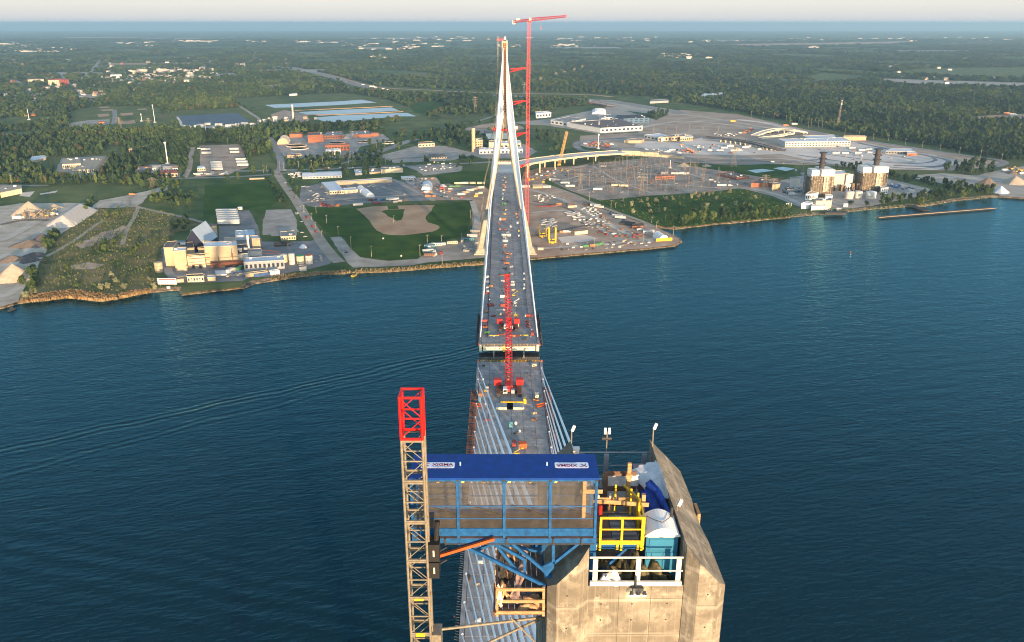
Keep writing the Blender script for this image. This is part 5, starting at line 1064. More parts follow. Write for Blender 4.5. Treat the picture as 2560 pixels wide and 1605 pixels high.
while D < 13500:
    s = 9 if D < 1500 else 9 + (D - 1500) * .0062
    hw = D * .66 + 150; n = int(2 * hw / s)
    X = np.linspace(-hw, hw, n) + rg.uniform(-.5, .5, n) * s; Y = D + rg.uniform(-.5, .5, n) * s
    pts.append(np.stack([X, Y, np.full(n, s)], 1)); D += s
pts = np.concatenate(pts); X, Y, SP = pts.T
pxx, pyy = PX(X, Y); keep = np.zeros(len(X), bool)
for dens, zf, poly in WOODS:
    pp = [zf(*p) for p in poly]; keep |= pip(pxx, pyy, pp) & (rg.random(len(X)) < dens)
keep &= (pxx > -60) & (pxx < 2620)
X, Y, SP, pxx, pyy = (a[keep] for a in (X, Y, SP, pxx, pyy))
op = np.zeros(len(X), bool)
for poly in OPEN:
    x0, x1, y0, y1 = min(p.x for p in poly), max(p.x for p in poly), min(p.y for p in poly), max(p.y for p in poly)
    k = np.where((X > x0) & (X < x1) & (Y > y0) & (Y < y1))[0]
    if len(k): op[k] |= pip(X[k], Y[k], poly)
patchy = np.sin(X * .004 + 1.3 * np.sin(Y * .0016)) * np.sin(Y * .0027 + X * .0011)
gap = (Y > 3600) & (patchy > .80) | (Y > 5200) & (patchy > .55) | (Y > 8000) & (patchy > .3)
ok = ~op & ~gap; X, Y, SP = X[ok], Y[ok], SP[ok]
# the tree belts nearest the viewer are single trees too, up to 300 in all; every other tree belongs to one mass
order = np.argsort(Y); TREES.sort(key=lambda t: t[1]); single = TREES[:300]; rest = TREES[300:]
_U = 'first second third fourth fifth sixth seventh eighth ninth tenth eleventh twelfth thirteenth fourteenth fifteenth sixteenth seventeenth eighteenth nineteenth'.split()
_T = ['', '', 'twent', 'thirt', 'fort', 'fift', 'sixt', 'sevent', 'eight']
def nth(i): return _U[i - 1] if i < 20 else (_T[i // 10] + 'ieth' if i % 10 == 0 else _T[i // 10] + 'y ' + _U[i % 10 - 1])
def from_left(items, key):
    """ordinal of each item among its neighbours of one label, counted from the left of the photo"""
    by = {}
    for it in items: by.setdefault(it[key], []).append(it)
    out = {}
    for k, v in by.items():
        if len(v) > 1:
            for i, it in enumerate(sorted(v, key=lambda q: q[0] / q[1])): out[id(it)] = nth(i + 1) + ' from left'
    return out
ords = from_left(single, 5)
for it in single:
    x, y, h, w, kind, label, group = it
    if id(it) in ords: label = label + ', ' + ords[id(it)]
    elif group: group = None
    nm = 'shrub' if kind == 3 and h < 9 else 'tree'
    t = thing(nm, label, nm, (x, y, G), rnd.uniform(0, 6.28), group); t.scale = (w, w, h)
    inst('trunk', trunk_me, t, (0, 0, -.02)); inst('crown', rnd.choice(CROWN[kind]), t, (0, 0, .06 if nm == 'shrub' else .1), 0, (1, 1, .9))
def mass(name, protos, P_, kind_note):
    """instance crowns on points (a wood nobody could count)"""
    me = bpy.data.meshes.new(name); me.from_pydata(P_['co'], [], [])
    for nm, ty in (('sc', 'FLOAT_VECTOR'), ('rot', 'FLOAT'), ('pick', 'INT')):
        a = me.attributes.new(nm, ty, 'POINT'); arr = np.asarray(P_[nm]); a.data.foreach_set('vector' if ty == 'FLOAT_VECTOR' else 'value', arr.astype(np.int32 if ty == 'INT' else np.float32).ravel())
    o = bpy.data.objects.new(name, me); C.objects.link(o); o['kind'] = 'stuff'
    col = bpy.data.collections.new(name + '_crowns')
    for p in protos:
        c = bpy.data.objects.new('crown_source', p); col.objects.link(c)
    ng = bpy.data.node_groups.new(name, 'GeometryNodeTree'); ng.interface.new_socket('Geometry', in_out='INPUT', socket_type='NodeSocketGeometry'); ng.interface.new_socket('Geometry', in_out='OUTPUT', socket_type='NodeSocketGeometry')
    n, l = ng.nodes, ng.links; gi, go = n.new('NodeGroupInput'), n.new('NodeGroupOutput')
    ci = n.new('GeometryNodeCollectionInfo'); ci.inputs[0].default_value = col; ci.inputs[1].default_value = True; ci.inputs[2].default_value = True
    ip = n.new('GeometryNodeInstanceOnPoints'); ip.inputs['Pick Instance'].default_value = True
    def attr(nm, ty): a = n.new('GeometryNodeInputNamedAttribute'); a.data_type = ty; a.inputs[0].default_value = nm; return a.outputs[0]
    cx = n.new('ShaderNodeCombineXYZ'); l.new(attr('rot', 'FLOAT'), cx.inputs[2])
    l.new(gi.outputs[0], ip.inputs['Points']); l.new(ci.outputs[0], ip.inputs['Instance']); l.new(attr('pick', 'INT'), ip.inputs['Instance Index']); l.new(cx.outputs[0], ip.inputs['Rotation']); l.new(attr('sc', 'FLOAT_VECTOR'), ip.inputs['Scale'])
    l.new(ip.outputs[0], go.inputs[0]); md = o.modifiers.new('crowns', 'NODES'); md.node_group = ng; return o
n = len(X); big = SP > 16
hgt = rg.uniform(7, 17, n) * np.where(rg.random(n) < .12, 1.3, 1); wid = SP * rg.uniform(.7, 1.5, n)
co = np.stack([X, Y, np.full(n, G - .3)], 1); sc = np.stack([wid, wid * rg.uniform(.8, 1.2, n), hgt], 1); rot = rg.uniform(0, 6.28, n)
tone = np.clip((np.sin(X * .012) + np.sin(Y * .009 + X * .004)) * .5 + rg.normal(0, .6, n), -1.5, 1.5)
pick = np.where(tone < -.35, 2, np.where(tone < .75, 0, 4)) + rg.integers(0, 2, n); pick = np.where(rg.random(n) < .05, 6 + rg.integers(0, 2, n), pick)
if rest:
    co = np.concatenate([co, [(t[0], t[1], G) for t in rest]]); sc = np.concatenate([sc, [(t[3], t[3], t[2]) for t in rest]]); rot = np.concatenate([rot, [t[0] % 6 for t in rest]]); pick = np.concatenate([pick, [{0: 0, 1: 2, 2: 4, 3: 4, 4: 0}[t[4]] for t in rest]])
nearw = co[:, 1] < 3200
for nm, k in (('woods', nearw), ('distant_woods', ~nearw)): mass(nm, CLUMP, dict(co=co[k].tolist(), sc=sc[k], rot=rot[k], pick=pick[k]), nm)
print('woods', len(co), 'single trees', len(single))
# ------------------------------------------------------------------ loose stone and reeds along the bank (nobody could count them)
rs = np.random.default_rng(11)
def rocks():
    base = np.array([(1, 0, 0), (-1, 0, 0), (0, 1, 0), (0, -1, 0), (0, 0, 1), (0, 0, -1)], float); tri = [(0, 2, 4), (2, 1, 4), (1, 3, 4), (3, 0, 4), (2, 0, 5), (1, 2, 5), (3, 1, 5), (0, 3, 5)]; V, F_ = [], []
    for i in range(len(fine) - 1):
        a, b = fine[i], fine[i + 1]; c, d = inner[i], inner[i + 1]
        if a.x < -700 or a.x > 1100: continue
        for _ in range(int((b - a).length * 1.5)):
            t, u = rs.random(), rs.random() ** .8; p = (a.lerp(b, t)).lerp(c.lerp(d, t), u); z = G * u - .1; s = rs.uniform(.25, 1.1) * (1.3 - u); q = base * rs.uniform(.5, 1.2, (6, 3)) * s * np.array([1.2, 1, .7]); o = len(V); V.extend((q + np.array([p.x, p.y, z])).tolist()); F_.extend([(x + o, y + o, w + o) for x, y, w in tri])
    b_ = MB(); b_.v, b_.f, b_.m = V, F_, [0] * len(F_); o = b_.obj('shore_rocks', mat('shore_rock', (.06, .05, .04), .95, scale=.12, col2=(.36, .28, .20))); o['kind'] = 'stuff'
rocks()
def tufts(name, zf, poly, n, h, m, lean=.25):
    P_ = [at(*zf(*p)) for p in poly]; xs = rs.uniform(min(p.x for p in P_), max(p.x for p in P_), n * 3); ys = rs.uniform(min(p.y for p in P_), max(p.y for p in P_), n * 3); k = pip(xs, ys, P_); V, F_ = [], []
    for x, y in list(zip(xs[k], ys[k]))[:n]:
        hh = rs.uniform(*h); a = rs.uniform(0, 3.14); w = hh * rs.uniform(.3, .6); dx, dy = math.cos(a) * w, math.sin(a) * w; lx, ly = rs.uniform(-lean, lean, 2) * hh; o = len(V)
        V.extend([(x - dx, y - dy, G - .6), (x + dx, y + dy, G - .6), (x + dx * .7 + lx, y + dy * .7 + ly, G + hh), (x - dx * .5 + lx, y - dy * .5 + ly, G + hh * .85)]); F_.append((o, o + 1, o + 2, o + 3))
    b_ = MB(); b_.v, b_.f, b_.m = V, F_, [0] * len(F_); o = b_.obj(name, m); o['kind'] = 'stuff'
m_reed = mat('reed_straw', (.17, .105, .045), .9, scale=.15, col2=(.36, .235, .11)); m_weed = mat('weed_green', (.035, .07, .014), .9, scale=.12, col2=(.12, .13, .04)); m_weed2 = mat('weed_straw', (.14, .11, .04), .9, scale=.08, col2=(.28, .20, .09))
tufts('reeds', z4, [(170, 1205), (230, 1170), (400, 1150), (600, 1120), (860, 1150), (1010, 1175), (1010, 1195), (870, 1212), (700, 1195), (560, 1185), (400, 1208), (200, 1225)], 1800, (.8, 2.4), m_reed)
tufts('reeds', z4, [(1020, 1160), (1140, 1130), (1300, 1115), (1290, 1135), (1140, 1165), (1030, 1190)], 600, (1.0, 2.4), m_reed); tufts('reeds', z5, [(-20, 1345), (0, 1330), (380, 1310), (600, 1290), (1000, 1275), (1800, 1215), (1810, 1235), (1000, 1302), (600, 1318), (150, 1355), (0, 1375)], 2200, (.5, 1.6), m_weed2)
tufts('weeds', z4, [(640, 570), (760, 415), (1400, 430), (1750, 540), (1500, 640), (1380, 880), (1290, 1115), (700, 1170), (400, 1185), (300, 990), (400, 800)], 2400, (.6, 2.2), m_weed); tufts('weeds', z4, [(640, 570), (760, 415), (1400, 430), (1750, 540), (1500, 640), (1380, 880), (1290, 1115), (700, 1170), (400, 1185), (300, 990), (400, 800)], 1800, (.4, 1.2), m_weed2)
tufts('weeds', z6, [(720, 695), (1200, 655), (1700, 625), (2000, 605), (2405, 725), (2405, 840), (2000, 870), (1400, 930), (1265, 912)], 2000, (.5, 2.0), m_weed); tufts('weeds', z7, [(100, 1000), (700, 950), (1100, 925), (1430, 905), (2150, 830), (2160, 836), (1430, 918), (880, 960), (100, 1035)], 1500, (.5, 2), m_weed)
# ------------------------------------------------------------------ buildings of the far bank
W_ = {}
def wm(name, c, r=.8, **k): return mat(name, c, r, scale=.08, **k)
m_wcream = wm('wall_cream', (.60, .50, .34), var=.12); m_wtan = wm('wall_tan', (.46, .35, .22), var=.12); m_wwhite = wm('wall_white', (.70, .68, .63), var=.08); m_wbrick = wm('wall_brick', (.34, .12, .06), var=.18)
m_wgrey = wm('wall_grey', (.34, .34, .34), var=.12); m_wdark = wm('wall_dark', (.05, .045, .04), var=.2); m_wblue = wm('wall_blue', (.09, .16, .24), var=.1); m_wpale = wm('wall_pale', (.55, .52, .46), var=.1); m_wred = wm('wall_red', (.42, .09, .06), var=.1)
m_rwhite = wm('roof_white', (.62, .63, .65), var=.06); m_rgrey = wm('roof_grey', (.24, .235, .23), var=.15); m_rdark = wm('roof_dark', (.05, .045, .045), var=.25); m_rtan = wm('roof_tan', (.36, .30, .22), var=.12); m_rbrown = wm('roof_brown', (.15, .115, .10), var=.2); m_rblue = wm('roof_metal', (.40, .46, .52), .45, var=.06)
m_win = mat('window_glass', (.035, .045, .06), .15, var=.3, spec=.7)
def roof_xy(zf, pts, ybase):
    """ground footprint and height from a surveyed roof outline; ybase is the photo row of the first corner's foot"""
    p0 = zf(*pts[0]); yb = zf(pts[0][0], ybase)[1]; foot = at(p0[0], yb); h = atY(p0[0], p0[1], foot.y).z - G
    q = [at(*zf(*p), G + h) for p in pts]
    if len(q) == 3: q.append(q[0] + q[2] - q[1])
    return q, h
def walls(q, z0, z1): return MB().prism([(p.x, p.y) for p in q], z0, z1)
def rquad(q, over): 
    c = sum(q, Vector()) / len(q); return [p + (p - c).normalized() * over for p in q]
def windows(root, q, edge, z0, h, rows, cols, m=None, w=.55, hh=.5, name='window'):
    a, c = q[edge], q[(edge + 1) % len(q)]; d = (c - a); L = d.length; d.normalize(); n = Vector((d.y, -d.x, 0)); me = None; cw, ch = L / cols * w, h / rows * hh; rz = math.atan2(d.y, d.x)
    if name not in W_: W_[name] = {}
    key = (round(cw, 1), round(ch, 1), (m or m_win).name)
    if key not in W_[name]: W_[name][key] = MB().box((0, 0, 0), (cw, .16, ch)).mesh(name, m or m_win)
    for r_ in range(rows):
        for k in range(cols):
            p = a + d * (L * (k + .5) / cols) + n * .05; p.z = z0 + h * (r_ + .5) / rows; inst(name, W_[name][key], root, p - root_loc(root), rz)
def root_loc(o):
    L = Vector(o.location)
    while o.parent is not None: o = o.parent; L += Vector(o.location)
    return L
def B(name, label, zf, pts, ybase, wall, roof, cat='building', win=None, units=0, group=None, root=None, gable=0, z_lift=0, doors=0, par=True):
    q, h = roof_xy(zf, pts, ybase); c = sum(q, Vector()) / len(q)
    top = root is None
    if top: root = thing(name, label, cat, (c.x, c.y, G), 0, group)
    rl = root_loc(root); ql = [p - Vector((rl.x, rl.y, 0)) for p in q]
    zo = G - rl.z
    w = walls(ql, zo + z_lift - .3, zo + h).obj('wall' if top else 'block', wall, root)
    if gable:
        d = ql[1] - ql[0]; L = d.length; D = (ql[3] - ql[0]).length; rz = math.atan2(d.y, d.x); cl = sum(ql, Vector()) / 4
        g = MB().gable(L, D, 0, gable, .5); r_ = g.obj('roof', roof, root, (cl.x, cl.y, zo + h + .02), rz)
        ge = MB(); 
        for s in (-1, 1): ge.add([(s * L / 2, -D / 2, 0), (s * L / 2, D / 2, 0), (s * L / 2, 0, gable * .92)], [(0, 1, 2)])
        ge.obj('gable_wall', wall, root, (cl.x, cl.y, zo + h), rz)
    else:
        rq = rquad(ql, .25); r_ = walls(rq, zo + h + .02, zo + h + .35).obj('roof', roof, root)
        if par:                                                            # parapet kerb and roof plant
            pb = MB()
            for i in range(len(rq)): a, b_ = rq[i], rq[(i + 1) % len(rq)]; pb.beam((a.x, a.y, zo + h + .55), (b_.x, b_.y, zo + h + .55), .35, .5)
            pb.obj('parapet', wall, r_)
    r2 = random.Random(int(c.x * 10 + c.y))
    for i in range(units):
        u, v = r2.uniform(.1, .9), r2.uniform(.15, .85); p = ql[0].lerp(ql[1], u).lerp(ql[3].lerp(ql[2], u), v); s = r2.uniform(1.2, 3.2)
        MB().box((p.x, p.y, zo + h + .35 + s * .35), (s * 1.3, s, s * .7), rz=r2.uniform(-.2, .2)).obj('roof_unit', r2.choice([m_wgrey, m_rwhite, m_wpale]), root)
    for wn_ in (win if isinstance(win, list) else [win] if win else []):
        e, rows, cols = wn_[:3]; mm = wn_[3] if len(wn_) > 3 else None
        d = q[(e + 1) % len(q)] - q[e]; windows(root, [Vector((p.x, p.y, 0)) for p in q], e, G + z_lift + h * .08, h * .88 - z_lift, rows, cols, mm)
    for i in range(doors): 
        a, b_ = q[0], q[1]; d = (b_ - a).normalized(); p = a.lerp(b_, (i + .7) / (doors + .4)) + Vector((d.y, -d.x, 0)) * .08; MB().box((0, 0, 1.6), (3, .2, 3.2)).obj('door', m_wgrey, root, Vector((p.x, p.y, G)) - rl, math.atan2(d.y, d.x))
    return root
def tank(zf, x0, x1, ybase, ytop, m, label, name='storage_tank', root=None, roofm=None, cone=.12, cat='tank', group=None, lift=0):
    a, c = at(*zf(x0, ybase)), at(*zf(x1, ybase)); r = (c - a).length / 2; p = (a + c) / 2; p.y += r * .6; h = atY(*zf((x0 + x1) / 2, ytop), p.y).z - G
    t = root or thing(name, label, cat, (p.x, p.y, G), 0, group); off = Vector((p.x, p.y, G)) - root_loc(t)
    MB().lathe([(r, lift), (r, h)], off, n=24).obj('shell', m, t); MB().lathe([(r * 1.03, h), (r * 1.03, h + .25), (r * .4, h + r * cone + .25), (0, h + r * cone + .3)], off, n=24).obj('tank_roof', roofm or m, t)
    b = MB(); n = 10
    for i in range(n): q = off + Vector((r * 1.02 * math.cos(.6 * i / n - 1.9), r * 1.02 * math.sin(.6 * i / n - 1.9), h * (i + 1) / n)); b.box(q, (.9, .9, .12))
    for f in (.33, .66): b.lathe([(r * 1.012, h * f), (r * 1.012, h * f + .25)], off, n=24)
    b.obj('stair', m_steel, t); return t
def chimney(zf, x, ybase, ytop, wbase, wtop, m, label, bands=0, name='chimney', root=None, bm=None):
    p = at(*zf(x, ybase)); h = atY(*zf(x, ytop), p.y).z - G; t = root or thing(name, label, 'chimney', (p.x, p.y, G)); off = p - root_loc(t)
    MB().tube(off, off + Vector((0, 0, h)), wbase / 2, wtop / 2, n=16).obj('stack' if root else 'shaft', m, t)
    for i in range(bands): z = h * (1 - .02 - i * .17); s = wtop / 2 * 1.35; MB().lathe([(s * .7, z - .9), (s, z - .8), (s, z), (s * .7, z + .1)], off, n=16).obj('platform', bm or m_dark, t)
    return t
# --- the big tan processing plant on the left bank
pl_q = at(*z4(1700, 900)); plant = thing('processing_plant', 'tan riverside processing plant of stacked box blocks at the left bank', 'factory', (pl_q.x, pl_q.y, G))
for pts, yb, wl_, rf, kw in (
    ([(1405, 757), (1492, 752), (1520, 700)], 925, m_wtan, m_rbrown, {}),
    ([(1487, 785), (1592, 780), (1600, 752)], 955, m_wtan, m_rwhite, dict(units=1)),
    ([(1592, 762), (1668, 758), (1655, 708), (1500, 716)], 860, m_wtan, m_rdark, dict(units=3)),
    ([(1600, 828), (1757, 820), (1757, 808)], 930, m_wcream, m_rdark, {}),
    ([(1700, 764), (1760, 760), (1760, 750)], 860, m_wtan, m_rdark, {}),
    ([(1755, 748), (2036, 738), (2030, 700)], 902, m_wtan, m_rwhite, dict(units=2)),
    ([(1744, 706), (1792, 703), (1792, 690)], 800, m_wcream, m_wcream, {}),
    ([(1932, 702), (2026, 698), (2018, 668)], 800, m_wcream, m_rtan, {}),
    ([(2036, 812), (2130, 805), (2130, 725), (2036, 730)], 872, m_wpale, m_rdark, dict(units=3)),
    ([(2132, 790), (2250, 785), (2240, 765)], 828, m_wpale, m_rgrey, {}),
    ([(2163, 680), (2232, 678), (2215, 652)], 770, m_wtan, m_rblue, {}),
    ([(2022, 652), (2190, 645), (2180, 602), (2022, 612)], 690, m_rblue, m_rblue, dict(units=1)),
    ([(2095, 882), (2440, 862), (2425, 825), (2110, 845)], 955, m_wgrey, m_rblue, dict(win=[(0, 1, 9)], units=2)),
    ([(1810, 898), (2090, 880), (2080, 868), (1815, 880)], 932, m_rust, m_rust, {})):
    B('block', None, z4, pts, yb, wl_, rf, root=plant, **kw)
q, h = roof_xy(z4, [(1580, 735), (1755, 735), (1750, 690)], 790); c = sum(q, Vector()) / 4 - Vector((pl_q.x, pl_q.y, 0))  # steep dark gable hall, gable end to the river
L = (q[1] - q[0]).length; ax = atY(*z4(1660, 600), q[0].y).z - G
gh = MB(); gh.add([(-L / 2, 0, 0), (L / 2, 0, 0), (L / 2, 0, h), (0, 0, ax), (-L / 2, 0, h), (-L / 2, 42, 0), (L / 2, 42, 0), (L / 2, 42, h), (0, 42, ax), (-L / 2, 42, h)], [(0, 1, 2, 3, 4), (9, 8, 7, 6, 5), (0, 4, 9, 5), (1, 6, 7, 2)]); q0 = (q[0] + q[1]) / 2 - Vector((pl_q.x, pl_q.y, 0)); gh.obj('gable_hall', mat('navy_cladding', (.018, .022, .045), .5, var=.15), plant, (q0.x, q0.y, 0))
gr_ = MB().add([(L / 2 + .5, -.5, h - .3), (0, -.5, ax + .3), (0, 42.5, ax + .3), (L / 2 + .5, 42.5, h - .3), (-L / 2 - .5, -.5, h - .3), (-L / 2 - .5, 42.5, h - .3)], [(0, 1, 2, 3), (1, 4, 5, 2)]); gr_.obj('gable_roof', m_rblue, plant, (q0.x, q0.y, 0))
tank(z4, 1752, 1856, 650, 560, m_wtan, None, root=plant, roofm=m_rbrown, cone=.15); chimney(z4, 2141, 795, 655, 2.2, 2.0, m_wwhite, None, root=plant)
chimney(z4, 1660, 760, 600, .6, .5, m_wwhite, None, root=plant); chimney(z4, 2130, 815, 660, .6, .5, m_steel, None, root=plant)
pp_ = MB()                                                                # pipe bridge and ducts along the river front
for (x0, y0), (x1, y1) in (((1600, 905), (2080, 870)), ((1620, 850), (1800, 838)), ((1880, 830), (1880, 900)), ((2000, 800), (2000, 880)), ((2250, 770), (2400, 790)), ((2240, 800), (2440, 800))):
    a, c = atY(*z4(x0, y0), at(*z4(1700, 960)).y), atY(*z4(x1, y1), at(*z4(1700, 960)).y - 1.5); pp_.beam(a - Vector((pl_q.x, pl_q.y, G)), c - Vector((pl_q.x, pl_q.y, G)), .8, .5)
pp_.obj('pipe_bridge', m_rust, plant)
for x in (1640, 1700, 1820, 1900, 1990): p = at(*z4(x, 952)); MB().bx(-1.3, 1.3, -.2, .2, 0, 3.6).obj('door', m_wdark, plant, p - Vector((pl_q.x, pl_q.y, G)) + Vector((0, 8, 0)))
for x0, x1, yb, yt, m, lb in ((65, 130, 1225, 1158, m_wcream, 'squat cream tank, leftmost of the four by the river plant'), (143, 196, 1243, 1150, m_wpale, 'tall pale tank, second of the four by the river plant'), (208, 274, 1238, 1165, m_wcream, 'cream tank with green rim, third of the four by the river plant'), (285, 348, 1238, 1160, m_wpale, 'pale tank with red rim, rightmost of the four by the river plant')):
    tank(z5, x0, x1, yb, yt, m, lb, roofm=(m_greenp if 'green' in lb else m_wbrick if 'red rim' in lb else m_wpale), group='tanks by the river plant')
tank(z4, 1326, 1395, 965, 880, m_wtan, 'round tan tank standing alone left of the tan plant', cone=.05)
B('shed', 'low tan shed with dark roof on the plant quay, leftmost', z4, [(1500, 1030), (1578, 1025), (1575, 1008)], 1056, m_wtan, m_rbrown, 'shed', doors=1); B('shed', 'longer cream shed with dark roof on the plant quay', z4, [(1606, 1005), (1750, 1000), (1745, 982)], 1052, m_wcream, m_rdark, 'shed', doors=2, win=(0, 1, 6)); B('shed', 'small orange lit shed right of the long cream quay shed', z4, [(1782, 1012), (1850, 1010), (1850, 992)], 1040, m_wtan, m_rblue, 'shed')
B('tent_shelter', 'white flat tent shelter behind the quay sheds', z4, [(1856, 985), (1950, 982), (1940, 950)], 998, m_tarpw, m_tarpw, 'tent', par=False); B('shed', 'tan flat shed at the right end of the plant quay', z4, [(2106, 985), (2300, 962), (2295, 950)], 1010, m_wtan, m_rtan, 'shed'); B('shed', 'white shed at the far right end of the plant quay', z4, [(2320, 962), (2400, 955), (2390, 945)], 992, m_wwhite, m_wwhite, 'shed'); B('cabin', 'dark roofed small cabin by the shore road end', z5, [(235, 1268), (295, 1264), (292, 1250)], 1300, m_wgrey, m_rdark, 'cabin')
B('shed', 'low white building on the shore below the plant tanks', z5, [(-10, 1318), (50, 1310), (30, 1290)], 1338, m_wwhite, m_wwhite, 'shed')
B('office', 'tan two part office house between the street and the plant', z5, [(75, 1005), (205, 998), (190, 955), (70, 965)], 1035, m_wcream, m_rgrey, 'building', win=(0, 1, 6), units=1); B('shed', 'dark flat shed below the tan office house', z5, [(20, 1070), (150, 1062), (150, 1048)], 1090, m_wdark, m_rdark, 'shed')
tank(z5, 228, 296, 1108, 1096, m_rwhite, 'white dome tank behind the plant tanks', cone=.7)
sb = thing('signboard', 'white signboard with a red line facing the river left of the plant', 'sign', at(*z4(1442, 1085))); MB().bx(-9, 9, -.2, .2, 2, 8).obj('board', m_wwhite, sb)
for x in (-7, 7): MB().bx(x - .2, x + .2, -.1, .1, 0, 2).obj('leg', m_steel, sb)
MB().bx(-8, 8, -.26, -.21, 6.3, 7.2).obj('red_line', m_red, sb); tag(B('hut', 'tiny white hut below the riverside signboard', z4, [(1432, 1092), (1460, 1091), (1460, 1088)], 1104, m_wwhite, m_wwhite, 'hut', par=False))
# --- quarry piles and crusher
def pile(zf, cx, yb, yt, hw, m, label, ridge=None, name='gravel_pile'):
    p = at(*zf(cx, yb)); L = at(*zf(cx - hw, yb)); r = (p - L).length; h = atY(*zf(cx, yt), p.y + r * .7).z - G; b = MB(); n = 28; rr = random.Random(int(cx)); ph = [rr.uniform(0, 6) for _ in range(4)]
    axis = Vector((0, 0, 0)) if ridge is None else at(*zf(*ridge)) - p; axis.z = 0; vs = []; rings = 7
    for k in range(rings):
        f = k / (rings - 1); rad = r * (1 - f) ** .92
        for i in range(n):
            t = 6.283 * i / n; w = 1 + .10 * math.sin(3 * t + ph[0]) + .06 * math.sin(7 * t + ph[1]) * (1 - f); d = Vector((math.cos(t), math.sin(t), 0)); s = axis * (.5 + .5 * (1 if d.dot(axis) > 0 else -1)) if axis.length else axis
            vs.append(d * rad * w + s + Vector((0, 0, h * f - .3 + .25 * math.sin(5 * t + ph[2]) * f * (1 - f) * 2)))
    fs = [(k * n + i, k * n + (i + 1) % n, (k + 1) * n + (i + 1) % n, (k + 1) * n + i) for k in range(rings - 1) for i in range(n)] + [tuple(range((rings - 1) * n, rings * n))]
    o = b.add(vs, fs).obj(name, m, None, (p.x, p.y + r * .7, G)); return tag(o, label, 'gravel pile')
m_p1 = mat('pile_tan', (.36, .29, .21), .95, scale=.3, col2=(.47, .38, .28), bump=.2); m_p2 = mat('pile_white', (.50, .43, .36), .95, scale=.3, col2=(.60, .53, .46), bump=.2); m_p3 = mat('pile_dark', (.065, .06, .06), .95, scale=.3, col2=(.12, .10, .09), bump=.2); m_p4 = mat('pile_brown', (.17, .125, .09), .95, scale=.3, col2=(.24, .18, .13), bump=.2)
pile(z4, 205, 478, 352, 148, m_p1, 'tallest tan gravel cone at the top of the left quarry yard'); pile(z4, 440, 422, 374, 75, m_p1, 'small low tan pile right of the tallest gravel cone'); pile(z4, 500, 575, 472, 145, m_p2, 'long white sand ridge on the right side of the left quarry', ridge=(650, 470))
pile(z4, 330, 718, 626, 105, m_p3, 'dark grey pile in the middle of the left quarry'); pile(z4, 195, 758, 682, 160, m_p4, 'brown pile in front of the dark grey quarry pile'); pile(z4, 250, 842, 790, 110, m_p3, 'low dark pile below the brown quarry pile'); pile(z4, 60, 882, 815, 120, m_p4, 'low brown pile at the left edge of the quarry'); pile(z4, 215, 885, 826, 95, m_p3, 'small dark pile beside the low brown quarry pile'); pile(z4, 60, 1052, 888, 175, m_p1, 'large tan sand cone nearest the water in the left quarry')
pile(z7, 2120, 735, 660, 80, m_p4, 'brown pile in the right hand quarry', name='sand_pile'); pile(z7, 2370, 730, 650, 110, m_p1, 'large tan sand mound at the right edge of the right hand quarry', name='sand_pile'); pile(z7, 2230, 805, 735, 75, m_rwhite, 'pale grey gravel cone beside the water of the right hand quarry'); pile(z7, 2330, 640, 600, 60, m_p4, 'small brown mound at the back of the right hand quarry', name='sand_pile')
pile(z6, 1480, 405, 365, 60, m_p1, 'tan earth mound beside the substation', name='earth_pile'); pile(z6, 1680, 402, 378, 45, m_p1, 'low earth mound right of the substation', name='earth_pile')
cq = at(*z4(250, 505)); cru = thing('crusher', 'tangled grey crusher plant with conveyors in the left quarry', 'machine', cq); 
for i, (x0, y0, z0_, x1, y1, z1_) in enumerate(((-22, 0, 1, -6, 3, 10), (-6, 2, 10, 6, 2, 8), (4, 0, 1, 16, 5, 11), (14, 6, 10, 30, 4, 2), (-14, 8, 0, 2, 9, 7), (8, -4, 1, 22, -2, 6))):
    c_ = MB().beam((x0, y0, z0_), (x1, y1, z1_), 1.6, .6); c_.beam((x1, y1, 0), (x1, y1, z1_), .5); c_.beam(((x0 + x1) / 2, y0, 0), ((x0 + x1) / 2, y0, (z0_ + z1_) / 2), .4); c_.obj('conveyor', m_steel, cru)
for x, y in ((-6, 2), (6, 3), (15, 5)): MB().bx(x - 2.4, x + 2.4, y - 2, y + 2, 3, 7.5).lathe([(2.4, 3), (.8, .6)], (x, y, 0), n=8).obj('hopper', m_p4, cru)
# --- storage yard sheds, warehouses, tents
B('warehouse', 'long low storage shed with a white roof along the storage yard', z5, [(548, 535), (1033, 510), (1025, 495), (540, 528)], 562, m_wtan, m_rwhite, 'warehouse', win=(0, 1, 30, m_wcream)); B('warehouse', 'broad white roofed hall at the left of the storage yard', z5, [(495, 610), (618, 606), (545, 528), (424, 536)], 640, m_wcream, m_rwhite, 'warehouse', win=(0, 1, 6), par=False); B('warehouse', 'small white roofed hall beside the broad storage hall', z5, [(622, 610), (738, 600), (720, 582), (612, 590)], 634, m_wcream, m_rwhite, 'warehouse', doors=2)
B('warehouse', 'long white metal warehouse along the street', z5, [(262, 490), (600, 478), (582, 436), (272, 450)], 508, m_wpale, m_rwhite, 'warehouse', gable=2.2, win=(0, 1, 12)); B('building', 'blue grey low building behind the big round tree', z5, [(715, 462), (775, 458), (770, 425), (705, 430)], 476, m_wgrey, m_rblue, units=2); B('building', 'tan low building beside the second big tree', z5, [(838, 455), (932, 445), (918, 415), (835, 422)], 466, m_wtan, m_rgrey, units=2); B('warehouse', 'tan flat warehouse right of the street trees', z5, [(935, 428), (1125, 418), (1095, 405), (935, 412)], 460, m_wcream, m_rgrey, 'warehouse', units=3)
B('building', 'white flat building behind the dome tent', z5, [(1112, 500), (1232, 492), (1215, 483), (1110, 488)], 518, m_wwhite, m_rwhite, win=(0, 1, 8))
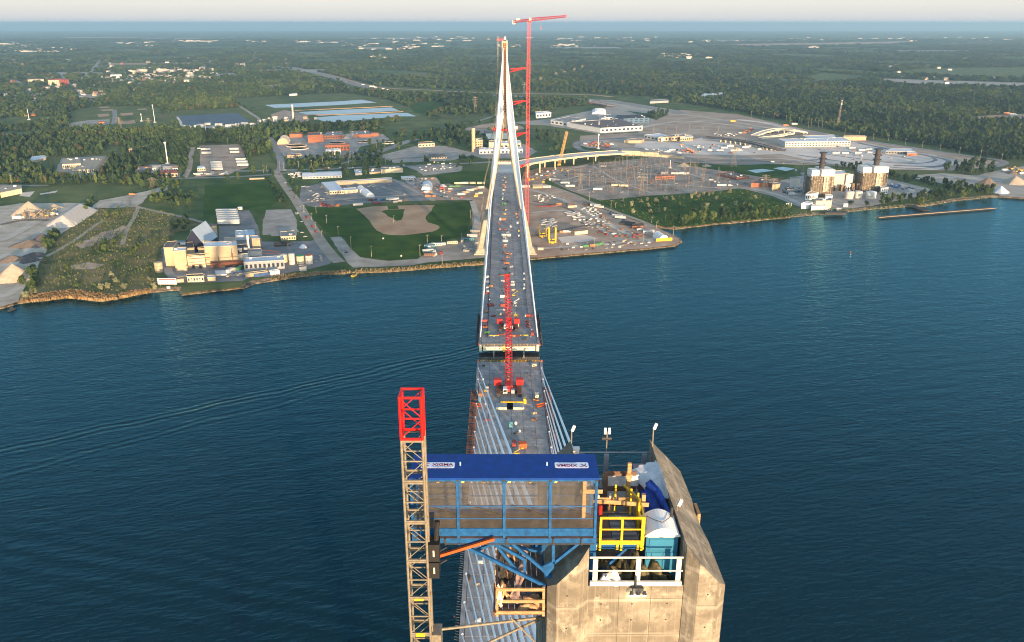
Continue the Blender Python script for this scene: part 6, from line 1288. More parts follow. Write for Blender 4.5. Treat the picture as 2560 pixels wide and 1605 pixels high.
def arch_tent(zf, a, c, wpx, m, label, name='arch_tent', end=None, hk=.55):
    """half-round fabric tent with its axis from a to c (photo pixels of the two end centres on the ground)"""
    A, Cc = at(*zf(*a)), at(*zf(*c)); d = Cc - A; L = d.length; r = (at(*zf(a[0] + wpx, a[1])) - A).length / 2; rz = math.atan2(d.y, d.x); t = thing(name, label, 'tent', A, rz); n = 12
    for s, (x0, x1) in enumerate(((0, L * .49), (L * .51, L)) if L > r * 3 else ((0, L),)):
        b = MB(); vs = [(x, r * math.cos(math.pi * i / n), r * 2 * hk * math.sin(math.pi * i / n)) for x in (x0, x1) for i in range(n + 1)]; b.add(vs, [(i, i + 1, n + 2 + i, n + 1 + i) for i in range(n)]); b.obj('cover', m, t, smooth=True)
        e = MB(); e.add(vs, [tuple(range(n + 1)), tuple(range(n + 1, 2 * n + 2))]); e.obj('end_wall', end or m, t)
    for x in np.linspace(.5, L - .5, max(2, int(L / 6))): 
        b = MB(); 
        for i in range(n): b.beam((x, r * 1.01 * math.cos(math.pi * i / n), r * 2.02 * hk * math.sin(math.pi * i / n)), (x, r * 1.01 * math.cos(math.pi * (i + 1) / n), r * 2.02 * hk * math.sin(math.pi * (i + 1) / n)), .3, .12)
        b.obj('rib', m_rwhite, t)
    return t
m_fab = mat('tent_fabric', (.74, .74, .72), .5, var=.04)
arch_tent(z5, (845, 665), (800, 628), 75, m_fab, 'nearer white arched tent in the storage yard'); arch_tent(z5, (790, 625), (760, 598), 68, m_fab, 'farther white arched tent in the storage yard'); arch_tent(z5, (1330, 607), (1335, 575), 92, m_fab, 'big round white dome tent in the works yard', hk=.62); arch_tent(z5, (1462, 592), (1460, 575), 40, m_fab, 'small white and red dome tent in the works yard', end=m_red)
tt = arch_tent(z6, (1305, 1040), (1245, 1005), 85, m_fab, 'white arched tent with a yellow base at the tip of the yard', hk=.62); MB().bx(-.5, .2, -10, 10, 0, 3.6).obj('base_wall', m_yel, tt)
arch_tent(z5, (95, 210), (110, 180), 95, m_wtan, 'tan arched hut at the left of the brick works'); arch_tent(z2, (1812, 800), (1812, 775), 98, m_fab, 'white arched hall behind the long white factory', hk=.2)
# --- brick water works with round basins
for i, (pts, yb, wl_, rf, lb, kw) in enumerate((
    ([(305, 133), (440, 128), (432, 108), (310, 112)], 196, m_wbrick, m_rbrown, 'tall red brick block of the water works', dict(units=3)), ([(150, 125), (268, 122), (262, 112), (152, 115)], 152, m_wbrick, m_rbrown, 'low red brick wing left of the tall brick block', {}), ([(444, 138), (620, 132), (600, 100), (470, 105)], 166, m_wbrick, m_rgrey, 'long red brick wing right of the tall brick block', dict(units=4, win=(0, 1, 12))), ([(690, 128), (852, 124), (830, 95), (660, 98)], 152, m_wbrick, m_rgrey, 'red brick hall beyond the sloping glass roof', dict(units=4)), ([(850, 118), (915, 116), (905, 106), (850, 108)], 142, m_wbrick, m_rbrown, 'small red brick block at the right of the works', {}),
    ([(455, 222), (665, 214), (655, 202), (460, 210)], 270, m_wbrick, m_wbrick, 'front red brick hall of the works with dark openings', dict(win=(0, 1, 8, m_wdark))), ([(460, 262), (590, 258), (580, 248), (465, 252)], 302, m_wwhite, m_rwhite, 'white arcaded porch in front of the brick hall', dict(win=(0, 1, 5, m_wdark))), ([(130, 308), (260, 300), (250, 290), (140, 296)], 326, m_wtan, m_rbrown, 'low tan building at the lower left of the works', dict(win=(0, 1, 8))), ([(265, 335), (305, 333), (300, 325), (268, 326)], 350, m_wcream, m_rtan, 'small cream hut below the works', {}))):
    B('brick_building', lb, z5, pts, yb, wl_, rf, group='water works buildings', **kw)
sr = thing('sloping_roof', 'steep grey stepped glass roof between the brick halls', 'roof structure', at(*z5(655, 160))); b = MB(); b.add([(-9, -8, 0), (9, -8, 0), (11, 12, 0), (-5, 12, 0), (11, 12, 9), (-5, 12, 9)], [(0, 1, 4, 5), (0, 5, 3), (1, 2, 4), (2, 3, 5, 4)]); b.obj('slope', m_rgrey, sr)
for i in range(8): f = i / 7; MB().beam((-9 + 4 * f, -8 + 20 * f, 9 * f + .15), (9 + 2 * f, -8 + 20 * f, 9 * f + .15), .5, .2).obj('glazing_bar', m_wpale, sr)
m_basin = mat('basin_water', (.13, .23, .28), .1, var=.1, scale=.05)
for x, y, rp, lb in ((210, 225, 90, 'large round settling basin, upper left of the works'), (235, 248, 80, 'round settling basin below the large one'), (790, 192, 60, 'round blue basin right of the brick halls'), (560, 200, 70, 'blue basin in front of the tall brick block'), (1000, 200, 55, 'drained round basin at the right of the works')):
    p = at(*z5(x, y)); r = (at(*z5(x + rp, y)) - p).length; t = thing('settling_basin', lb, 'basin', p, 0, 'round basins of the works'); MB().lathe([(r, 0), (r, 2), (r * .96, 2), (r * .96, .8)], n=28).obj('rim', m_pale, t); MB().lathe([(r * .955, 1.3), (0, 1.3)], n=28).obj('water', m_tan if 'drained' in lb else m_basin, t); MB().beam((-r, 0, 2.4), (r, 0, 2.4), .8, .4).obj('scraper_bridge', m_steel, t)
B('building', 'low tan building alone at the top of the gravel plaza', z5, [(1258, 208), (1396, 200), (1380, 187), (1262, 192)], 235, m_wcream, m_rbrown, win=(0, 1, 5)); B('building', 'small brown roofed building at the front of the gravel plaza', z5, [(1370, 318), (1500, 312), (1450, 290), (1350, 295)], 335, m_wcream, m_rbrown, gable=1.5, win=(0, 1, 6))
# --- small power station behind the tower, grey hall
chimney(z2, 935, 1062, 897, 7.5, 6.5, mat('stack_cream', (.60, .30, .14), .8, scale=.2, col2=(.72, .52, .34)), 'tall cream and orange chimney of the small power station', bands=2, bm=m_wcream)
for i, (pts, yb, wl_, rf, lb, kw) in enumerate((([(950, 985), (1000, 982), (995, 968)], 1045, m_wtan, m_rtan, 'tan boiler block beside the cream chimney', dict(units=2, win=(0, 3, 4, m_wdark))), ([(975, 1052), (1280, 1045), (1275, 1030)], 1082, m_wwhite, m_rwhite, 'long white front block of the small power station', dict(win=(0, 1, 12), units=4)), ([(1085, 1008), (1268, 1002), (1262, 985)], 1050, m_wcream, m_rwhite, 'cream turbine hall of the small power station', dict(win=(0, 1, 6), units=3)), ([(1042, 1000), (1085, 998), (1085, 985)], 1050, m_wcream, m_rtan, 'narrow cream tower of the small power station', {}), ([(1022, 938), (1178, 932), (1170, 905), (1010, 915)], 978, m_wblue, m_rbrown, 'grey blue cladded hall behind the far tower', {}))): B('power_block', lb, z2, pts, yb, wl_, rf, group='power station behind the tower', **kw)
tank(z2, 972, 1020, 1078, 1050, m_wpale, 'pale round tank in front of the cream chimney', cone=.3)
# --- white factory complex, far centre right
for pts, yb, wl_, rf, lb, kw in (([(1825, 898), (2118, 882), (1945, 832), (1590, 858)], 930, m_wwhite, m_rbrown, 'long white factory with a broad brown flat roof', dict(win=[(0, 1, 10)], units=9)), ([(1475, 842), (1590, 858), (1720, 832), (1600, 818)], 868, m_wwhite, m_rgrey, 'white factory wing at the left end of the complex', dict(units=4, win=(0, 1, 4))), ([(1985, 832), (2162, 826), (2110, 800), (1935, 806)], 864, m_wblue, m_rdark, 'blue white factory hall at the back right of the complex', dict(win=[(0, 2, 5)], units=3)), ([(1830, 828), (1935, 818), (1900, 800), (1810, 808)], 848, m_wwhite, m_rgrey, 'white middle block of the factory complex', dict(win=(0, 1, 4), units=3)), ([(1375, 795), (1478, 788), (1460, 778), (1365, 784)], 828, m_wwhite, m_rwhite, 'white stepped building left of the factory complex', dict(win=[(0, 1, 5)], units=3)), ([(2170, 712), (2300, 705), (2290, 695), (2180, 700)], 725, m_wgrey, m_rgrey, 'grey flat building at the motorway verge', {}), ([(715, 700), (800, 698), (795, 686), (720, 688)], 710, m_wblue, m_rblue, 'blue roofed house on the grass mound', {}), ([(2130, 945), (2250, 968), (2340, 955), (2240, 936)], 968, m_wpale, m_rwhite, 'flat white roofed plaza building, left part', dict(win=(0, 1, 5))), ([(2230, 962), (2408, 955), (2440, 945), (2320, 942)], 990, m_wtan, m_rgrey, 'tan plaza building under construction', dict(win=(0, 1, 8), units=3)), ([(1990, 985), (2105, 985), (2130, 975), (2030, 972)], 1003, m_wtan, m_rtan, 'low tan plaza building by the excavation', {})): B('factory_building' if 'factory' in lb else 'building', lb, z2, pts, yb, wl_, rf, **kw)
# --- customs plaza (right)
for pts, yb, wl_, rf, lb, kw in (([(738, 995), (1195, 988), (1140, 965), (690, 975)], 1032, m_wpale, m_rwhite, 'long pale plaza building with a lower and an upper storey', dict(win=[(0, 2, 22)], units=4)), ([(912, 975), (1088, 962), (1082, 945), (860, 952)], 1000, m_wcream, m_rwhite, 'upper storey block on the long pale plaza building', dict(win=[(0, 1, 14)])), ([(1145, 958), (1305, 958), (1300, 950), (1148, 950)], 984, m_wtan, m_rtan, 'tan footbridge building behind the long plaza building', {}), ([(1440, 1058), (1640, 1062), (1625, 1042), (1480, 1040)], 1078, m_rgrey, m_rwhite, 'white roofed inspection canopy on the plaza', dict(win=[(0, 1, 10, m_wdark)])), ([(1590, 1075), (1660, 1072), (1655, 1060)], 1092, m_wbrick, m_rwhite, 'little brick booth at the end of the inspection canopy', {}), ([(0, 965), (92, 958), (85, 945), (0, 950)], 990, m_wtan, m_rwhite, 'tan building at the left edge of the plaza', dict(win=(0, 1, 6))), ([(150, 668), (315, 655), (300, 648), (160, 656)], 692, m_wblue, m_rwhite, 'blue and white hall alone in the right forest', {})): B('plaza_building', lb, z3, pts, yb, wl_, rf, **kw)
B('brick_building', 'low red brick building with a brown roof by the treatment ponds', z7, [(-105, 598), (50, 665 - 5), (120, 640), (0, 600)], 690, m_wbrick, m_rbrown, win=(0, 1, 8), units=4) if False else B('brick_building', 'low red brick building with a brown roof right of the substation', z6, [(1765, 462), (1930, 500), (2035, 488), (1880, 440)], 480, m_wbrick, m_rbrown, units=5, win=(0, 1, 8)); B('brick_building', 'dark red brick switch building beside the pylons', z6, [(2055, 545), (2240, 545), (2310, 505), (2130, 505)], 580, m_wbrick, m_rbrown, units=2); B('building', 'tan cube building in front of the brick switch building', z6, [(2238, 560), (2300, 552), (2310, 535), (2245, 540)], 612, m_wtan, m_rgrey)
# --- the twin unit power plant on the right bank
pq = at(*z7(760, 850)); pw = thing('power_plant', 'twin unit power plant with two dark stacks on the right river bank', 'power plant', (pq.x, pq.y, G))
for pts, yb, wl_, rf, kw in (([(530, 812), (605, 808), (640, 795), (560, 792)], 862, m_wwhite, m_rtan, dict(win=(0, 1, 4))), ([(620, 870), (755, 868), (745, 845), (580, 850)], 935, m_wcream, m_rgrey, dict(units=3)), ([(495, 890), (560, 892), (600, 880)], 935, m_wwhite, m_rwhite, {}), ([(580, 915), (700, 912), (690, 895), (590, 898)], 950, m_wwhite, m_rwhite, {}), ([(705, 830), (762, 826), (755, 815)], 865, m_wwhite, m_rwhite, {}), ([(755, 640), (882, 636), (860, 608), (750, 612)], 780, m_wcream, m_rwhite, dict(win=(0, 2, 5, m_wpale))), ([(882, 645), (940, 640), (930, 630)], 780, m_wpale, m_rgrey, {}), ([(835, 735), (945, 728), (940, 715)], 785, m_wwhite, m_rwhite, dict(win=(0, 1, 6))), ([(400, 680), (485, 672), (480, 660)], 760, m_wpale, m_rgrey, {}), ([(1180, 760), (1240, 755), (1230, 740)], 812, m_wwhite, m_rgrey, dict(win=(0, 2, 3))), ([(370, 770), (430, 768), (430, 755)], 800, m_wgrey, m_rdark, {})): B('block', None, z7, pts, yb, wl_, rf, root=pw, **kw)
def boiler(x0, x1, yb, ymid, yt, sx, sy, stop):
    a, c = at(*z7(x0, yb)), at(*z7(x1, yb)); w = (c - a).length; cx = (a + c) / 2 - Vector((pq.x, pq.y, G)); zt_, zm = atY(*z7(x0, yt), a.y).z - G, atY(*z7(x0, ymid), a.y).z - G; d = w * .9
    u = bpy.data.objects.new('boiler_unit', None); C.objects.link(u); u.parent = pw; u.location = cx
    MB().bx(-w * .44, w * .44, .8, d, 0, zm).obj('boiler_casing', mat('casing_brown', (.17, .135, .095), .8, scale=.3, col2=(.36, .29, .19)), u)
    MB().bx(-w * .5, -w * .16, 1, d * .7, zm * .93, zt_ * .98).bx(-w * .08, w * .5, -.8, d, zm, zt_).obj('top_housing', m_wwhite, u)
    MB().bx(w * .05, w * .3, -.4, .75, zm * .25, zm * .98).obj('front_duct', m_cream, u)
    fr_ = MB(); nx, nz = 9, 13
    for y in (-.6, d + .3):
        for i in range(nx + 1): x = -w / 2 + w * i / nx; fr_.beam((x, y, 0), (x, y, zm), .5)
        for k in range(nz + 1): z = zm * k / nz; fr_.beam((-w / 2, y, z), (w / 2, y, z), .38)
        for i in range(nx): 
            for k in range(nz):
                if (i * 7 + k * 5) % 3 == 0: fr_.beam((-w / 2 + w * i / nx, y, zm * k / nz), (-w / 2 + w * (i + 1) / nx, y, zm * (k + 1) / nz), .28)
    for x in (-w / 2, w / 2):
        for i in range(6): y = d * i / 5; fr_.beam((x, y, 0), (x, y, zm), .5)
        for k in range(nz + 1): fr_.beam((x, 0, zm * k / nz), (x, d, zm * k / nz), .38)
    fr_.obj('steel_frame', mat('frame_brown', (.13, .10, .075), .8, var=.3), u)
    pb = MB(); r2 = random.Random(int(x0))
    for i in range(46): 
        x, z = r2.uniform(-w / 2, w / 2), r2.uniform(0, zm * .9); pb.box((x, -.3, z), (r2.uniform(.6, 2.4), .9, r2.uniform(.6, 2.6)))
    pb.obj('pipework', m_steel, u)
    sz = atY(*z7(sx, stop), a.y + d * .4).z - G; X = (atY(*z7(sx, sy), a.y + d * .4) - Vector((pq.x, pq.y, G)) - cx).x
    st_ = MB().tube((X, d * .4, zt_ * .9), (X, d * .4, sz), w * .115, w * .10, n=16); st_.obj('stack', mat('stack_brown', (.06, .045, .04), .8, var=.2), u)
    for f in (.35, .62, .97): z = zt_ + (sz - zt_) * f; MB().lathe([(w * .11, z - 1), (w * .17, z - .6), (w * .17, z + .5), (w * .11, z + .6)], (X, d * .4, 0), n=16).obj('stack_platform', m_dark, u)
boiler(560, 752, 835, 655, 598, 665, 598, 448); boiler(1000, 1212, 790, 625, 572, 1135, 568, 418)
eq = MB(); r2 = random.Random(4)
for i in range(60): p = at(*z7(r2.uniform(770, 1000), r2.uniform(700, 790))) - Vector((pq.x, pq.y, G)); s = r2.uniform(2, 6); eq.box(p + Vector((0, 0, s)), (s * .6, s * .6, s * 2))
eq.obj('turbine_plant', mat('plant_brown', (.20, .14, .09), .8, var=.3), pw)['kind'] = 'stuff'
for i in range(5): chimney(z7, 850 + i * 19, 735, 688, 5, 5, m_wtan, None, root=pw)
for x0, x1, yb, yt, m, lb in ((872, 948, 850, 788, m_wpale, 'pale storage tank, leftmost of three below the plant'), (950, 1018, 845, 785, m_wpale, 'pale storage tank, middle of three below the plant'), (1055, 1142, 845, 790, m_wwhite, 'white domed storage tank, rightmost of three below the plant')): tank(z7, x0, x1, yb, yt, m, lb, group='tanks below the power plant', cone=.16)
B('hut', 'small white hut on the bank beside the round trees', z7, [(858, 895), (895, 893), (890, 886)], 922, m_wwhite, m_wwhite, 'hut', par=False, doors=1); B('hut', 'white box hut on the lane by the meadow', z7, [(365, 892), (410, 890), (405, 884)], 912, m_wwhite, m_wwhite, 'hut', par=False)
B('quay', 'dark timber landing stage at the power plant shore', z7, [(700, 968), (880, 970), (880, 955), (690, 955)], 985, m_wdark, m_rdark, 'landing stage', par=False)
# --- long timber pier
pa, pb_ = at(*z7(1145, 1005), 2.2), at(*z7(2150, 925), 2.2); pr = thing('timber_pier', 'long low timber pier standing in the water off the right bank', 'pier', (pa.x, pa.y, 0)); d = pb_ - pa; L = d.length; rz = math.atan2(d.y, d.x)
def loc(b): b.v = [tuple(Matrix.Rotation(rz, 3, 'Z') @ Vector(v)) for v in b.v]; return b
n = int(L / 3.2)
pm = MB().box((0, 0, 0), (3.0, 7, .5)).mesh('deck_plank', mat('pier_wood', (.17, .11, .075), .9, var=.3, scale=.4)); pc = MB().tube((0, 0, -3), (0, 0, 0), .45, n=7).mesh('pile', m_wdark)
for i in range(n): inst('deck_plank', pm, pr, d.normalized() * (i + .5) * 3.2 + Vector((0, 0, 2.0)), rz)
for i in range(0, n): inst('pile', pc, pr, d.normalized() * (i + .5) * 3.2 + Vector((math.sin(rz) * 3.7, -math.cos(rz) * 3.7, 1.9)))
loc(MB().bx(0, L, -3.6, -3.2, 2.26, 2.6)).obj('kerb_beam', m_wtan, pr)
p2, p3 = at(*z7(1430, 905), 2), at(*z7(1570, 950), 2); p4 = thing('pier_arm', 'dark timber pier arm linking the bank to the long pier', 'pier', (p2.x, p2.y, 0)); MB().beam((0, 0, 2), Vector((p3.x - p2.x, p3.y - p2.y, 2)), 12, .6).obj('deck', m_wdark, p4)
for f in np.linspace(.05, .95, 8): q = (p3 - p2) * f; MB().tube((q.x, q.y, -3), (q.x, q.y, 1.8), .5, n=7).obj('pile', m_wdark, p4)
# --- approach viaduct curving right behind the tower
def viaduct(name, label, cl, w, m_top, m_side, piers, dk=1.6, root=None):
    P_ = [Vector(p) for p in cl]; f = []
    for i in range(len(P_) - 1):
        p0, p1, p2, p3 = P_[max(0, i - 1)], P_[i], P_[i + 1], P_[min(len(P_) - 1, i + 2)]
        for k in range(5): t = k / 5; f.append(.5 * ((2 * p1) + (p2 - p0) * t + (2 * p0 - 5 * p1 + 4 * p2 - p3) * t * t + (3 * p1 - p0 - 3 * p2 + p3) * t ** 3))
    f.append(P_[-1]); o0 = P_[0].copy(); t = thing(name, label, 'viaduct', (o0.x, o0.y, 0)); N = []
    for i, p in enumerate(f): d = f[min(i + 1, len(f) - 1)] - f[max(0, i - 1)]; d.z = 0; d.normalize(); N.append(Vector((-d.y, d.x, 0)))
    off = Vector((o0.x, o0.y, 0))
    loft(MB(), [[p - off + n * x + Vector((0, 0, z)) for x, z in ((-w / 2, 0), (w / 2, 0), (w / 2, -.5), (-w / 2, -.5))] for p, n in zip(f, N)]).obj('deck', m_top, t)
    for s in (-1, 1):
        loft(MB(), [[p - off + n * (s * (w / 2 - .9)) + n * a + Vector((0, 0, z)) for a, z in ((-.5, -.52), (.5, -.52), (.5, -.52 - dk), (-.5, -.52 - dk))] for p, n in zip(f, N)]).obj('girder', m_side, t)
        loft(MB(), [[p - off + n * (s * w / 2) + n * a + Vector((0, 0, z)) for a, z in ((-.2, .02), (.2, .02), (.2, 1), (-.2, 1))] for p, n in zip(f, N)]).obj('parapet', m_side, t)
    for i in piers:
        p = f[min(i, len(f) - 1)] - off; n = N[min(i, len(f) - 1)]; b = MB()
        for s in (-.3, .3): b.bx(p.x + n.x * w * s - 1.1, p.x + n.x * w * s + 1.1, p.y + n.y * w * s - 1.1, p.y + n.y * w * s + 1.1, 0, p.z - 2.2)
        b.beam(p + n * w * .46 - Vector((0, 0, 2.9)), p - n * w * .46 - Vector((0, 0, 2.9)), 2.2, 1.4); b.obj('pier', m_wcream, t)
    return t
viaduct('approach_viaduct', 'pale curved approach viaduct leading right from behind the far tower', [(axis_x(1121), 1121, 46.4), (axis_x(1200), 1200, 41), (-4, 1275, 33), (22, 1360, 25), (66, 1440, 19), (130, 1510, 15), (210, 1565, 12)], 35, m_pale, m_wcream, (3, 7, 11, 14, 17, 20, 23, 26))
wl2 = [at(*z6(940, 305)), at(*z6(1100, 308)), at(*z6(1260, 318)), at(*z6(1480, 335))]
rw = thing('retaining_wall', 'pale panel retaining wall carrying the approach road beyond the viaduct', 'wall', wl2[0])
for a, c, h0 in zip(wl2, wl2[1:], (9, 8, 5)):
    n = max(1, int((c - a).length / 5)); 
    for i in range(n):
        for r_ in range(3): p = a.lerp(c, (i + .5) / n) - wl2[0]; d = c - a; MB().box((0, 0, 0), (d.length / n - .15, .8 + .1 * ((i + r_) % 2), h0 / 3 - .1)).obj('wall_panel', m_wcream, rw, p + Vector((0, 0, h0 * (r_ + .5) / 3)), math.atan2(d.y, d.x))
    MB().beam(a - wl2[0] + Vector((0, 16, h0)), c - wl2[0] + Vector((0, 16, h0)), 32, .4).obj('road_bed', m_lot, rw)
viaduct('dark_viaduct', 'dark low viaduct crossing the customs plaza on short white piers', [Vector((*at(*z3(170, 958), 9).xy, 9)), Vector((*at(*z3(330, 972), 10).xy, 10)), Vector((*at(*z3(500, 998), 10).xy, 10)), Vector((*at(*z3(620, 1028), 8).xy, 8)), Vector((*at(*z3(740, 1052), 4).xy, 4))], 14, m_asph, m_dark, range(4, 20, 1))
viaduct('curved_ramp', 'pale curved ramp bridge rising over the plaza entrance', [Vector((*at(*z3(520, 955), 1).xy, 3.5)), Vector((*at(*z3(600, 925), 6).xy, 8)), Vector((*at(*z3(700, 905), 10).xy, 11)), Vector((*at(*z3(800, 915), 10).xy, 11)), Vector((*at(*z3(880, 925), 6).xy, 6))], 16, m_pale, m_cream, range(3, 20, 3))
viaduct('curved_ramp', 'lower pale ramp curving toward the long plaza building', [Vector((*at(*z3(560, 965), 4).xy, 4)), Vector((*at(*z3(690, 950), 6).xy, 6)), Vector((*at(*z3(790, 930), 8).xy, 8))], 11, m_pale, m_cream, range(2, 10, 3))
viaduct('motorway_bridge', 'brown motorway bridge behind the white factory', [Vector((*at(*z2(1735, 712), 7).xy, 7)), Vector((*at(*z2(1810, 722), 7).xy, 7)), Vector((*at(*z2(1900, 738), 7).xy, 7))], 30, m_lot, m_wbrick, (3, 6))
# ------------------------------------------------------------------ vehicles, cabins, containers, loose stock
PC = {'white': (.54, .525, .49), 'cream': (.58, .48, .33), 'red': (.24, .045, .035), 'orange': (.40, .15, .055), 'yellow': (.48, .31, .06), 'green': (.05, .18, .06), 'blue': (.04, .10, .24), 'grey': (.24, .235, .23), 'dark': (.05, .047, .045), 'brown': (.17, .085, .05), 'tan': (.38, .29, .19), 'silver': (.38, .38, .39), 'maroon': (.16, .03, .03), 'teal': (.08, .22, .26)}
def pm_(c): return mat('paint_' + c, PC[c], .5, var=.1, scale=.6)
ITEM = {}
def item_mesh(kind, c):
    k = (kind, c)
    if k in ITEM: return ITEM[k]
    b = MB(); m = pm_(c); ms = [m, m_win if kind in ('car', 'van', 'truck', 'cabin', 'boat') else m_dark]
    if kind == 'car':
        b.prism([(-2.2, -.85), (2.2, -.85), (2.2, .85), (-2.2, .85)], .35, [.95, .8, .8, .95]); b.add([(-1.6, -.78, .93), (1.1, -.78, .86), (.5, -.65, 1.45), (-1.2, -.65, 1.45), (-1.6, .78, .93), (1.1, .78, .86), (.5, .65, 1.45), (-1.2, .65, 1.45)], [(0, 1, 2, 3), (7, 6, 5, 4), (1, 5, 6, 2), (4, 0, 3, 7)], 1); b.bx(-1.2, .5, -.64, .64, 1.43, 1.47)
        for x in (-1.4, 1.4):
            for y in (-.8, .8): b.tube((x, y - .1, .33), (x, y + .1, .33), .33, n=8, mi=1)
    elif kind in ('truck', 'van'):
        L = 3.0 if kind == 'van' else 4.5; b.bx(-L, L * .45, -1.1, 1.1, .6, 2.9 if kind == 'truck' else 2.3); b.bx(L * .5, L, -1.05, 1.05, .5, 2.1); b.bx(L * .82, L * 1.005, -.9, .9, 1.35, 2.0, 1)
        for x in (-L * .7, L * .7):
            for y in (-1, 1): b.tube((x, y - .15, .45), (x, y + .15, .45), .45, n=8, mi=1)
    elif kind == 'trailer':
        b.bx(-7, 7, -1.3, 1.3, 1.1, 4.0)
        for i in range(13): b.bx(-7 + i * 1.15, -6.85 + i * 1.15, -1.34, 1.34, 1.1, 4.0)
        for x in (-5.6, -4.3, 5): 
            for y in (-1.1, 1.1): b.tube((x, y - .2, .5), (x, y + .2, .5), .5, n=8, mi=1)
        b.bx(-6.8, 6.8, -.5, .5, .7, 1.1, 1)
    elif kind == 'container':
        b.bx(-3.05, 3.05, -1.2, 1.2, .1, 2.6)
        for i in range(16): b.bx(-3 + i * .39, -2.85 + i * .39, -1.24, 1.24, .2, 2.5)
        for x in (-3.02, 3.02): b.bx(x - .1, x + .1, -1.27, 1.27, 0, 2.68)
    elif kind == 'cabin':
        b.bx(-6, 6, -1.5, 1.5, .5, 3.2); b.bx(-6.1, 6.1, -1.6, 1.6, 3.2, 3.35)
        for i in range(5): b.bx(-5.2 + i * 2.3, -4.2 + i * 2.3, -1.54, -1.5, 1.5, 2.6, 1)
        for x in (-5, 0, 5): b.bx(x - .3, x + .3, -1.2, 1.2, 0, .5, 1)
    elif kind == 'blocks':
        for i in range(3): b.bx(-2.6 + i * 1.8, -1.0 + i * 1.8, -1.3, 1.3, 0, 1.1); b.bx(-2.4 + i * 1.8, -1.2 + i * 1.8, -.9, .9, 1.1, 1.6)
    elif kind == 'girders':
        for i in range(3): y = -1.6 + i * 1.6; b.bx(-7, 7, y - .5, y + .5, 1.1, 1.25); b.bx(-7, 7, y - .12, y + .12, .2, 1.1); b.bx(-7, 7, y - .5, y + .5, .05, .2)
    elif kind == 'stack':
        r = random.Random(hash(c) % 99 if False else len(c)); 
        for i in range(5): x, y = r.uniform(-1.8, 1.8), r.uniform(-1, 1); h = r.uniform(.6, 1.8); b.box((x, y, h / 2), (r.uniform(.8, 2.4), r.uniform(.6, 1.5), h), i % 2 if i > 3 else 0, rz=r.uniform(-.4, .4))
    elif kind == 'beams':
        for i in range(6): b.bx(-4, 4, -1.2 + i * .42, -1.0 + i * .42, 0, .5)
        for i in range(4): b.bx(-3.8, 3.6, -.9 + i * .45, -.7 + i * .45, .5, .95)
    elif kind == 'boat':
        b.add([(-4, -1.3, 1), (2, -1.4, 1.1), (4.5, 0, 1.4), (2, 1.4, 1.1), (-4, 1.3, 1), (-3.6, -.9, -.3), (2, -.9, -.3), (3.6, 0, -.2), (2, .9, -.3), (-3.6, .9, -.3)], [(0, 1, 6, 5), (1, 2, 7, 6), (2, 3, 8, 7), (3, 4, 9, 8), (4, 0, 5, 9), (0, 4, 3, 2, 1)]); b.bx(-1.6, .8, -.8, .8, 1.0, 2.5, 1); b.bx(-1.7, .9, -.9, .9, 2.5, 2.65)
    elif kind == 'excavator':
        b.bx(-1.8, 1.8, -1.5, -.9, 0, .8, 1); b.bx(-1.8, 1.8, .9, 1.5, 0, .8, 1); b.bx(-2, 1.2, -1.3, 1.3, .9, 2.2); b.bx(.2, 1.4, -1.2, -.2, 2.2, 3.1, 1); b.beam((1, .3, 1.8), (4.2, .3, 4.2), .5); b.beam((4.2, .3, 4.2), (6, .3, 1.8), .4); b.bx(5.5, 6.5, -.3, .9, .6, 1.8, 1)
    elif kind == 'lift':
        b.bx(-2, 2, -1, 1, .5, 1.4); b.beam((-1.5, 0, 1.6), (3.5, 0, 4.6), .4); b.bx(3.2, 4.6, -.8, .8, 4.2, 5.3)
        for x in (-1.3, 1.3):
            for y in (-.9, .9): b.tube((x, y - .2, .5), (x, y + .2, .5), .5, n=8, mi=1)
    elif kind == 'generator':
        b.bx(-1.8, 1.8, -.9, .9, .5, 2.2); b.bx(-1.85, 1.85, -.95, .95, 2.2, 2.3); b.tube((1.2, 0, 2.3), (1.2, 0, 2.9), .1, mi=1); b.bx(-1.2, 0, -.93, -.9, .8, 1.8, 1)
        for x in (-1, 1): b.tube((x, -.9, .4), (x, .9, .4), .4, n=8, mi=1)
    elif kind == 'toilet':
        b.bx(-.6, .6, -.6, .6, .05, 2.0); b.bx(-.45, .45, -.63, -.6, .2, 1.85); b.prism([(-.62, -.62), (.62, -.62), (.62, .62), (-.62, .62)], 2.0, [2.3, 2.3, 2.3, 2.3])
    elif kind == 'bag':
        b.lathe([(0, 0), (.55, 0), (.65, .4), (.6, .8), (.3, 1.0), (.1, 1.15), (0, 1.15)], n=8)
    elif kind == 'tarped':
        q = crumple((0, 0, 0), 7, 6, 4.5, 77, n=10); b.add(q.v, q.f)
    ITEM[k] = b.mesh(kind if kind != 'blocks' else 'block_stack', ms); return ITEM[k]
NAMES = {'car': ('car', 'car'), 'van': ('van', 'van'), 'truck': ('truck', 'truck'), 'trailer': ('semi_trailer', 'trailer'), 'container': ('container', 'container'), 'cabin': ('site_cabin', 'cabin'), 'blocks': ('block_stack', 'stack'), 'girders': ('girder_stack', 'girders'), 'stack': ('material_stack', 'stack'), 'beams': ('beam_stack', 'beams'), 'boat': ('boat', 'boat'), 'excavator': ('excavator', 'excavator'), 'lift': ('boom_lift', 'lift'), 'generator': ('generator', 'generator'), 'toilet': ('portable_toilet', 'toilet'), 'bag': ('bulk_bag', 'bag'), 'tarped': ('covered_heap', 'heap')}
WORD = {'blocks': 'block stack', 'girders': 'girder stack', 'stack': 'stack of materials', 'beams': 'beam stack', 'trailer': 'box trailer', 'cabin': 'site cabin', 'lift': 'boom lift', 'toilet': 'portable toilet', 'bag': 'bulk bag', 'tarped': 'covered heap'}
LOTS = []
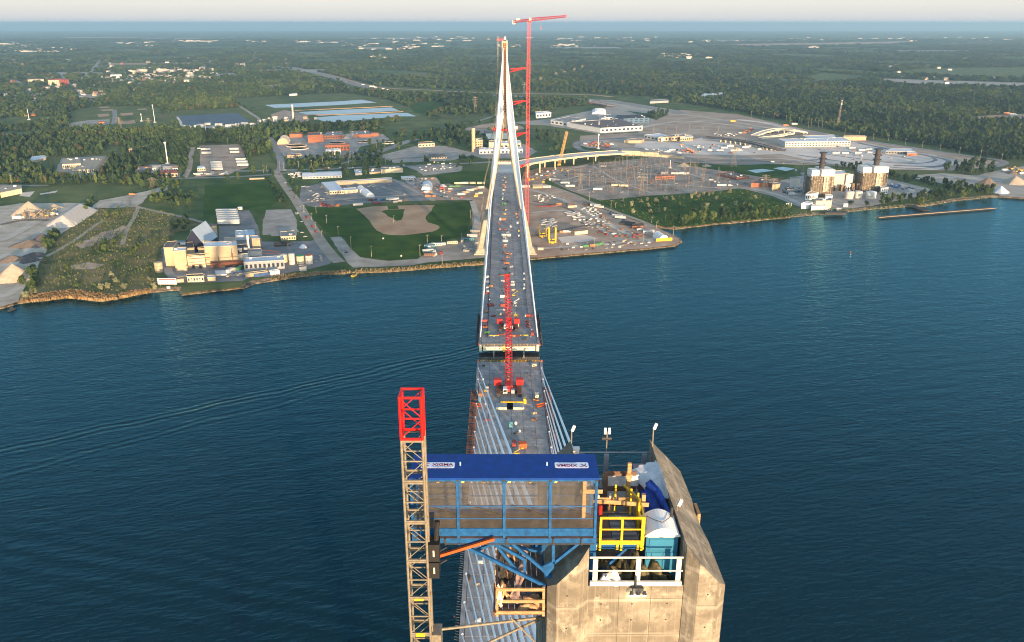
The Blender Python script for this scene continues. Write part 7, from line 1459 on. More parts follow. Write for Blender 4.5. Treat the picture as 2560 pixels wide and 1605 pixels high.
def put(kind, c, p, rz, place, sc=1.0): LOTS.append((p.x, p.y, (kind, c, p.z, rz, sc), place, '%s %s %s' % (c, WORD.get(kind, kind), place)))
def lot(kind, cols, zf, pts, rz, place, jit=.15, sc=1.0, z=G):
    r = random.Random(len(LOTS))
    for i, p in enumerate(pts): put(kind, cols[i % len(cols)], at(*zf(*p), z + .2), rz + r.uniform(-jit, jit), place, sc)
def strew(kinds, zf, poly, n, rz, place, gap=6.5, jit=.12, seed=1, sc=.75):
    r = random.Random(seed * 31 + n); P_ = [at(*zf(*p)) for p in poly]; got = []; t = 0
    while len(got) < n and t < n * 80:
        t += 1; x, y = r.uniform(min(p.x for p in P_), max(p.x for p in P_)), r.uniform(min(p.y for p in P_), max(p.y for p in P_))
        if not pip(np.array([x]), np.array([y]), P_)[0] or any((x - a) ** 2 + (y - b) ** 2 < gap * gap for a, b in got): continue
        got.append((x, y)); k, c = r.choice(kinds); put(k, c, Vector((x, y, G + .2)), rz + r.uniform(-jit, jit) + (math.pi / 2 if r.random() < .2 else 0), place, sc)
SY = 'in the storage yard'
lot('car', ['white', 'white', 'silver'], z5, [(308, 578), (330, 612), (355, 655), (370, 645), (385, 635), (398, 650), (372, 672), (392, 662), (465, 625), (480, 638), (425, 578), (1010, 562), (1130, 545), (830, 572), (850, 567), (875, 574), (1140, 640), (1090, 545), (905, 592), (960, 580), (285, 572), (262, 576)], .35, SY, .5)
lot('container', ['red', 'maroon', 'red', 'orange', 'brown', 'maroon', 'blue', 'red', 'grey', 'teal', 'blue', 'green'], z5, [(425, 722), (452, 735), (492, 742), (570, 738), (840, 692), (865, 694), (885, 692), (905, 720), (925, 690), (945, 690), (965, 690), (985, 690)], 1.2, 'along the lower fence of the storage yard', .15); lot('trailer', ['white'], z5, [(1020, 690), (1048, 692), (740, 740)], .3, 'along the lower fence of the storage yard'); lot('container', ['maroon', 'maroon', 'grey', 'grey', 'dark'], z5, [(880, 722), (915, 722), (1060, 708), (1100, 700), (1150, 695)], 0, 'in the second row by the storage fence')
strew([('stack', 'tan'), ('beams', 'cream'), ('stack', 'grey')], z5, [(285, 690), (450, 672), (455, 690), (300, 705)], 7, .1, 'on the lane side of the storage yard', seed=2); strew([('stack', 'red'), ('stack', 'orange'), ('beams', 'brown'), ('container', 'red')], z5, [(400, 738), (560, 725), (560, 755), (410, 758)], 7, .1, 'by the lawn corner of the storage yard', seed=3)
WY = 'in the works yard left of the tower'
lot('cabin', ['cream', 'white', 'cream', 'cream'], z5, [(1600, 552), (1665, 550), (1715, 550), (1795, 550)], 0, WY); lot('cabin', ['white', 'tan', 'white', 'tan', 'white'], z5, [(1625, 645), (1660, 630), (1700, 612), (1740, 600), (1790, 588)], .45, 'on the curved lane of the works yard')
lot('truck', ['green', 'green', 'orange', 'red', 'white'], z5, [(1545, 578), (1600, 576), (1340, 660), (1465, 598), (1330, 625)], .2, WY); strew([('container', 'red'), ('stack', 'grey'), ('stack', 'dark'), ('beams', 'brown'), ('truck', 'white'), ('container', 'orange'), ('stack', 'white'), ('car', 'white'), ('container', 'blue')], z5, [(1180, 520), (1360, 495), (1560, 600), (1640, 680), (1420, 690), (1300, 640)], 46, .2, WY, seed=4); lot('container', ['tan', 'cream', 'yellow'], z5, [(1760, 640), (1790, 632), (1750, 660)], .3, 'beside the left tower leg')
TB = 'on the shore ground by the tower foot'
lot('cabin', ['cream', 'white', 'white', 'teal', 'white', 'brown', 'teal', 'white', 'grey'], z5, [(1548, 1065), (1415, 1080), (1445, 1078), (1355, 1095), (1340, 1135), (1355, 1170), (1690, 1038), (1720, 1005), (1745, 965)], .1, TB); lot('container', ['white', 'white', 'red', 'grey'], z5, [(1392, 1140), (1400, 1165), (1450, 1150), (1660, 1125)], 1.3, TB); lot('cabin', ['white', 'grey'], z5, [(1358, 1095), (1640, 1045)], 1.5, TB); lot('car', ['white', 'dark', 'red', 'silver', 'dark', 'white'], z5, [(630, 1120), (640, 1140), (1445, 1155), (1700, 1120), (1232, 730), (605, 1115)], .8, 'on the shore drive below the lawn'); strew([('stack', 'white'), ('beams', 'grey'), ('stack', 'tan'), ('container', 'grey')], z5, [(1640, 1090), (1800, 1050), (1810, 1110), (1660, 1140)], 12, .2, TB, seed=5)
lot('car', ['white', 'silver', 'blue', 'white', 'white'], z5, [(285, 1005), (258, 970), (255, 878), (215, 810), (210, 800)], .4, 'beside the dusty street'); lot('bag', ['white', 'white'], z5, [(955, 1022), (1110, 1172)], 0, 'on the dark lawn', sc=1.6)
strew([('car', 'white'), ('car', 'red'), ('car', 'silver'), ('van', 'white'), ('car', 'dark'), ('stack', 'white')], z5, [(1240, 405), (1560, 390), (1600, 410), (1320, 450)], 40, .1, 'in the car park behind the works yard', gap=4.5, seed=6); strew([('truck', 'white'), ('car', 'white'), ('van', 'white'), ('car', 'silver')], z5, [(145, 470), (245, 455), (255, 495), (155, 505)], 20, .1, 'in the lot left of the long warehouse', gap=5, seed=7)
strew([('car', 'white'), ('car', 'red'), ('car', 'silver'), ('stack', 'white'), ('container', 'blue')], z5, [(440, 300), (700, 265), (850, 255), (860, 280), (640, 330), (480, 330)], 30, .1, 'around the brick water works', gap=6, seed=8); strew([('car', 'white'), ('stack', 'tan'), ('car', 'dark')], z5, [(1140, 350), (1480, 350), (1500, 372), (1180, 380)], 9, .1, 'on the roadside of the gravel plaza', seed=9)
# trailer lot and river plant
for i, (x, y, L) in enumerate(((1442, 1055, 1), (1447, 1080, 1), (1640, 1052, 1), (1644, 1074, 1), (1515, 1150, 1.1), (1517, 1166, 1.1), (1519, 1180, 1.1), (1522, 1195, 1.1), (1690, 1128, 1.1), (1696, 1146, 1.1), (1702, 1166, 1.1))): put('trailer', 'white', at(*z1(x, y), G + .2), .05, 'in the trailer lot', 1.25 * L)
strew([('truck', 'white'), ('van', 'white'), ('trailer', 'white'), ('car', 'white')], z1, [(1360, 1215), (1600, 1205), (1600, 1225), (1360, 1232)], 14, .05, 'along the front of the trailer lot', gap=7, seed=10); strew([('car', 'white'), ('car', 'dark'), ('truck', 'white'), ('stack', 'dark')], z1, [(1380, 1030), (1420, 1030), (1500, 1100), (1400, 1100)], 8, .05, 'at the back of the trailer lot', seed=11)
for i in range(6): a = at(*z4(1950 + i * 4, 470 + i * 18), G + .2); put('trailer', 'white', a, .06, 'parked in the row behind the plant', 1.9)
lot('van', ['white'], z4, [(2022, 455)], 1.5, 'at the head of the trailer row', sc=1.6); tank(z4, 2040, 2080, 428, 405, m_wwhite, 'white tank lying beside the trailer row', cone=.05)
QY = 'on the quay of the tan plant'
lot('truck', ['white', 'green'], z4, [(1985, 965), (2065, 945)], 1.45, QY, sc=1.5); strew([('stack', 'grey'), ('container', 'blue'), ('stack', 'dark'), ('car', 'white'), ('stack', 'tan'), ('container', 'grey')], z4, [(1590, 975), (2060, 955), (2080, 990), (1850, 1020), (1600, 985)], 22, .1, QY, gap=5, seed=12); lot('container', ['blue', 'blue', 'blue'], z4, [(2210, 1000), (2255, 992), (2300, 985)], .1, QY); strew([('car', 'white'), ('car', 'silver'), ('stack', 'grey')], z5, [(330, 1190), (420, 1170), (440, 1215), (350, 1235)], 8, .3, 'below the four tanks', gap=5, seed=13)
lot('excavator', ['yellow', 'yellow', 'orange', 'yellow'], z4, [(350, 470), (410, 490), (680, 435), (430, 455)], .5, 'working in the left quarry', sc=1.5); lot('truck', ['white', 'white'], z4, [(455, 478), (160, 508)], .4, 'parked in the left quarry', sc=1.5); lot('truck', ['orange'], z4, [(1137, 302)], .4, 'at the bend of the dirt track')
lot('boat', ['dark'], z4, [(105, 1290)], 1.2, 'moored at the left quarry corner', z=.0); lot('boat', ['yellow'], z5, [(710, 1335)], 1.3, 'moored below the shore road', z=.0, sc=1.4); lot('boat', ['maroon'], z7, [(917, 1312)], .1, 'alone out on the river', z=-.3, sc=.55)
# construction yard right of the bridge
CY_ = 'in the construction yard right of the bridge'
strew([('blocks', 'white')], z6, [(585, 765), (680, 745), (775, 805), (700, 830)], 22, .55, 'in the white rows of the construction yard', gap=6.2, jit=.05, seed=20); strew([('blocks', 'white'), ('beams', 'white'), ('girders', 'silver')], z6, [(465, 795), (560, 785), (605, 855), (520, 860)], 14, .3, 'in the middle rows of the construction yard', seed=21); strew([('girders', 'white')], z6, [(255, 860), (345, 845), (385, 920), (300, 935)], 12, 1.1, 'behind the yellow gantry frames', gap=6.5, jit=.1, seed=22); strew([('blocks', 'white'), ('stack', 'grey'), ('beams', 'white'), ('stack', 'white')], z6, [(185, 650), (330, 640), (400, 670), (250, 710)], 20, .2, 'at the upper end of the construction yard', seed=23)
strew([('stack', 'grey'), ('stack', 'dark'), ('beams', 'brown'), ('stack', 'tan'), ('beams', 'grey'), ('beams', 'silver'), ('stack', 'tan'), ('container', 'brown'), ('stack', 'white')], z6, [(560, 870), (780, 830), (870, 920), (700, 945)], 40, .4, CY_, gap=6, seed=24); strew([('container', 'red'), ('container', 'brown'), ('beams', 'brown'), ('stack', 'dark'), ('beams', 'maroon'), ('stack', 'grey'), ('truck', 'white'), ('stack', 'tan')], z6, [(700, 950), (880, 930), (1110, 985), (1100, 1020), (860, 1010)], 26, .5, 'near the point of the construction yard', gap=6, seed=25)
strew([('stack', 'grey'), ('beams', 'grey'), ('stack', 'white'), ('car', 'white'), ('beams', 'brown')], z6, [(400, 1075), (600, 1050), (1180, 1050), (1190, 1080), (800, 1110), (420, 1130)], 30, .1, 'along the shore of the construction yard', gap=7, seed=26); lot('container', ['green', 'green', 'green', 'orange', 'cream'], z6, [(635, 1090), (735, 1078), (760, 1070), (690, 1085), (245, 1115)], .1, 'along the shore of the construction yard'); lot('container', ['orange', 'orange'], z6, [(430, 968), (465, 965)], .05, 'beside the tan shed of the construction yard'); lot('beams', ['maroon', 'maroon', 'maroon', 'brown'], z6, [(250, 745), (300, 745), (340, 740), (375, 738)], .05, 'in the long dark row of the construction yard', sc=1.6); lot('truck', ['white', 'white', 'orange'], z6, [(470, 968), (1100, 950), (405, 730)], .2, CY_)
lot('tarped', ['tan', 'grey'], z6, [(965, 1045), (1010, 1058)], 0, 'near the shore of the construction yard', sc=.9); lot('trailer', ['white', 'white', 'dark'], z6, [(715, 745), (745, 757), (655, 735)], -.5, 'beside the track at the construction yard'); lot('trailer', ['white', 'white'], z6, [(905, 838), (930, 850)], -.5, 'in the lane by the meadow edge'); lot('stack', ['blue', 'blue', 'blue'], z6, [(835, 802), (855, 812), (960, 858)], -.5, 'in the lane by the meadow edge'); strew([('truck', 'orange'), ('container', 'yellow'), ('stack', 'orange'), ('stack', 'grey'), ('car', 'white'), ('stack', 'tan'), ('container', 'white')], z6, [(120, 450), (320, 430), (560, 400), (420, 470), (280, 540), (140, 560)], 34, .4, 'under the approach viaduct', gap=7, seed=27)
B('site_house', 'tan gable house at the head of the construction yard', z6, [(178, 572), (262, 570), (255, 560), (182, 561)], 588, m_wtan, m_rtan, 'house', gable=2.2); B('site_house', 'tan gable house in the middle of the construction yard', z6, [(480, 735), (556, 732), (540, 716), (470, 720)], 755, m_wcream, m_rbrown, 'house', gable=2.6); B('shed', 'tan shed with a brown roof in the construction yard', z6, [(540, 958), (652, 945), (630, 928), (510, 942)], 990, m_wcream, m_rbrown, 'shed', gable=1.2); B('shed', 'dark roofed gable shed near the point of the yard', z6, [(1035, 912), (1128, 905), (1110, 893), (1030, 898)], 938, m_wbrick, m_rdark, 'shed', gable=2); B('shed', 'dark flat shed behind the gable shed of the yard', z6, [(920, 885), (1045, 900), (1060, 885), (950, 868)], 900, m_wdark, m_rdark, 'shed'); B('cabin', 'long pale green cabin beside the arched tent', z6, [(1130, 962), (1222, 955), (1220, 948)], 978, m_wpale, m_rwhite, 'cabin', win=(0, 1, 8))
lot('cabin', ['white', 'white'], z6, [(120, 580), (300, 582)], 0, 'by the head house of the construction yard')
def gantry(x0, x1, yb, yt, ycar, label, cnt=1):
    a, c = at(*z6(x0, yb)), at(*z6(x1, yb)); w = (c - a).length; h = atY(*z6(x0, yt), a.y).z - G; t = thing('gantry_frame', label, 'gantry', (a + c) / 2, 0, 'yellow gantry frames'); d = 13
    for y in (0, d):
        for x in (-w / 2, w / 2): MB().bx(x - .55, x + .55, y - .55, y + .55, .4, h).obj('leg', m_yel, t)
        MB().bx(-w / 2, w / 2, y - .5, y + .5, 1.2, 2.2).obj('sill_beam', m_yel, t)
    for x in (-w / 2, w / 2): MB().bx(x - .5, x + .5, -.5, d + .5, h + .01, h + 1).obj('top_beam', m_yel, t); MB().bx(x - .7, x + .7, -1, 1, 0, .39).obj('bogie', m_dark, t)
    MB().bx(-1.6, 1.6, -1.4, -.6, 0, 1.1).obj('drive_carriage', m_yel, t)
gantry(237, 293, 1008, 935, 1020, 'farther yellow gantry frame in the construction yard'); gantry(320, 376, 1060, 932, 1075, 'nearer yellow gantry frame in the construction yard')
# substation: portal gantries, switchgear, transformers
SS = 'in the gravel substation'; r2 = random.Random(3)
m_rust2 = mat('weathered_steel', (.17, .13, .10), .8, var=.3)
def portal(p, w, h, rz, label, n=2):
    t = thing('substation_portal', label, 'portal', p, rz, 'steel portals of the substation')
    for i in range(n + 1): x = -w / 2 + w * i / n; k = MB(); k.beam((x - .6, 0, 0), (x, 0, h), .22); k.beam((x + .6, 0, 0), (x, 0, h), .22); k.beam((x, 0, h), (x, 0, h * 1.3), .18); [k.beam((x - .6 + .6 * f, 0, h * f), (x + .6 - .6 * f, 0, h * f), .1) for f in (.25, .5, .75)]; k.obj('mast', m_rust2, t)
    b = MB(); b.beam((-w / 2, 0, h), (w / 2, 0, h), .22); b.beam((-w / 2, 0, h - 1.2), (w / 2, 0, h - 1.2), .16)
    for i in range(8): b.beam((-w / 2 + w * i / 8, 0, h), (-w / 2 + w * (i + 1) / 8, 0, h - 1.2), .1)
    b.obj('cross_girder', m_rust2, t)
    for i in range(3): MB().lathe([(.12, 0), (.3, .1), (.12, .2), (.3, .5), (.12, .6), (.3, .9), (.1, 1.4)], (-w / 2 + w * (i + .5) / 3, 0, h - 2.8), n=6).obj('insulator', m_grayp, t)
subp = [at(*z6(*p)) for p in ((420, 480), (620, 410), (900, 370), (1230, 345), (1450, 410), (1900, 515), (1750, 590), (1200, 635), (800, 670), (560, 590))]; got = []
while len(got) < 64:
    x, y = r2.uniform(min(p.x for p in subp), max(p.x for p in subp)), r2.uniform(min(p.y for p in subp), max(p.y for p in subp))
    if pip(np.array([x]), np.array([y]), subp)[0] and all((x - a) ** 2 + (y - b) ** 2 > 17 ** 2 for a, b in got): got.append((x, y))
got.sort(key=lambda q: q[0] / q[1])
for i, (x, y) in enumerate(got): portal(Vector((x, y, G + .2)), r2.uniform(14, 26), r2.choice([9, 12, 16, 20]), r2.choice([-.12, -.12, 1.45]), 'thin steel portal %s, %s from left' % (SS, nth(i + 1)), 2)
strew([('stack', 'grey'), ('stack', 'brown'), ('stack', 'dark'), ('generator', 'dark'), ('stack', 'brown'), ('beams', 'brown')], z6, [(420, 480), (620, 410), (900, 370), (1230, 345), (1450, 410), (1900, 515), (1750, 590), (1200, 635), (800, 670), (560, 590)], 110, -.1, 'among the substation portals', gap=9, seed=30, sc=1.0); lot('trailer', ['white', 'white', 'cream', 'cream', 'white', 'white', 'white', 'white'], z6, [(455, 552), (500, 578), (890, 572), (958, 576), (735, 606), (1400, 470), (1440, 470), (1800, 572)], .05, SS); lot('cabin', ['grey', 'white', 'silver', 'white', 'grey'], z6, [(380, 525), (350, 520), (1310, 462), (1490, 468), (780, 405)], .1, SS); B('brick_building', 'low brick control house inside the substation', z6, [(1230, 490), (1400, 482), (1380, 470), (1235, 476)], 515, m_wbrick, m_rbrown, win=(0, 1, 8))
# plaza, motorway works and right quarry
PZ = 'on the customs plaza'
strew([('truck', 'orange'), ('truck', 'red'), ('container', 'orange'), ('car', 'red')], z6, [(1430, 255), (1500, 250), (1580, 275), (1560, 290), (1450, 272)], 12, .1, 'in the orange cluster of the customs plaza', gap=7, seed=31, sc=1.0); strew([('truck', 'white'), ('stack', 'white'), ('container', 'white'), ('trailer', 'white'), ('stack', 'tan')], z6, [(920, 262), (1180, 250), (1420, 262), (1480, 310), (1200, 285), (950, 280)], 44, .1, 'along the head of the approach viaduct', gap=8, seed=32, sc=1.0); strew([('stack', 'orange'), ('truck', 'white'), ('stack', 'tan'), ('container', 'red'), ('stack', 'grey'), ('container', 'orange')], z6, [(620, 200), (760, 185), (860, 215), (840, 245), (640, 235)], 30, .2, 'in the excavation ring left of the plaza', gap=8, seed=33, sc=1.0)
strew([('trailer', 'white'), ('truck', 'white'), ('stack', 'grey'), ('stack', 'dark'), ('truck', 'orange'), ('container', 'white'), ('stack', 'tan')], z3, [(0, 1010), (420, 1010), (700, 1060), (640, 1080), (0, 1070)], 30, .1, PZ, gap=12, seed=34, sc=1.0); strew([('stack', 'tan'), ('truck', 'white'), ('stack', 'dark'), ('stack', 'orange'), ('trailer', 'white'), ('car', 'white')], z3, [(900, 1030), (1200, 1010), (1450, 1070), (1600, 1110), (1200, 1120)], 40, .1, 'on the paved loop of the customs plaza', gap=12, seed=35, sc=1.0); strew([('car', 'white'), ('truck', 'white'), ('stack', 'white')], z3, [(220, 935), (420, 930), (430, 955), (230, 955)], 18, .1, 'in the lot beside the dark viaduct', gap=8, seed=36, sc=1.0); strew([('truck', 'orange'), ('stack', 'orange'), ('container', 'red'), ('truck', 'white')], z3, [(420, 920), (530, 895), (540, 915), (440, 945)], 9, .3, 'on the haul road behind the dark viaduct', gap=8, seed=37, sc=1.0)
lot('truck', ['white', 'orange', 'yellow'], z3, [(800, 875), (740, 885), (370, 855)], .3, 'on the new motorway ramp', sc=1.8); strew([('truck', 'white'), ('car', 'white'), ('car', 'silver')], z3, [(620, 1135), (900, 1140), (900, 1150), (620, 1142)], 5, 0, 'on the frontage road of the plaza', seed=38, gap=14); strew([('stack', 'orange'), ('excavator', 'yellow'), ('stack', 'tan'), ('truck', 'white')], z3, [(2260, 1180), (2400, 1185), (2400, 1230), (2280, 1215)], 9, .2, 'in the right hand quarry', gap=9, seed=39, sc=1.5); lot('truck', ['orange', 'white'], z3, [(2290, 805), (2330, 812)], .1, 'in the sand cut of the right forest', sc=2.5)
strew([('stack', 'blue'), ('stack', 'blue'), ('container', 'blue'), ('stack', 'dark'), ('truck', 'white'), ('car', 'white')], z7, [(1200, 725), (1340, 745), (1450, 765), (1360, 775), (1220, 750)], 20, -.2, 'in the yard right of the boilers', gap=7, seed=40, sc=1.2); strew([('car', 'white'), ('car', 'silver'), ('car', 'dark'), ('truck', 'white'), ('stack', 'green')], z7, [(700, 945), (820, 935), (830, 950), (720, 960)], 12, .1, 'at the power plant landing', gap=4.5, seed=41); strew([('stack', 'grey'), ('truck', 'white'), ('stack', 'dark'), ('generator', 'grey')], z7, [(300, 780), (440, 750), (500, 790), (400, 830)], 18, .1, 'in the left yard of the power plant', gap=7, seed=42, sc=1.4); strew([('car', 'white'), ('truck', 'white'), ('stack', 'tan'), ('car', 'red')], z7, [(-330, 690), (0, 690), (100, 740), (-200, 740)], 16, .1, 'around the brick switch building', gap=8, seed=43)
r3 = random.Random(8)
for k, (zf, a, c, n, pl) in enumerate(((z2, (0, 560), (420, 652), 14, 'on the motorway, left stretch'), (z2, (430, 655), (1100, 668), 10, 'on the motorway behind the tower'), (z2, (1200, 672), (1900, 712), 9, 'on the motorway, right stretch'), (z5, (100, 432), (1600, 377), 14, 'on the cross street'), (z5, (60, 460), (400, 1000), 9, 'on the dusty street'))):
    for i in range(n): f = (i + r3.random() * .8) / n; p = at(*zf(a[0] + (c[0] - a[0]) * f, a[1] + (c[1] - a[1]) * f), G + .2); p.y += r3.uniform(-10, 10) if k < 3 else 0; put(r3.choice(['car', 'truck', 'trailer'] if k < 3 else ['car', 'car', 'van']), r3.choice(['white', 'silver', 'red', 'dark', 'white']), p, 0 if k != 4 else 2.2, pl, 1.4 if k < 3 else 1)
# --- deck stock on the far half and the near half of the bridge
zd1, zd2 = zoom(1120, 640, 4.727), zoom(1120, 880, 5.6)
def dk(kind, c, zf, x, y, rz=0, place='', sc=1.0): p = at(*zf(x, y), 56); p = at(*zf(x, y), zd(p.y) + .12); put(kind, c, p, rz, place, sc * (.72 if 'far' in place else .85))
FD, ND = 'on the far bridge deck', 'on the near bridge deck'
for a in (('excavator', 'yellow', 2000, 500, 1.6), ('container', 'grey', 1985, 525, 1.57), ('truck', 'yellow', 2010, 540, 1.57), ('stack', 'orange', 1990, 560, 0), ('container', 'orange', 2005, 580, 1.57), ('stack', 'cream', 1995, 605, 0), ('truck', 'white', 1985, 640, 1.57), ('trailer', 'cream', 1985, 685, 1.57), ('trailer', 'silver', 2022, 695, 1.57), ('container', 'green', 1995, 725, 0), ('truck', 'dark', 1985, 770, 1.57), ('stack', 'tan', 2010, 775, 0), ('generator', 'yellow', 2000, 815, 0), ('container', 'white', 1962, 858, 1.57), ('container', 'orange', 1990, 860, 0), ('stack', 'red', 1948, 895, 0), ('truck', 'white', 2050, 920, 1.57), ('container', 'orange', 1960, 945, 1.57), ('excavator', 'red', 2005, 950, 1.6), ('stack', 'grey', 2025, 965, 0), ('cabin', 'white', 2012, 1000, 0), ('generator', 'silver', 2000, 1022, 0), ('container', 'white', 2003, 1045, 0), ('stack', 'tan', 2005, 1075, 0), ('generator', 'orange', 2000, 1095, .3), ('excavator', 'orange', 2020, 1155, 2.6), ('lift', 'orange', 2025, 1185, .3), ('stack', 'red', 1990, 1205, 0), ('container', 'orange', 2015, 1240, 0), ('stack', 'dark', 2000, 1275, 0), ('generator', 'silver', 2055, 1270, 1), ('beams', 'brown', 1985, 1330, 0), ('stack', 'dark', 2030, 1320, .4), ('container', 'orange', 2100, 810, 1.57), ('stack', 'orange', 2105, 840, 1.57), ('container', 'white', 2110, 890, 1.57), ('generator', 'yellow', 2120, 960, 1.57), ('generator', 'white', 2120, 1000, 1.57)): dk(a[0], a[1], z5, a[2], a[3], a[4], FD)
for x in (1845, 1850, 1852): 
    for y in (1350, 1395, 1440, 1475): dk('blocks', 'white', z5, x + 5, y, 1.57, 'on the left edge of the far deck', .9)
for y in (1325, 1370, 1420, 1450): dk('blocks', 'white', z5, 2165, y, 1.57, 'on the right edge of the far deck', .9)
for a in (('stack', 'dark', 690, 165, 0), ('beams', 'brown', 640, 230, .1), ('stack', 'grey', 745, 215, 0), ('stack', 'silver', 650, 300, 0), ('generator', 'white', 765, 320, 0), ('stack', 'white', 770, 345, 0), ('stack', 'dark', 660, 375, 0), ('stack', 'tan', 775, 405, 0), ('generator', 'orange', 510, 368, 0), ('stack', 'red', 465, 445, 0), ('container', 'white', 652, 490, 0), ('lift', 'dark', 660, 470, 2), ('lift', 'yellow', 775, 475, .4), ('bag', 'white', 627, 535, 0), ('bag', 'cream', 490, 520, 0), ('container', 'red', 655, 595, .2), ('container', 'maroon', 505, 590, .2), ('generator', 'grey', 790, 600, 0), ('lift', 'white', 790, 565, .3), ('beams', 'white', 620, 640, .2), ('container', 'grey', 630, 695, 0), ('generator', 'orange', 455, 665, 1.57), ('stack', 'red', 540, 715, .3), ('stack', 'cream', 780, 690, 0), ('generator', 'yellow', 800, 715, 0), ('container', 'red', 425, 780, .1), ('stack', 'orange', 440, 850, 0), ('stack', 'maroon', 440, 830, 0), ('container', 'red', 960, 718, 0), ('generator', 'white', 920, 715, 1.57), ('stack', 'maroon', 935, 780, .2), ('stack', 'maroon', 940, 810, .2), ('stack', 'maroon', 950, 840, .2), ('container', 'cream', 820, 820, 1.57), ('bag', 'tan', 945, 885, 0), ('container', 'red', 1000, 925, 1.5), ('bag', 'white', 988, 880, 0), ('stack', 'orange', 768, 950, 0), ('stack', 'maroon', 820, 950, 0), ('stack', 'dark', 905, 980, .4), ('bag', 'brown', 430, 925, 0), ('stack', 'green', 470, 912, 0), ('bag', 'white', 543, 950, 0), ('beams', 'maroon', 640, 930, .1), ('bag', 'cream', 670, 930, 0)): dk(a[0], a[1], zd1, a[2], a[3], a[4], 'near the open end of the far deck')
for x0, x1, y, s in ((490, 600, 938, 'left'), (852, 950, 935, 'right')):
    a, c = at(*zd1(x0, y), 56.2), at(*zd1(x1, y), 56.2); tag(MB().beam(a, c, .9, .5).obj('spreader_beam', m_gold), 'yellow beam lying on the far deck end, %s one' % s, 'beam')
for a in (('bag', 'white', 488, 392, 0, 1.2), ('container', 'cream', 540, 505, 0, .4), ('generator', 'yellow', 535, 560, .3, .7), ('container', 'orange', 458, 605, 1.57, .9), ('toilet', 'teal', 445, 690, 0, 1.3), ('bag', 'white', 527, 732, 0, 1.1), ('generator', 'cream', 1243, 640, 1.57, 1.2), ('stack', 'orange', 1235, 690, 0, .8), ('stack', 'red', 545, 955, .4, .7), ('stack', 'tan', 1210, 860, 0, .7), ('stack', 'brown', 1215, 955, 0, .7), ('toilet', 'teal', 880, 1060, 0, 1.7), ('bag', 'white', 948, 1010, 0, 1.5), ('bag', 'white', 1002, 1120, 0, 1.3), ('beams', 'grey', 880, 1175, .2, .6), ('stack', 'dark', 945, 1135, .3, .6), ('generator', 'red', 922, 1310, 1.57, 1.1), ('lift', 'yellow', 960, 1430, 0, .8), ('stack', 'silver', 655, 290, 0, .5), ('stack', 'dark', 1100, 305, 0, .5), ('bag', 'red', 572, 455, 0, .6), ('bag', 'red', 1165, 345, 0, .6), ('generator', 'dark', 500, 200, 0, .5), ('generator', 'cream', 1205, 205, .4, .9)): dk(a[0], a[1], zd2, a[2], a[3], a[4], ND, a[5])
for a in (('stack', 'white', 1185, 460, 0, .6), ('generator', 'orange', 1205, 285, 1.57, .6), ('bag', 'red', 1140, 560, 0, .4), ('stack', 'tan', 1140, 745, 0, .4), ('stack', 'white', 1150, 1230, .4, .5), ('bag', 'brown', 1765, 1430, 0, .6), ('beams', 'brown', 1020, 660, 1.57, .5), ('bag', 'red', 825, 1180, 0, .5)): dk(a[0], a[1], zoom(980, 1320, 5.305), a[2], a[3], a[4], 'on the near deck below the gangway', a[5])
ob_ = thing('orange_hut', 'open fronted orange hut with a white side on the near deck', 'hut', at(*zd2(1040, 1340), 55.6)); MB().bx(-1.9, 1.9, -1.3, 1.3, 0, 2.4).obj('wall', m_org, ob_, rz=.3); MB().prism([(-2, -1.4), (2, -1.4), (2, 1.4), (-2, 1.4)], 2.42, [2.9, 2.5, 2.5, 2.9]).obj('roof', m_org, ob_, rz=.3); MB().bx(-2.0, -1.92, -1.2, 1.2, .1, 2.3).obj('side_sheet', m_white, ob_, rz=.3)
for sx, (xa, ya, xb, yb) in (('left', (340, 740, 470, 760)), ('right', (1240, 765, 1370, 735))): a, c = at(*zd2(xa, ya), 56.4), at(*zd2(xb, yb), 56.4); tag(MB().beam(a, c, 1.4, .5).beam(a + Vector((0, 1.5, 0)), c + Vector((0, 1.5, 0)), .3, 1.2).obj('edge_frame', m_org), 'orange edge frame on the %s side of the near deck' % sx, 'frame')
for x, y, w in ((790, 800, 110), (945, 800, 115)):
    p = at(*zd2(x, y), 55.9); t = thing('steel_mat', 'cream edged steel mat behind the near crane, %s one' % ('left' if x < 850 else 'right'), 'mat', p); 
    for i in range(5): MB().bx(-4.3, 4.3, i * 1.35, i * 1.35 + 1.2, 0, .35).obj('slat', m_grayp, t)
    MB().bx(-4.4, 4.4, -.5, -.02, 0, 1.1).obj('edge_beam', m_cream, t)
ords = from_left(LOTS, 4)
for it in LOTS:
    x, y, (kind, c, z, rz, sc), place, label = it; nm, cat = NAMES[kind]
    o = inst(nm, item_mesh(kind, c), None, (x, y, z), rz, sc); tag(o, label + (', ' + ords[id(it)] if id(it) in ords else ''), cat, cat + 's ' + place)
print('items', len(LOTS))
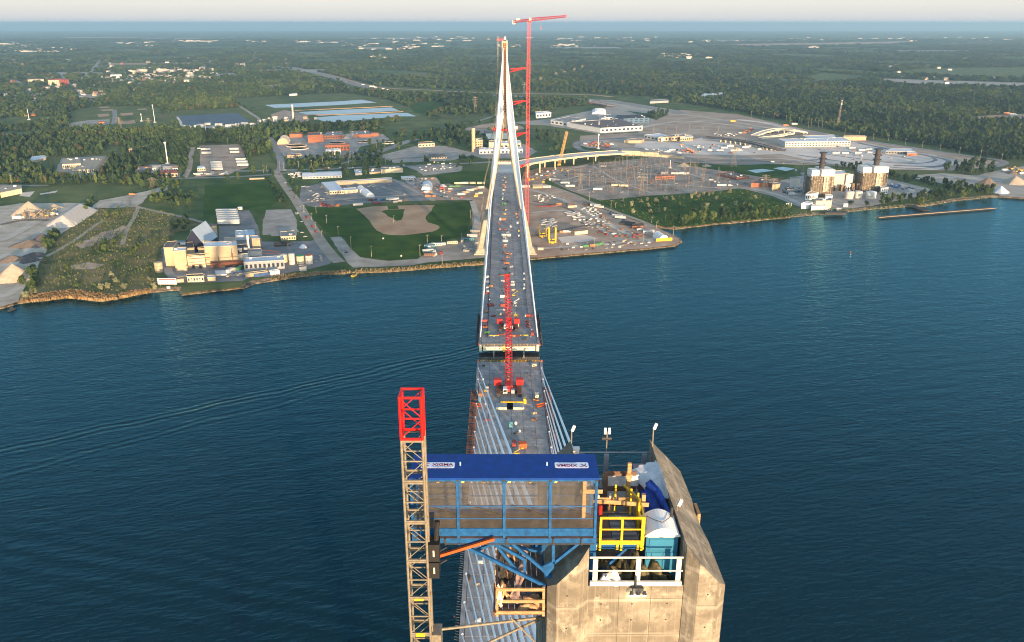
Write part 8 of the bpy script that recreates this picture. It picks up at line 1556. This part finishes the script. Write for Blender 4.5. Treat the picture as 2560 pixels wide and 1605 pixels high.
# --- crawler cranes on the deck
def crawler(foot, heading, tip, label, bw=2.6, S_=1.0):
    t = thing('crawler_crane', label, 'crane', foot, heading); t.scale = (S_,) * 3; Tm = Matrix.Translation(foot) @ Matrix.Rotation(heading, 4, 'Z') @ Matrix.Scale(S_, 4); ti = Tm.inverted() @ Vector(tip)
    for s in (-1, 1):
        tr_ = MB().bx(s * 4.3 - .75, s * 4.3 + .75, -7.2, 3.2, .15, 1.5); k = tr_.obj('track', m_dark, t)
        sh = MB().box((0, 0, 0), (1.7, .55, .16)).mesh('track_shoe', m_rust)
        for i in range(15): inst('track_shoe', sh, k, (s * 4.3, -6.9 + i * .69, 1.58))
        MB().bx(s * 4.6 - 1.5, s * 4.6 + 1.5, 1.0, 3.6, 1.7, 4.1).obj('power_pack', m_red, t); MB().bx(s * 4.4 - 1.2, s * 4.4 + 1.2, 3.65, 5.4, 1.5, 3.4).obj('counterweight', m_dark, t)
    MB().bx(-3.5, 3.5, -3.5, 1.5, .6, 1.6).obj('car_body', m_dark, t); MB().bx(-1.7, 1.7, -3.8, 1.8, 1.75, 3.6).obj('machine_house', m_red, t); MB().bx(-1.2, 1.6, -5.4, -3.85, 1.7, 3.0).obj('winch_housing', m_redF, t)
    MB().bx(-2.4, -.7, -7.0, -4.2, 1.6, 3.6).obj('cab', m_white, t); MB().bx(.9, 2.3, -6.9, -5.0, 1.6, 3.0).obj('fuel_tank', m_grayp, t); MB().bx(-2.2, -.9, -7.05, -7.0, 2.3, 3.2).obj('windscreen', m_glass, t)
    bo = MB(); f0 = Vector((0, .8, 3.2)); lattice(bo, f0, ti, bw, 2.4, 2.6, .40, .24); bo.obj('boom', m_red, t)
    ln_ = MB(); n = 26
    for i in range(n): p = f0.lerp(ti, i / n) + Vector((0, 0, .2)); ln_.box(p, (.9, .5, .1))
    ln_.obj('boom_walkway', m_cream, t)
    hd_ = MB().box(ti, (bw * 1.1, 2.2, 2.0)); hd_.obj('boom_head', m_red, t)
    mp_ = Vector((0, -3.2, 9)); m_ = MB()
    for s in (-1, 1): m_.beam((s * 1.2, .5, 3), (s * .8, mp_.y, mp_.z), .3); m_.beam((s * .8, mp_.y, mp_.z), (s * 1.0, -4.5, 3), .12); m_.beam((s * .8, mp_.y, mp_.z), ti, .08)
    m_.beam((-.8, mp_.y, mp_.z), (.8, mp_.y, mp_.z), .3); m_.obj('mast', m_dark, t)
    return t
nf = at(1272, 975, 56.0); crawler(nf, YAW, atY(1272.2, 800, nf.y + 60), 'red crawler crane on the near deck with its lattice boom over the gap', S_=1.28); 
ff = at(1271, 818, 56.2); crawler(ff, YAW, atY(1268, 690, ff.y + 48), 'red crawler crane on the far deck with its long boom laid back', S_=1.2)
yb_ = tag(MB().bx(-6, 6.5, -.5, .5, 0, .8).bx(5.8, 7.2, -1.2, 1.2, .1, 2.6).obj('outrigger_beam', m_gold, None, at(*zd2(900, 712), 55.9)), 'dark yellow beam across the deck behind the near crane', 'beam')
# tan crawler crane beside the viaduct
f = at(*z6(405, 395)); tl = atY(*z6(472, 100), f.y - 8); tcn = thing('lattice_crane', 'tan lattice boom crane standing by the approach viaduct', 'crane', f); lattice(MB(), (0, 0, 3), tl - f, 3.2, 3.0, 3.4, .5, .3).obj('boom', mat('crane_tan', (.52, .32, .12), .6, var=.1), tcn); MB().bx(-3, 3, -3, 5, 1.5, 4).obj('machine_house', m_yel, tcn)
for s in (-1, 1): MB().bx(s * 3 - .8, s * 3 + .8, -4, 5, 0, 1.4).obj('track', m_dark, tcn)
# --- poles, lamp standards, pylons, masts
POLES = []
for zf, lst, arm, pl in ((z5, ((470, 890, 815), (570, 990, 915), (680, 1110, 1000), (855, 1175, 1080), (1272, 1175, 1070), (1335, 1068, 990), (1457, 1065, 992), (1707, 845, 772), (1462, 1228, 1150), (1627, 1022, 970), (1045, 885, 815), (430, 1015, 950), (375, 935, 880), (340, 860, 800), (380, 800, 745), (275, 790, 735)), True, 'around the dark lawn'), (z5, ((100, 420, 360), (230, 415, 355), (340, 410, 345), (440, 400, 320), (525, 345, 275), (680, 335, 265), (740, 300, 240), (785, 400, 330), (660, 385, 330), (980, 405, 330), (970, 240, 185), (900, 240, 190), (1050, 240, 170)), True, 'along the street by the water works'), (z6, ((1200, 885, 830), (1240, 935, 870), (1385, 990, 915), (1125, 1060, 995), (705, 1100, 1020), (850, 760, 690), (890, 755, 710), (665, 690, 620), (445, 730, 660)), True, 'in and around the construction yard'), (z6, ((1320, 120, 60), (1410, 115, 55), (1520, 110, 40), (1640, 100, 60), (1770, 110, 50), (1215, 110, 60), (860, 120, 70)), False, 'beside the factory field'), (z1, ((1845, 1210, 1150), (1870, 1205, 1160), (85, 1295, 1225), (1960, 1195, 1130), (2180, 1170, 1120), (2090, 1180, 1130), (2260, 1160, 1100)), True, 'along the town street'), (z7, ((60, 160, 95), (160, 165, 105), (255, 175, 110), (360, 190, 130), (470, 205, 145), (550, 240, 150), (575, 240, 155), (605, 240, 165), (635, 245, 170), (670, 250, 175), (700, 245, 180), (865, 300, 240), (985, 320, 270), (1110, 340, 290), (1240, 350, 300), (1385, 385, 330), (1530, 410, 355), (1685, 430, 380), (1850, 460, 405), (2030, 490, 430), (2210, 525, 460)), False, 'along the road below the right forest')):
    for x, yb, yt in lst: p = at(*zf(x, yb)); POLES.append((p.x, p.y, atY(*zf(x, yt), p.y).z - G, arm, 'utility pole ' + pl))
pme = {}
ords = from_left(POLES, 4)
for it in POLES:
    x, y, h, arm, lb = it; k = (round(h), arm)
    if k not in pme: b = MB().tube((0, 0, 0), (0, 0, h), .28, .16, n=6); (b.beam((-1.2, 0, h * .94), (1.2, 0, h * .94), .22), b.beam((0, 0, h), (1.4, -1, h), .2), b.box((1.5, -1.1, h), (1.0, .5, .2))) if arm else b.beam((-1.6, 0, h * .93), (1.6, 0, h * .93), .25).beam((-1.2, 0, h * .84), (1.2, 0, h * .84), .2); pme[k] = b.mesh('utility_pole', mat('pole_wood', (.30, .25, .19), .8, var=.2))
    tag(inst('utility_pole', pme[k], None, (x, y, G)), lb + (', ' + ords[id(it)] if id(it) in ords else ''), 'pole', 'utility poles')
def pylon(zf, x, yb, yt, label, w=7):
    p = at(*zf(x, yb)); h = atY(*zf(x, yt), p.y).z - G; t = thing('power_pylon', label, 'pylon', p, 0, 'lattice power pylons'); b = MB(); q = .13 if p.y < 1800 else .28
    def cn(f, k): s = w / 2 * (1 - f) ** 1.3 + .7; return Vector(((s, -s)[k in (1, 2)], (s, -s)[k > 1], h * f))
    n = 8
    for i in range(n):
        for k in range(4): b.beam(cn(i / n, k), cn((i + 1) / n, k), q * 2); b.beam(cn(i / n, k), cn((i + 1) / n, (k + 1) % 4), q)
    b.obj('lattice_body', m_steel, t)
    for f, L in ((.66, 7), (.79, 8.5), (.92, 6)): c_ = MB(); c_.beam((-L, 0, h * f), (L, 0, h * f), q * 2); c_.beam((-L, 0, h * f), (0, 0, h * f + 1.8), q); c_.beam((L, 0, h * f), (0, 0, h * f + 1.8), q); c_.obj('crossarm', m_steel, t)
for i, a in enumerate(((z2, 948, 790, 675, 'tall lattice pylon left of the far tower'), (z2, 1290, 655, 575, 'lattice pylon at the motorway behind the crane'), (z2, 1405, 582, 540, 'lattice pylon in the forest right of the crane'), (z2, 1512, 545, 505, 'second lattice pylon in the forest right of the crane'), (z2, 1572, 530, 495, 'third lattice pylon in the forest right of the crane'), (z2, 1640, 515, 475, 'fourth lattice pylon in the forest right of the crane'), (z2, 1695, 490, 455, 'fifth lattice pylon in the forest right of the crane'), (z6, 585, 610, 455, 'thin pylon in the left part of the substation'), (z6, 1112, 650, 450, 'tall pylon in front of the substation'), (z6, 1902, 400, 200, 'tall pylon between substation and plaza'), (z6, 2170, 600, 470, 'left pylon beside the brick switch building'), (z6, 2240, 610, 500, 'right pylon beside the tan cube building'), (z1, 845, 925, 820, 'pylon on the sports field, left one'), (z1, 1048, 915, 825, 'pylon on the sports field, right one'), (z4, 1318, 240, 150, 'pylon above the dirt lot'))): pylon(*a)
def mono(zf, x, yb, yt, label, head=True, w=1.3, m=None):
    p = at(*zf(x, yb)); h = atY(*zf(x, yt), p.y).z - G; t = thing('telecom_mast', label, 'mast', p); MB().tube((0, 0, 0), (0, 0, h), w, w * .65, n=10).obj('shaft', m or m_wwhite, t)
    if head: MB().lathe([(w * .7, h - 3), (w * 2, h - 2.6), (w * 2, h - .4), (w * .7, h)], n=10).obj('antenna_ring', m_wwhite, t)
    MB().bx(-3, 3, -3, 3, 0, 3).obj('base_cabinet', m_wgrey, t)
mono(z1, 1175, 1150, 992, 'white telecom mast above the town houses', w=1.1); mono(z1, 1085, 860, 732, 'white floodlight mast at the sports field', w=.8); mono(z1, 993, 850, 795, 'short floodlight mast at the sports field', head=True, w=.8); mono(z1, 205, 840, 760, 'tall floodlight mast at the left field', head=False, w=.8); mono(z1, 1445, 940, 870, 'thin mast below the black lagoon', head=False, w=.6); mono(z6, 740, 250, 120, 'white mast in the excavation ring', w=1.0); mono(z6, 1358, 415, 345, 'pale pole at the substation edge', head=False, w=.9); mono(z7, 503, 640, 535, 'grey mast behind the power plant', head=False, w=.8, m=m_steel); mono(z2, 268, 320, 318, 'tiny mast', head=False) if False else None
rt = at(*z7(800, 245)); h = atY(*z7(820, 5), rt.y).z - G; rm = thing('lattice_mast', 'tall lattice radio mast with white dishes at the forest edge', 'mast', rt); lattice(MB(), (0, 0, 0), (3, 0, h), 3.6, 3.6, 4, .35, .2, taper=(1.3, .5)).obj('lattice', m_steel, rm)
for f in (.86, .9, .98): MB().lathe([(1.6, 0), (1.6, 1.8)], (2.6, -1, h * f), n=10).obj('dish', m_wwhite, rm)
tank(z7, 438, 456, 612, 598, m_wwhite, 'white ball tank on a mast left of the boilers', name='water_tank', lift=0)
# --- houses, town blocks and far buildings
def proto_house(wl_, rf, i):
    t = thing('house', 'x', 'house', (0, 0, -500)); MB().bx(-6, 6, -4.5, 4.5, 0, 4.2).obj('wall', wl_, t); MB().gable(12, 9, 4.2, 2.8, .6).obj('roof', rf, t)
    for s in (-1, 1): MB().add([(s * 6, -4.5, 4.2), (s * 6, 4.5, 4.2), (s * 6, 0, 6.9)], [(0, 1, 2)]).obj('gable_wall', wl_, t)
    for x in (-3.4, 0, 3.4): MB().bx(x - .7, x + .7, -4.56, -4.5, 1.4, 3.0).obj('window', m_win, t)
    return t
PH = [proto_house(m_wpale, m_rgrey, 0), proto_house(m_wwhite, m_rbrown, 1), proto_house(m_wtan, m_rgrey, 2), proto_house(m_wbrick, m_rbrown, 3)]
PHN = ['pale house with a grey roof', 'white house with a brown roof', 'tan house with a grey roof', 'brick house with a brown roof']; HS = []; r4 = random.Random(12)
for zf, poly, n, pl in ((z1, [(0, 690), (380, 660), (460, 730), (420, 790), (60, 800), (0, 760)], 34, 'among the trees of the left suburb'), (z1, [(0, 560), (700, 520), (1500, 560), (1700, 640), (1000, 700), (0, 700)], 60, 'in the wooded mid town'), (z1, [(30, 792), (400, 790), (400, 812), (30, 818)], 12, 'in the row below the left suburb'), (z1, [(0, 600), (160, 620), (700, 600), (740, 690), (300, 700), (0, 690)], 30, 'below the apartment towers'), (z1, [(940, 1195), (1060, 1165), (1240, 1190), (1240, 1235), (960, 1235)], 6, 'by the town street below the white mast'), (z1, [(600, 640), (760, 640), (760, 720), (610, 715)], 8, 'beside the sports fields'), (z1, [(60, 1150), (330, 1180), (330, 1290), (40, 1280)], 7, 'in the trees left of the school'), (z1, [(700, 530), (920, 500), (1150, 480), (1500, 480), (1500, 560), (1100, 590), (780, 600)], 36, 'in the far town strip'), (z1, [(0, 430), (2300, 400), (2000, 470), (900, 520), (0, 560)], 40, 'scattered in the far woods'), (z3, [(1400, 460), (1900, 465), (2400, 600), (1800, 590), (1300, 560)], 14, 'along the far fields at the right')):
    P_ = [at(*zf(*p)) for p in poly]; k = t = 0
    while k < n and t < 4000:
        t += 1; x, y = r4.uniform(min(p.x for p in P_), max(p.x for p in P_)), r4.uniform(min(p.y for p in P_), max(p.y for p in P_))
        if pip(np.array([x]), np.array([y]), P_)[0]: q = r4.randrange(4); HS.append((x, y, q, r4.choice([0, .1, 1.5, .3]), PHN[q] + ' ' + pl, 'houses ' + pl)); k += 1
ords = from_left(HS, 4); used = set()
for it in HS:
    x, y, q, rz, lb, g = it; lb += ', ' + ords[id(it)].replace(' from left', '') if id(it) in ords else ''; sc = 1.15 if y < 3500 else 1.7
    if q not in used: used.add(q); o = PH[q]; o.location = (x, y, G); o.rotation_euler.z = rz; o.scale = (sc,) * 3; o['label'] = lb; o['group'] = g
    else: copy_tree(PH[q], (x, y, G), rz, lb, g, sc)
for pts, yb, wl_, rf, lb, kw in (([(335, 562), (412, 560), (410, 550), (336, 552)], 602, m_wcream, m_wred, 'cream half of the twin apartment tower', dict(win=(0, 6, 6))), ([(385, 556), (480, 560), (478, 552), (388, 550)], 598, m_wred, m_wred, 'red apartment tower in the left woods', dict(win=(0, 6, 8))), ([(193, 558), (306, 556), (304, 550), (195, 552)], 586, m_wcream, m_rtan, 'cream apartment slab left of the red tower', dict(win=(0, 5, 12))), ([(772, 525), (850, 523), (848, 517), (774, 519)], 553, m_wwhite, m_rwhite, 'white apartment block in the far town', dict(win=(0, 5, 8))), ([(435, 1150), (566, 1145), (560, 1105), (445, 1110)], 1185, m_wcream, m_rtan, 'left wing of the cream school building', dict(win=(0, 1, 9), units=3)), ([(508, 1190), (655, 1186), (735, 1100), (590, 1110)], 1212, m_wcream, m_rtan, 'front wing of the cream school building', dict(win=(0, 1, 10), units=6)), ([(900, 1045), (1075, 1010), (1080, 1000), (905, 1035)], 1075, m_wtan, m_rtan, 'tan long hall among the trees above the town', dict(win=(0, 1, 8))), ([(0, 1350), (150, 1320), (150, 1295), (0, 1300)], 1385, m_wcream, m_rtan, 'yellow tan flat warehouse above the left quarry', dict(units=2)), ([(200, 1130), (320, 1105), (335, 1085), (225, 1095)], 1145, m_wtan, m_rwhite, 'white roofed building at the left greenhouse yard', dict(units=2)), ([(1110, 1215), (1243, 1212), (1235, 1190), (1115, 1195)], 1242, m_wtan, m_wred, 'red roofed diner at the town street', dict(win=(0, 1, 6))), ([(965, 1175), (1056, 1170), (1050, 1160), (970, 1163)], 1200, m_wtan, m_wbrick, 'orange roofed shop at the town street', dict(win=(0, 1, 5))), ([(1380, 1178), (1436, 1174), (1425, 1160), (1385, 1163)], 1200, m_wcream, m_rwhite, 'small cream office in the trailer lot', dict(win=(0, 1, 4))), ([(1745, 1250), (1850, 1246), (1850, 1242)], 1258, m_wtan, m_rtan, 'long tan wall shed at the street corner', {}), ([(2025, 660), (2080, 656), (2080, 650)], 672, m_wwhite, m_rwhite, 'white shed behind the upper pond', {}), ([(610, 712), (705, 706), (705, 702)], 718, m_wcream, m_rwhite, 'cream hall beside the sports fields', {}), ([(690, 855), (730, 853), (725, 848)], 866, m_wbrick, m_wbrick, 'red hut in the sports field lot', {})): B('building', lb, z1, pts, yb, wl_, rf, par=False, **kw)
for i in range(6): a = at(*z1(125 + i * 27, 1082 - i * 2)); tag(inst('greenhouse', (ITEM.get('gh') or ITEM.setdefault('gh', MB().gable(9, 55, 3, 2.4, .1).bx(-4.4, 4.4, -27, 27, 0, 3).mesh('greenhouse', m_rblue))), None, a, -.35), 'glassy greenhouse roof in the left yard, %s from left' % nth(i + 1), 'greenhouse', 'greenhouses in the left yard')
eqp = at(*z1(2000, 850)); 

wk = thing('pump_works', 'small pale pump works with a tall flue between the ponds', 'works', eqp)
for i in range(14): x, y, s = r4.uniform(-70, 90), r4.uniform(-60, 60), r4.uniform(4, 9); MB().box((0, 0, s * .5), (s * 1.4, s, s)).obj('block', r4.choice([m_wpale, m_wtan, m_wgrey]), wk, (x, y, 0))
MB().tube((20, 0, 0), (20, 0, 42), 2.4, 2, n=10).obj('flue', m_wpale, wk)
for i in range(22): x0 = r4.uniform(1290, 1790); p = at(*z1(x0, r4.uniform(872, 905))); tag(inst('pale_shed', (ITEM.get('ps') or ITEM.setdefault('ps', MB().bx(-7, 7, -4, 4, 0, 4).gable(14, 8, 4, 1.4, .3).mesh('pale_shed', m_wpale))), None, p, r4.uniform(-.3, .3), r4.uniform(.6, 1.3)), 'pale shed in the cluttered strip below the black lagoon', 'shed', 'sheds below the lagoon')
FB = []
for (xa, ya, xb, yb), n, L in (((0, 330, 530, 368), 34, 1.5), ((-10, 305, 260, 325), 12, 2), ((830, 295, 1070, 325), 16, 2), ((1180, 285, 1860, 300), 30, 1.8), ((900, 480, 1500, 560), 60, .8), ((2000, 285, 2408, 300), 14, 1.6)):
    for i in range(n): x, y = r4.uniform(xa, xb), r4.uniform(ya, yb); p = at(*z1(x, y)); FB.append((p.x, p.y, L, 'left'))
for (xa, ya, xb, yb), n, L in (((-10, 290, 780, 350), 34, 1.6), ((1090, 315, 1250, 330), 8, 2), ((1480, 310, 1780, 330), 14, 2), ((2210, 380, 2408, 405), 16, 1.2), ((170, 385, 350, 415), 8, 1), ((200, 258, 2300, 290), 40, 2.2)):
    for i in range(n): x, y = r4.uniform(xa, xb), r4.uniform(ya, yb); p = at(*z2(x, y)); FB.append((p.x, p.y, L, 'middle'))
for (xa, ya, xb, yb), n, L in (((0, 380, 290, 412), 20, 1), ((60, 285, 400, 300), 12, 1.6), ((840, 325, 960, 340), 5, 1.5), ((1400, 270, 1700, 290), 12, 1.6), ((600, 258, 2300, 285), 24, 2), ((1970, 412, 2010, 424), 3, 1)):
    for i in range(n): x, y = r4.uniform(xa, xb), r4.uniform(ya, yb); p = at(*z3(x, y)); FB.append((p.x, p.y, L, 'right'))
fbm = [MB().bx(-24, 24, -13, 13, 0, 9).bx(-25, 25, -14, 14, 9, 9.6).bx(-8, 0, -4, 4, 9.6, 12).mesh('far_building', m) for m in (mat('far_wall_pink', (.46, .38, .33), .8), mat('far_wall_cream', (.50, .43, .34), .8), m_wpale, mat('far_wall_grey', (.36, .35, .34), .8))]
FB.sort(key=lambda q: q[1])
for i, (x, y, L, sd_) in enumerate(FB): tag(inst('far_building', r4.choice(fbm), None, (x, y, G), r4.uniform(-.2, .2), (L * r4.uniform(.4, 1.2) * min(1, y / 5200), L * .7 * min(1, y / 6000), r4.uniform(.5, 1.2))), 'pale low building far off on the hazy plain, %s third of the view' % sd_, 'building', 'far pale buildings, %s third' % sd_)

fp = atY(1266, 762, 545); fl_ = thing('flag', 'red and white flag hanging beside the far crane boom', 'flag', fp)
for i, m in enumerate((m_redF, m_white, m_redF)): w_ = (1.0, 1.9, 1.0)[i]; x0 = (0, 1.0, 2.9)[i]; MB().add([(x0, .15 * (i % 2), -1.2 + .4 * x0), (x0 + w_, .15, -1.2 + .4 * (x0 + w_)), (x0 + w_, .15, 1.0 + .4 * (x0 + w_)), (x0, .15 * (i % 2), 1.0 + .4 * x0)], [(0, 1, 2, 3)]).obj('flag_band', m, fl_)
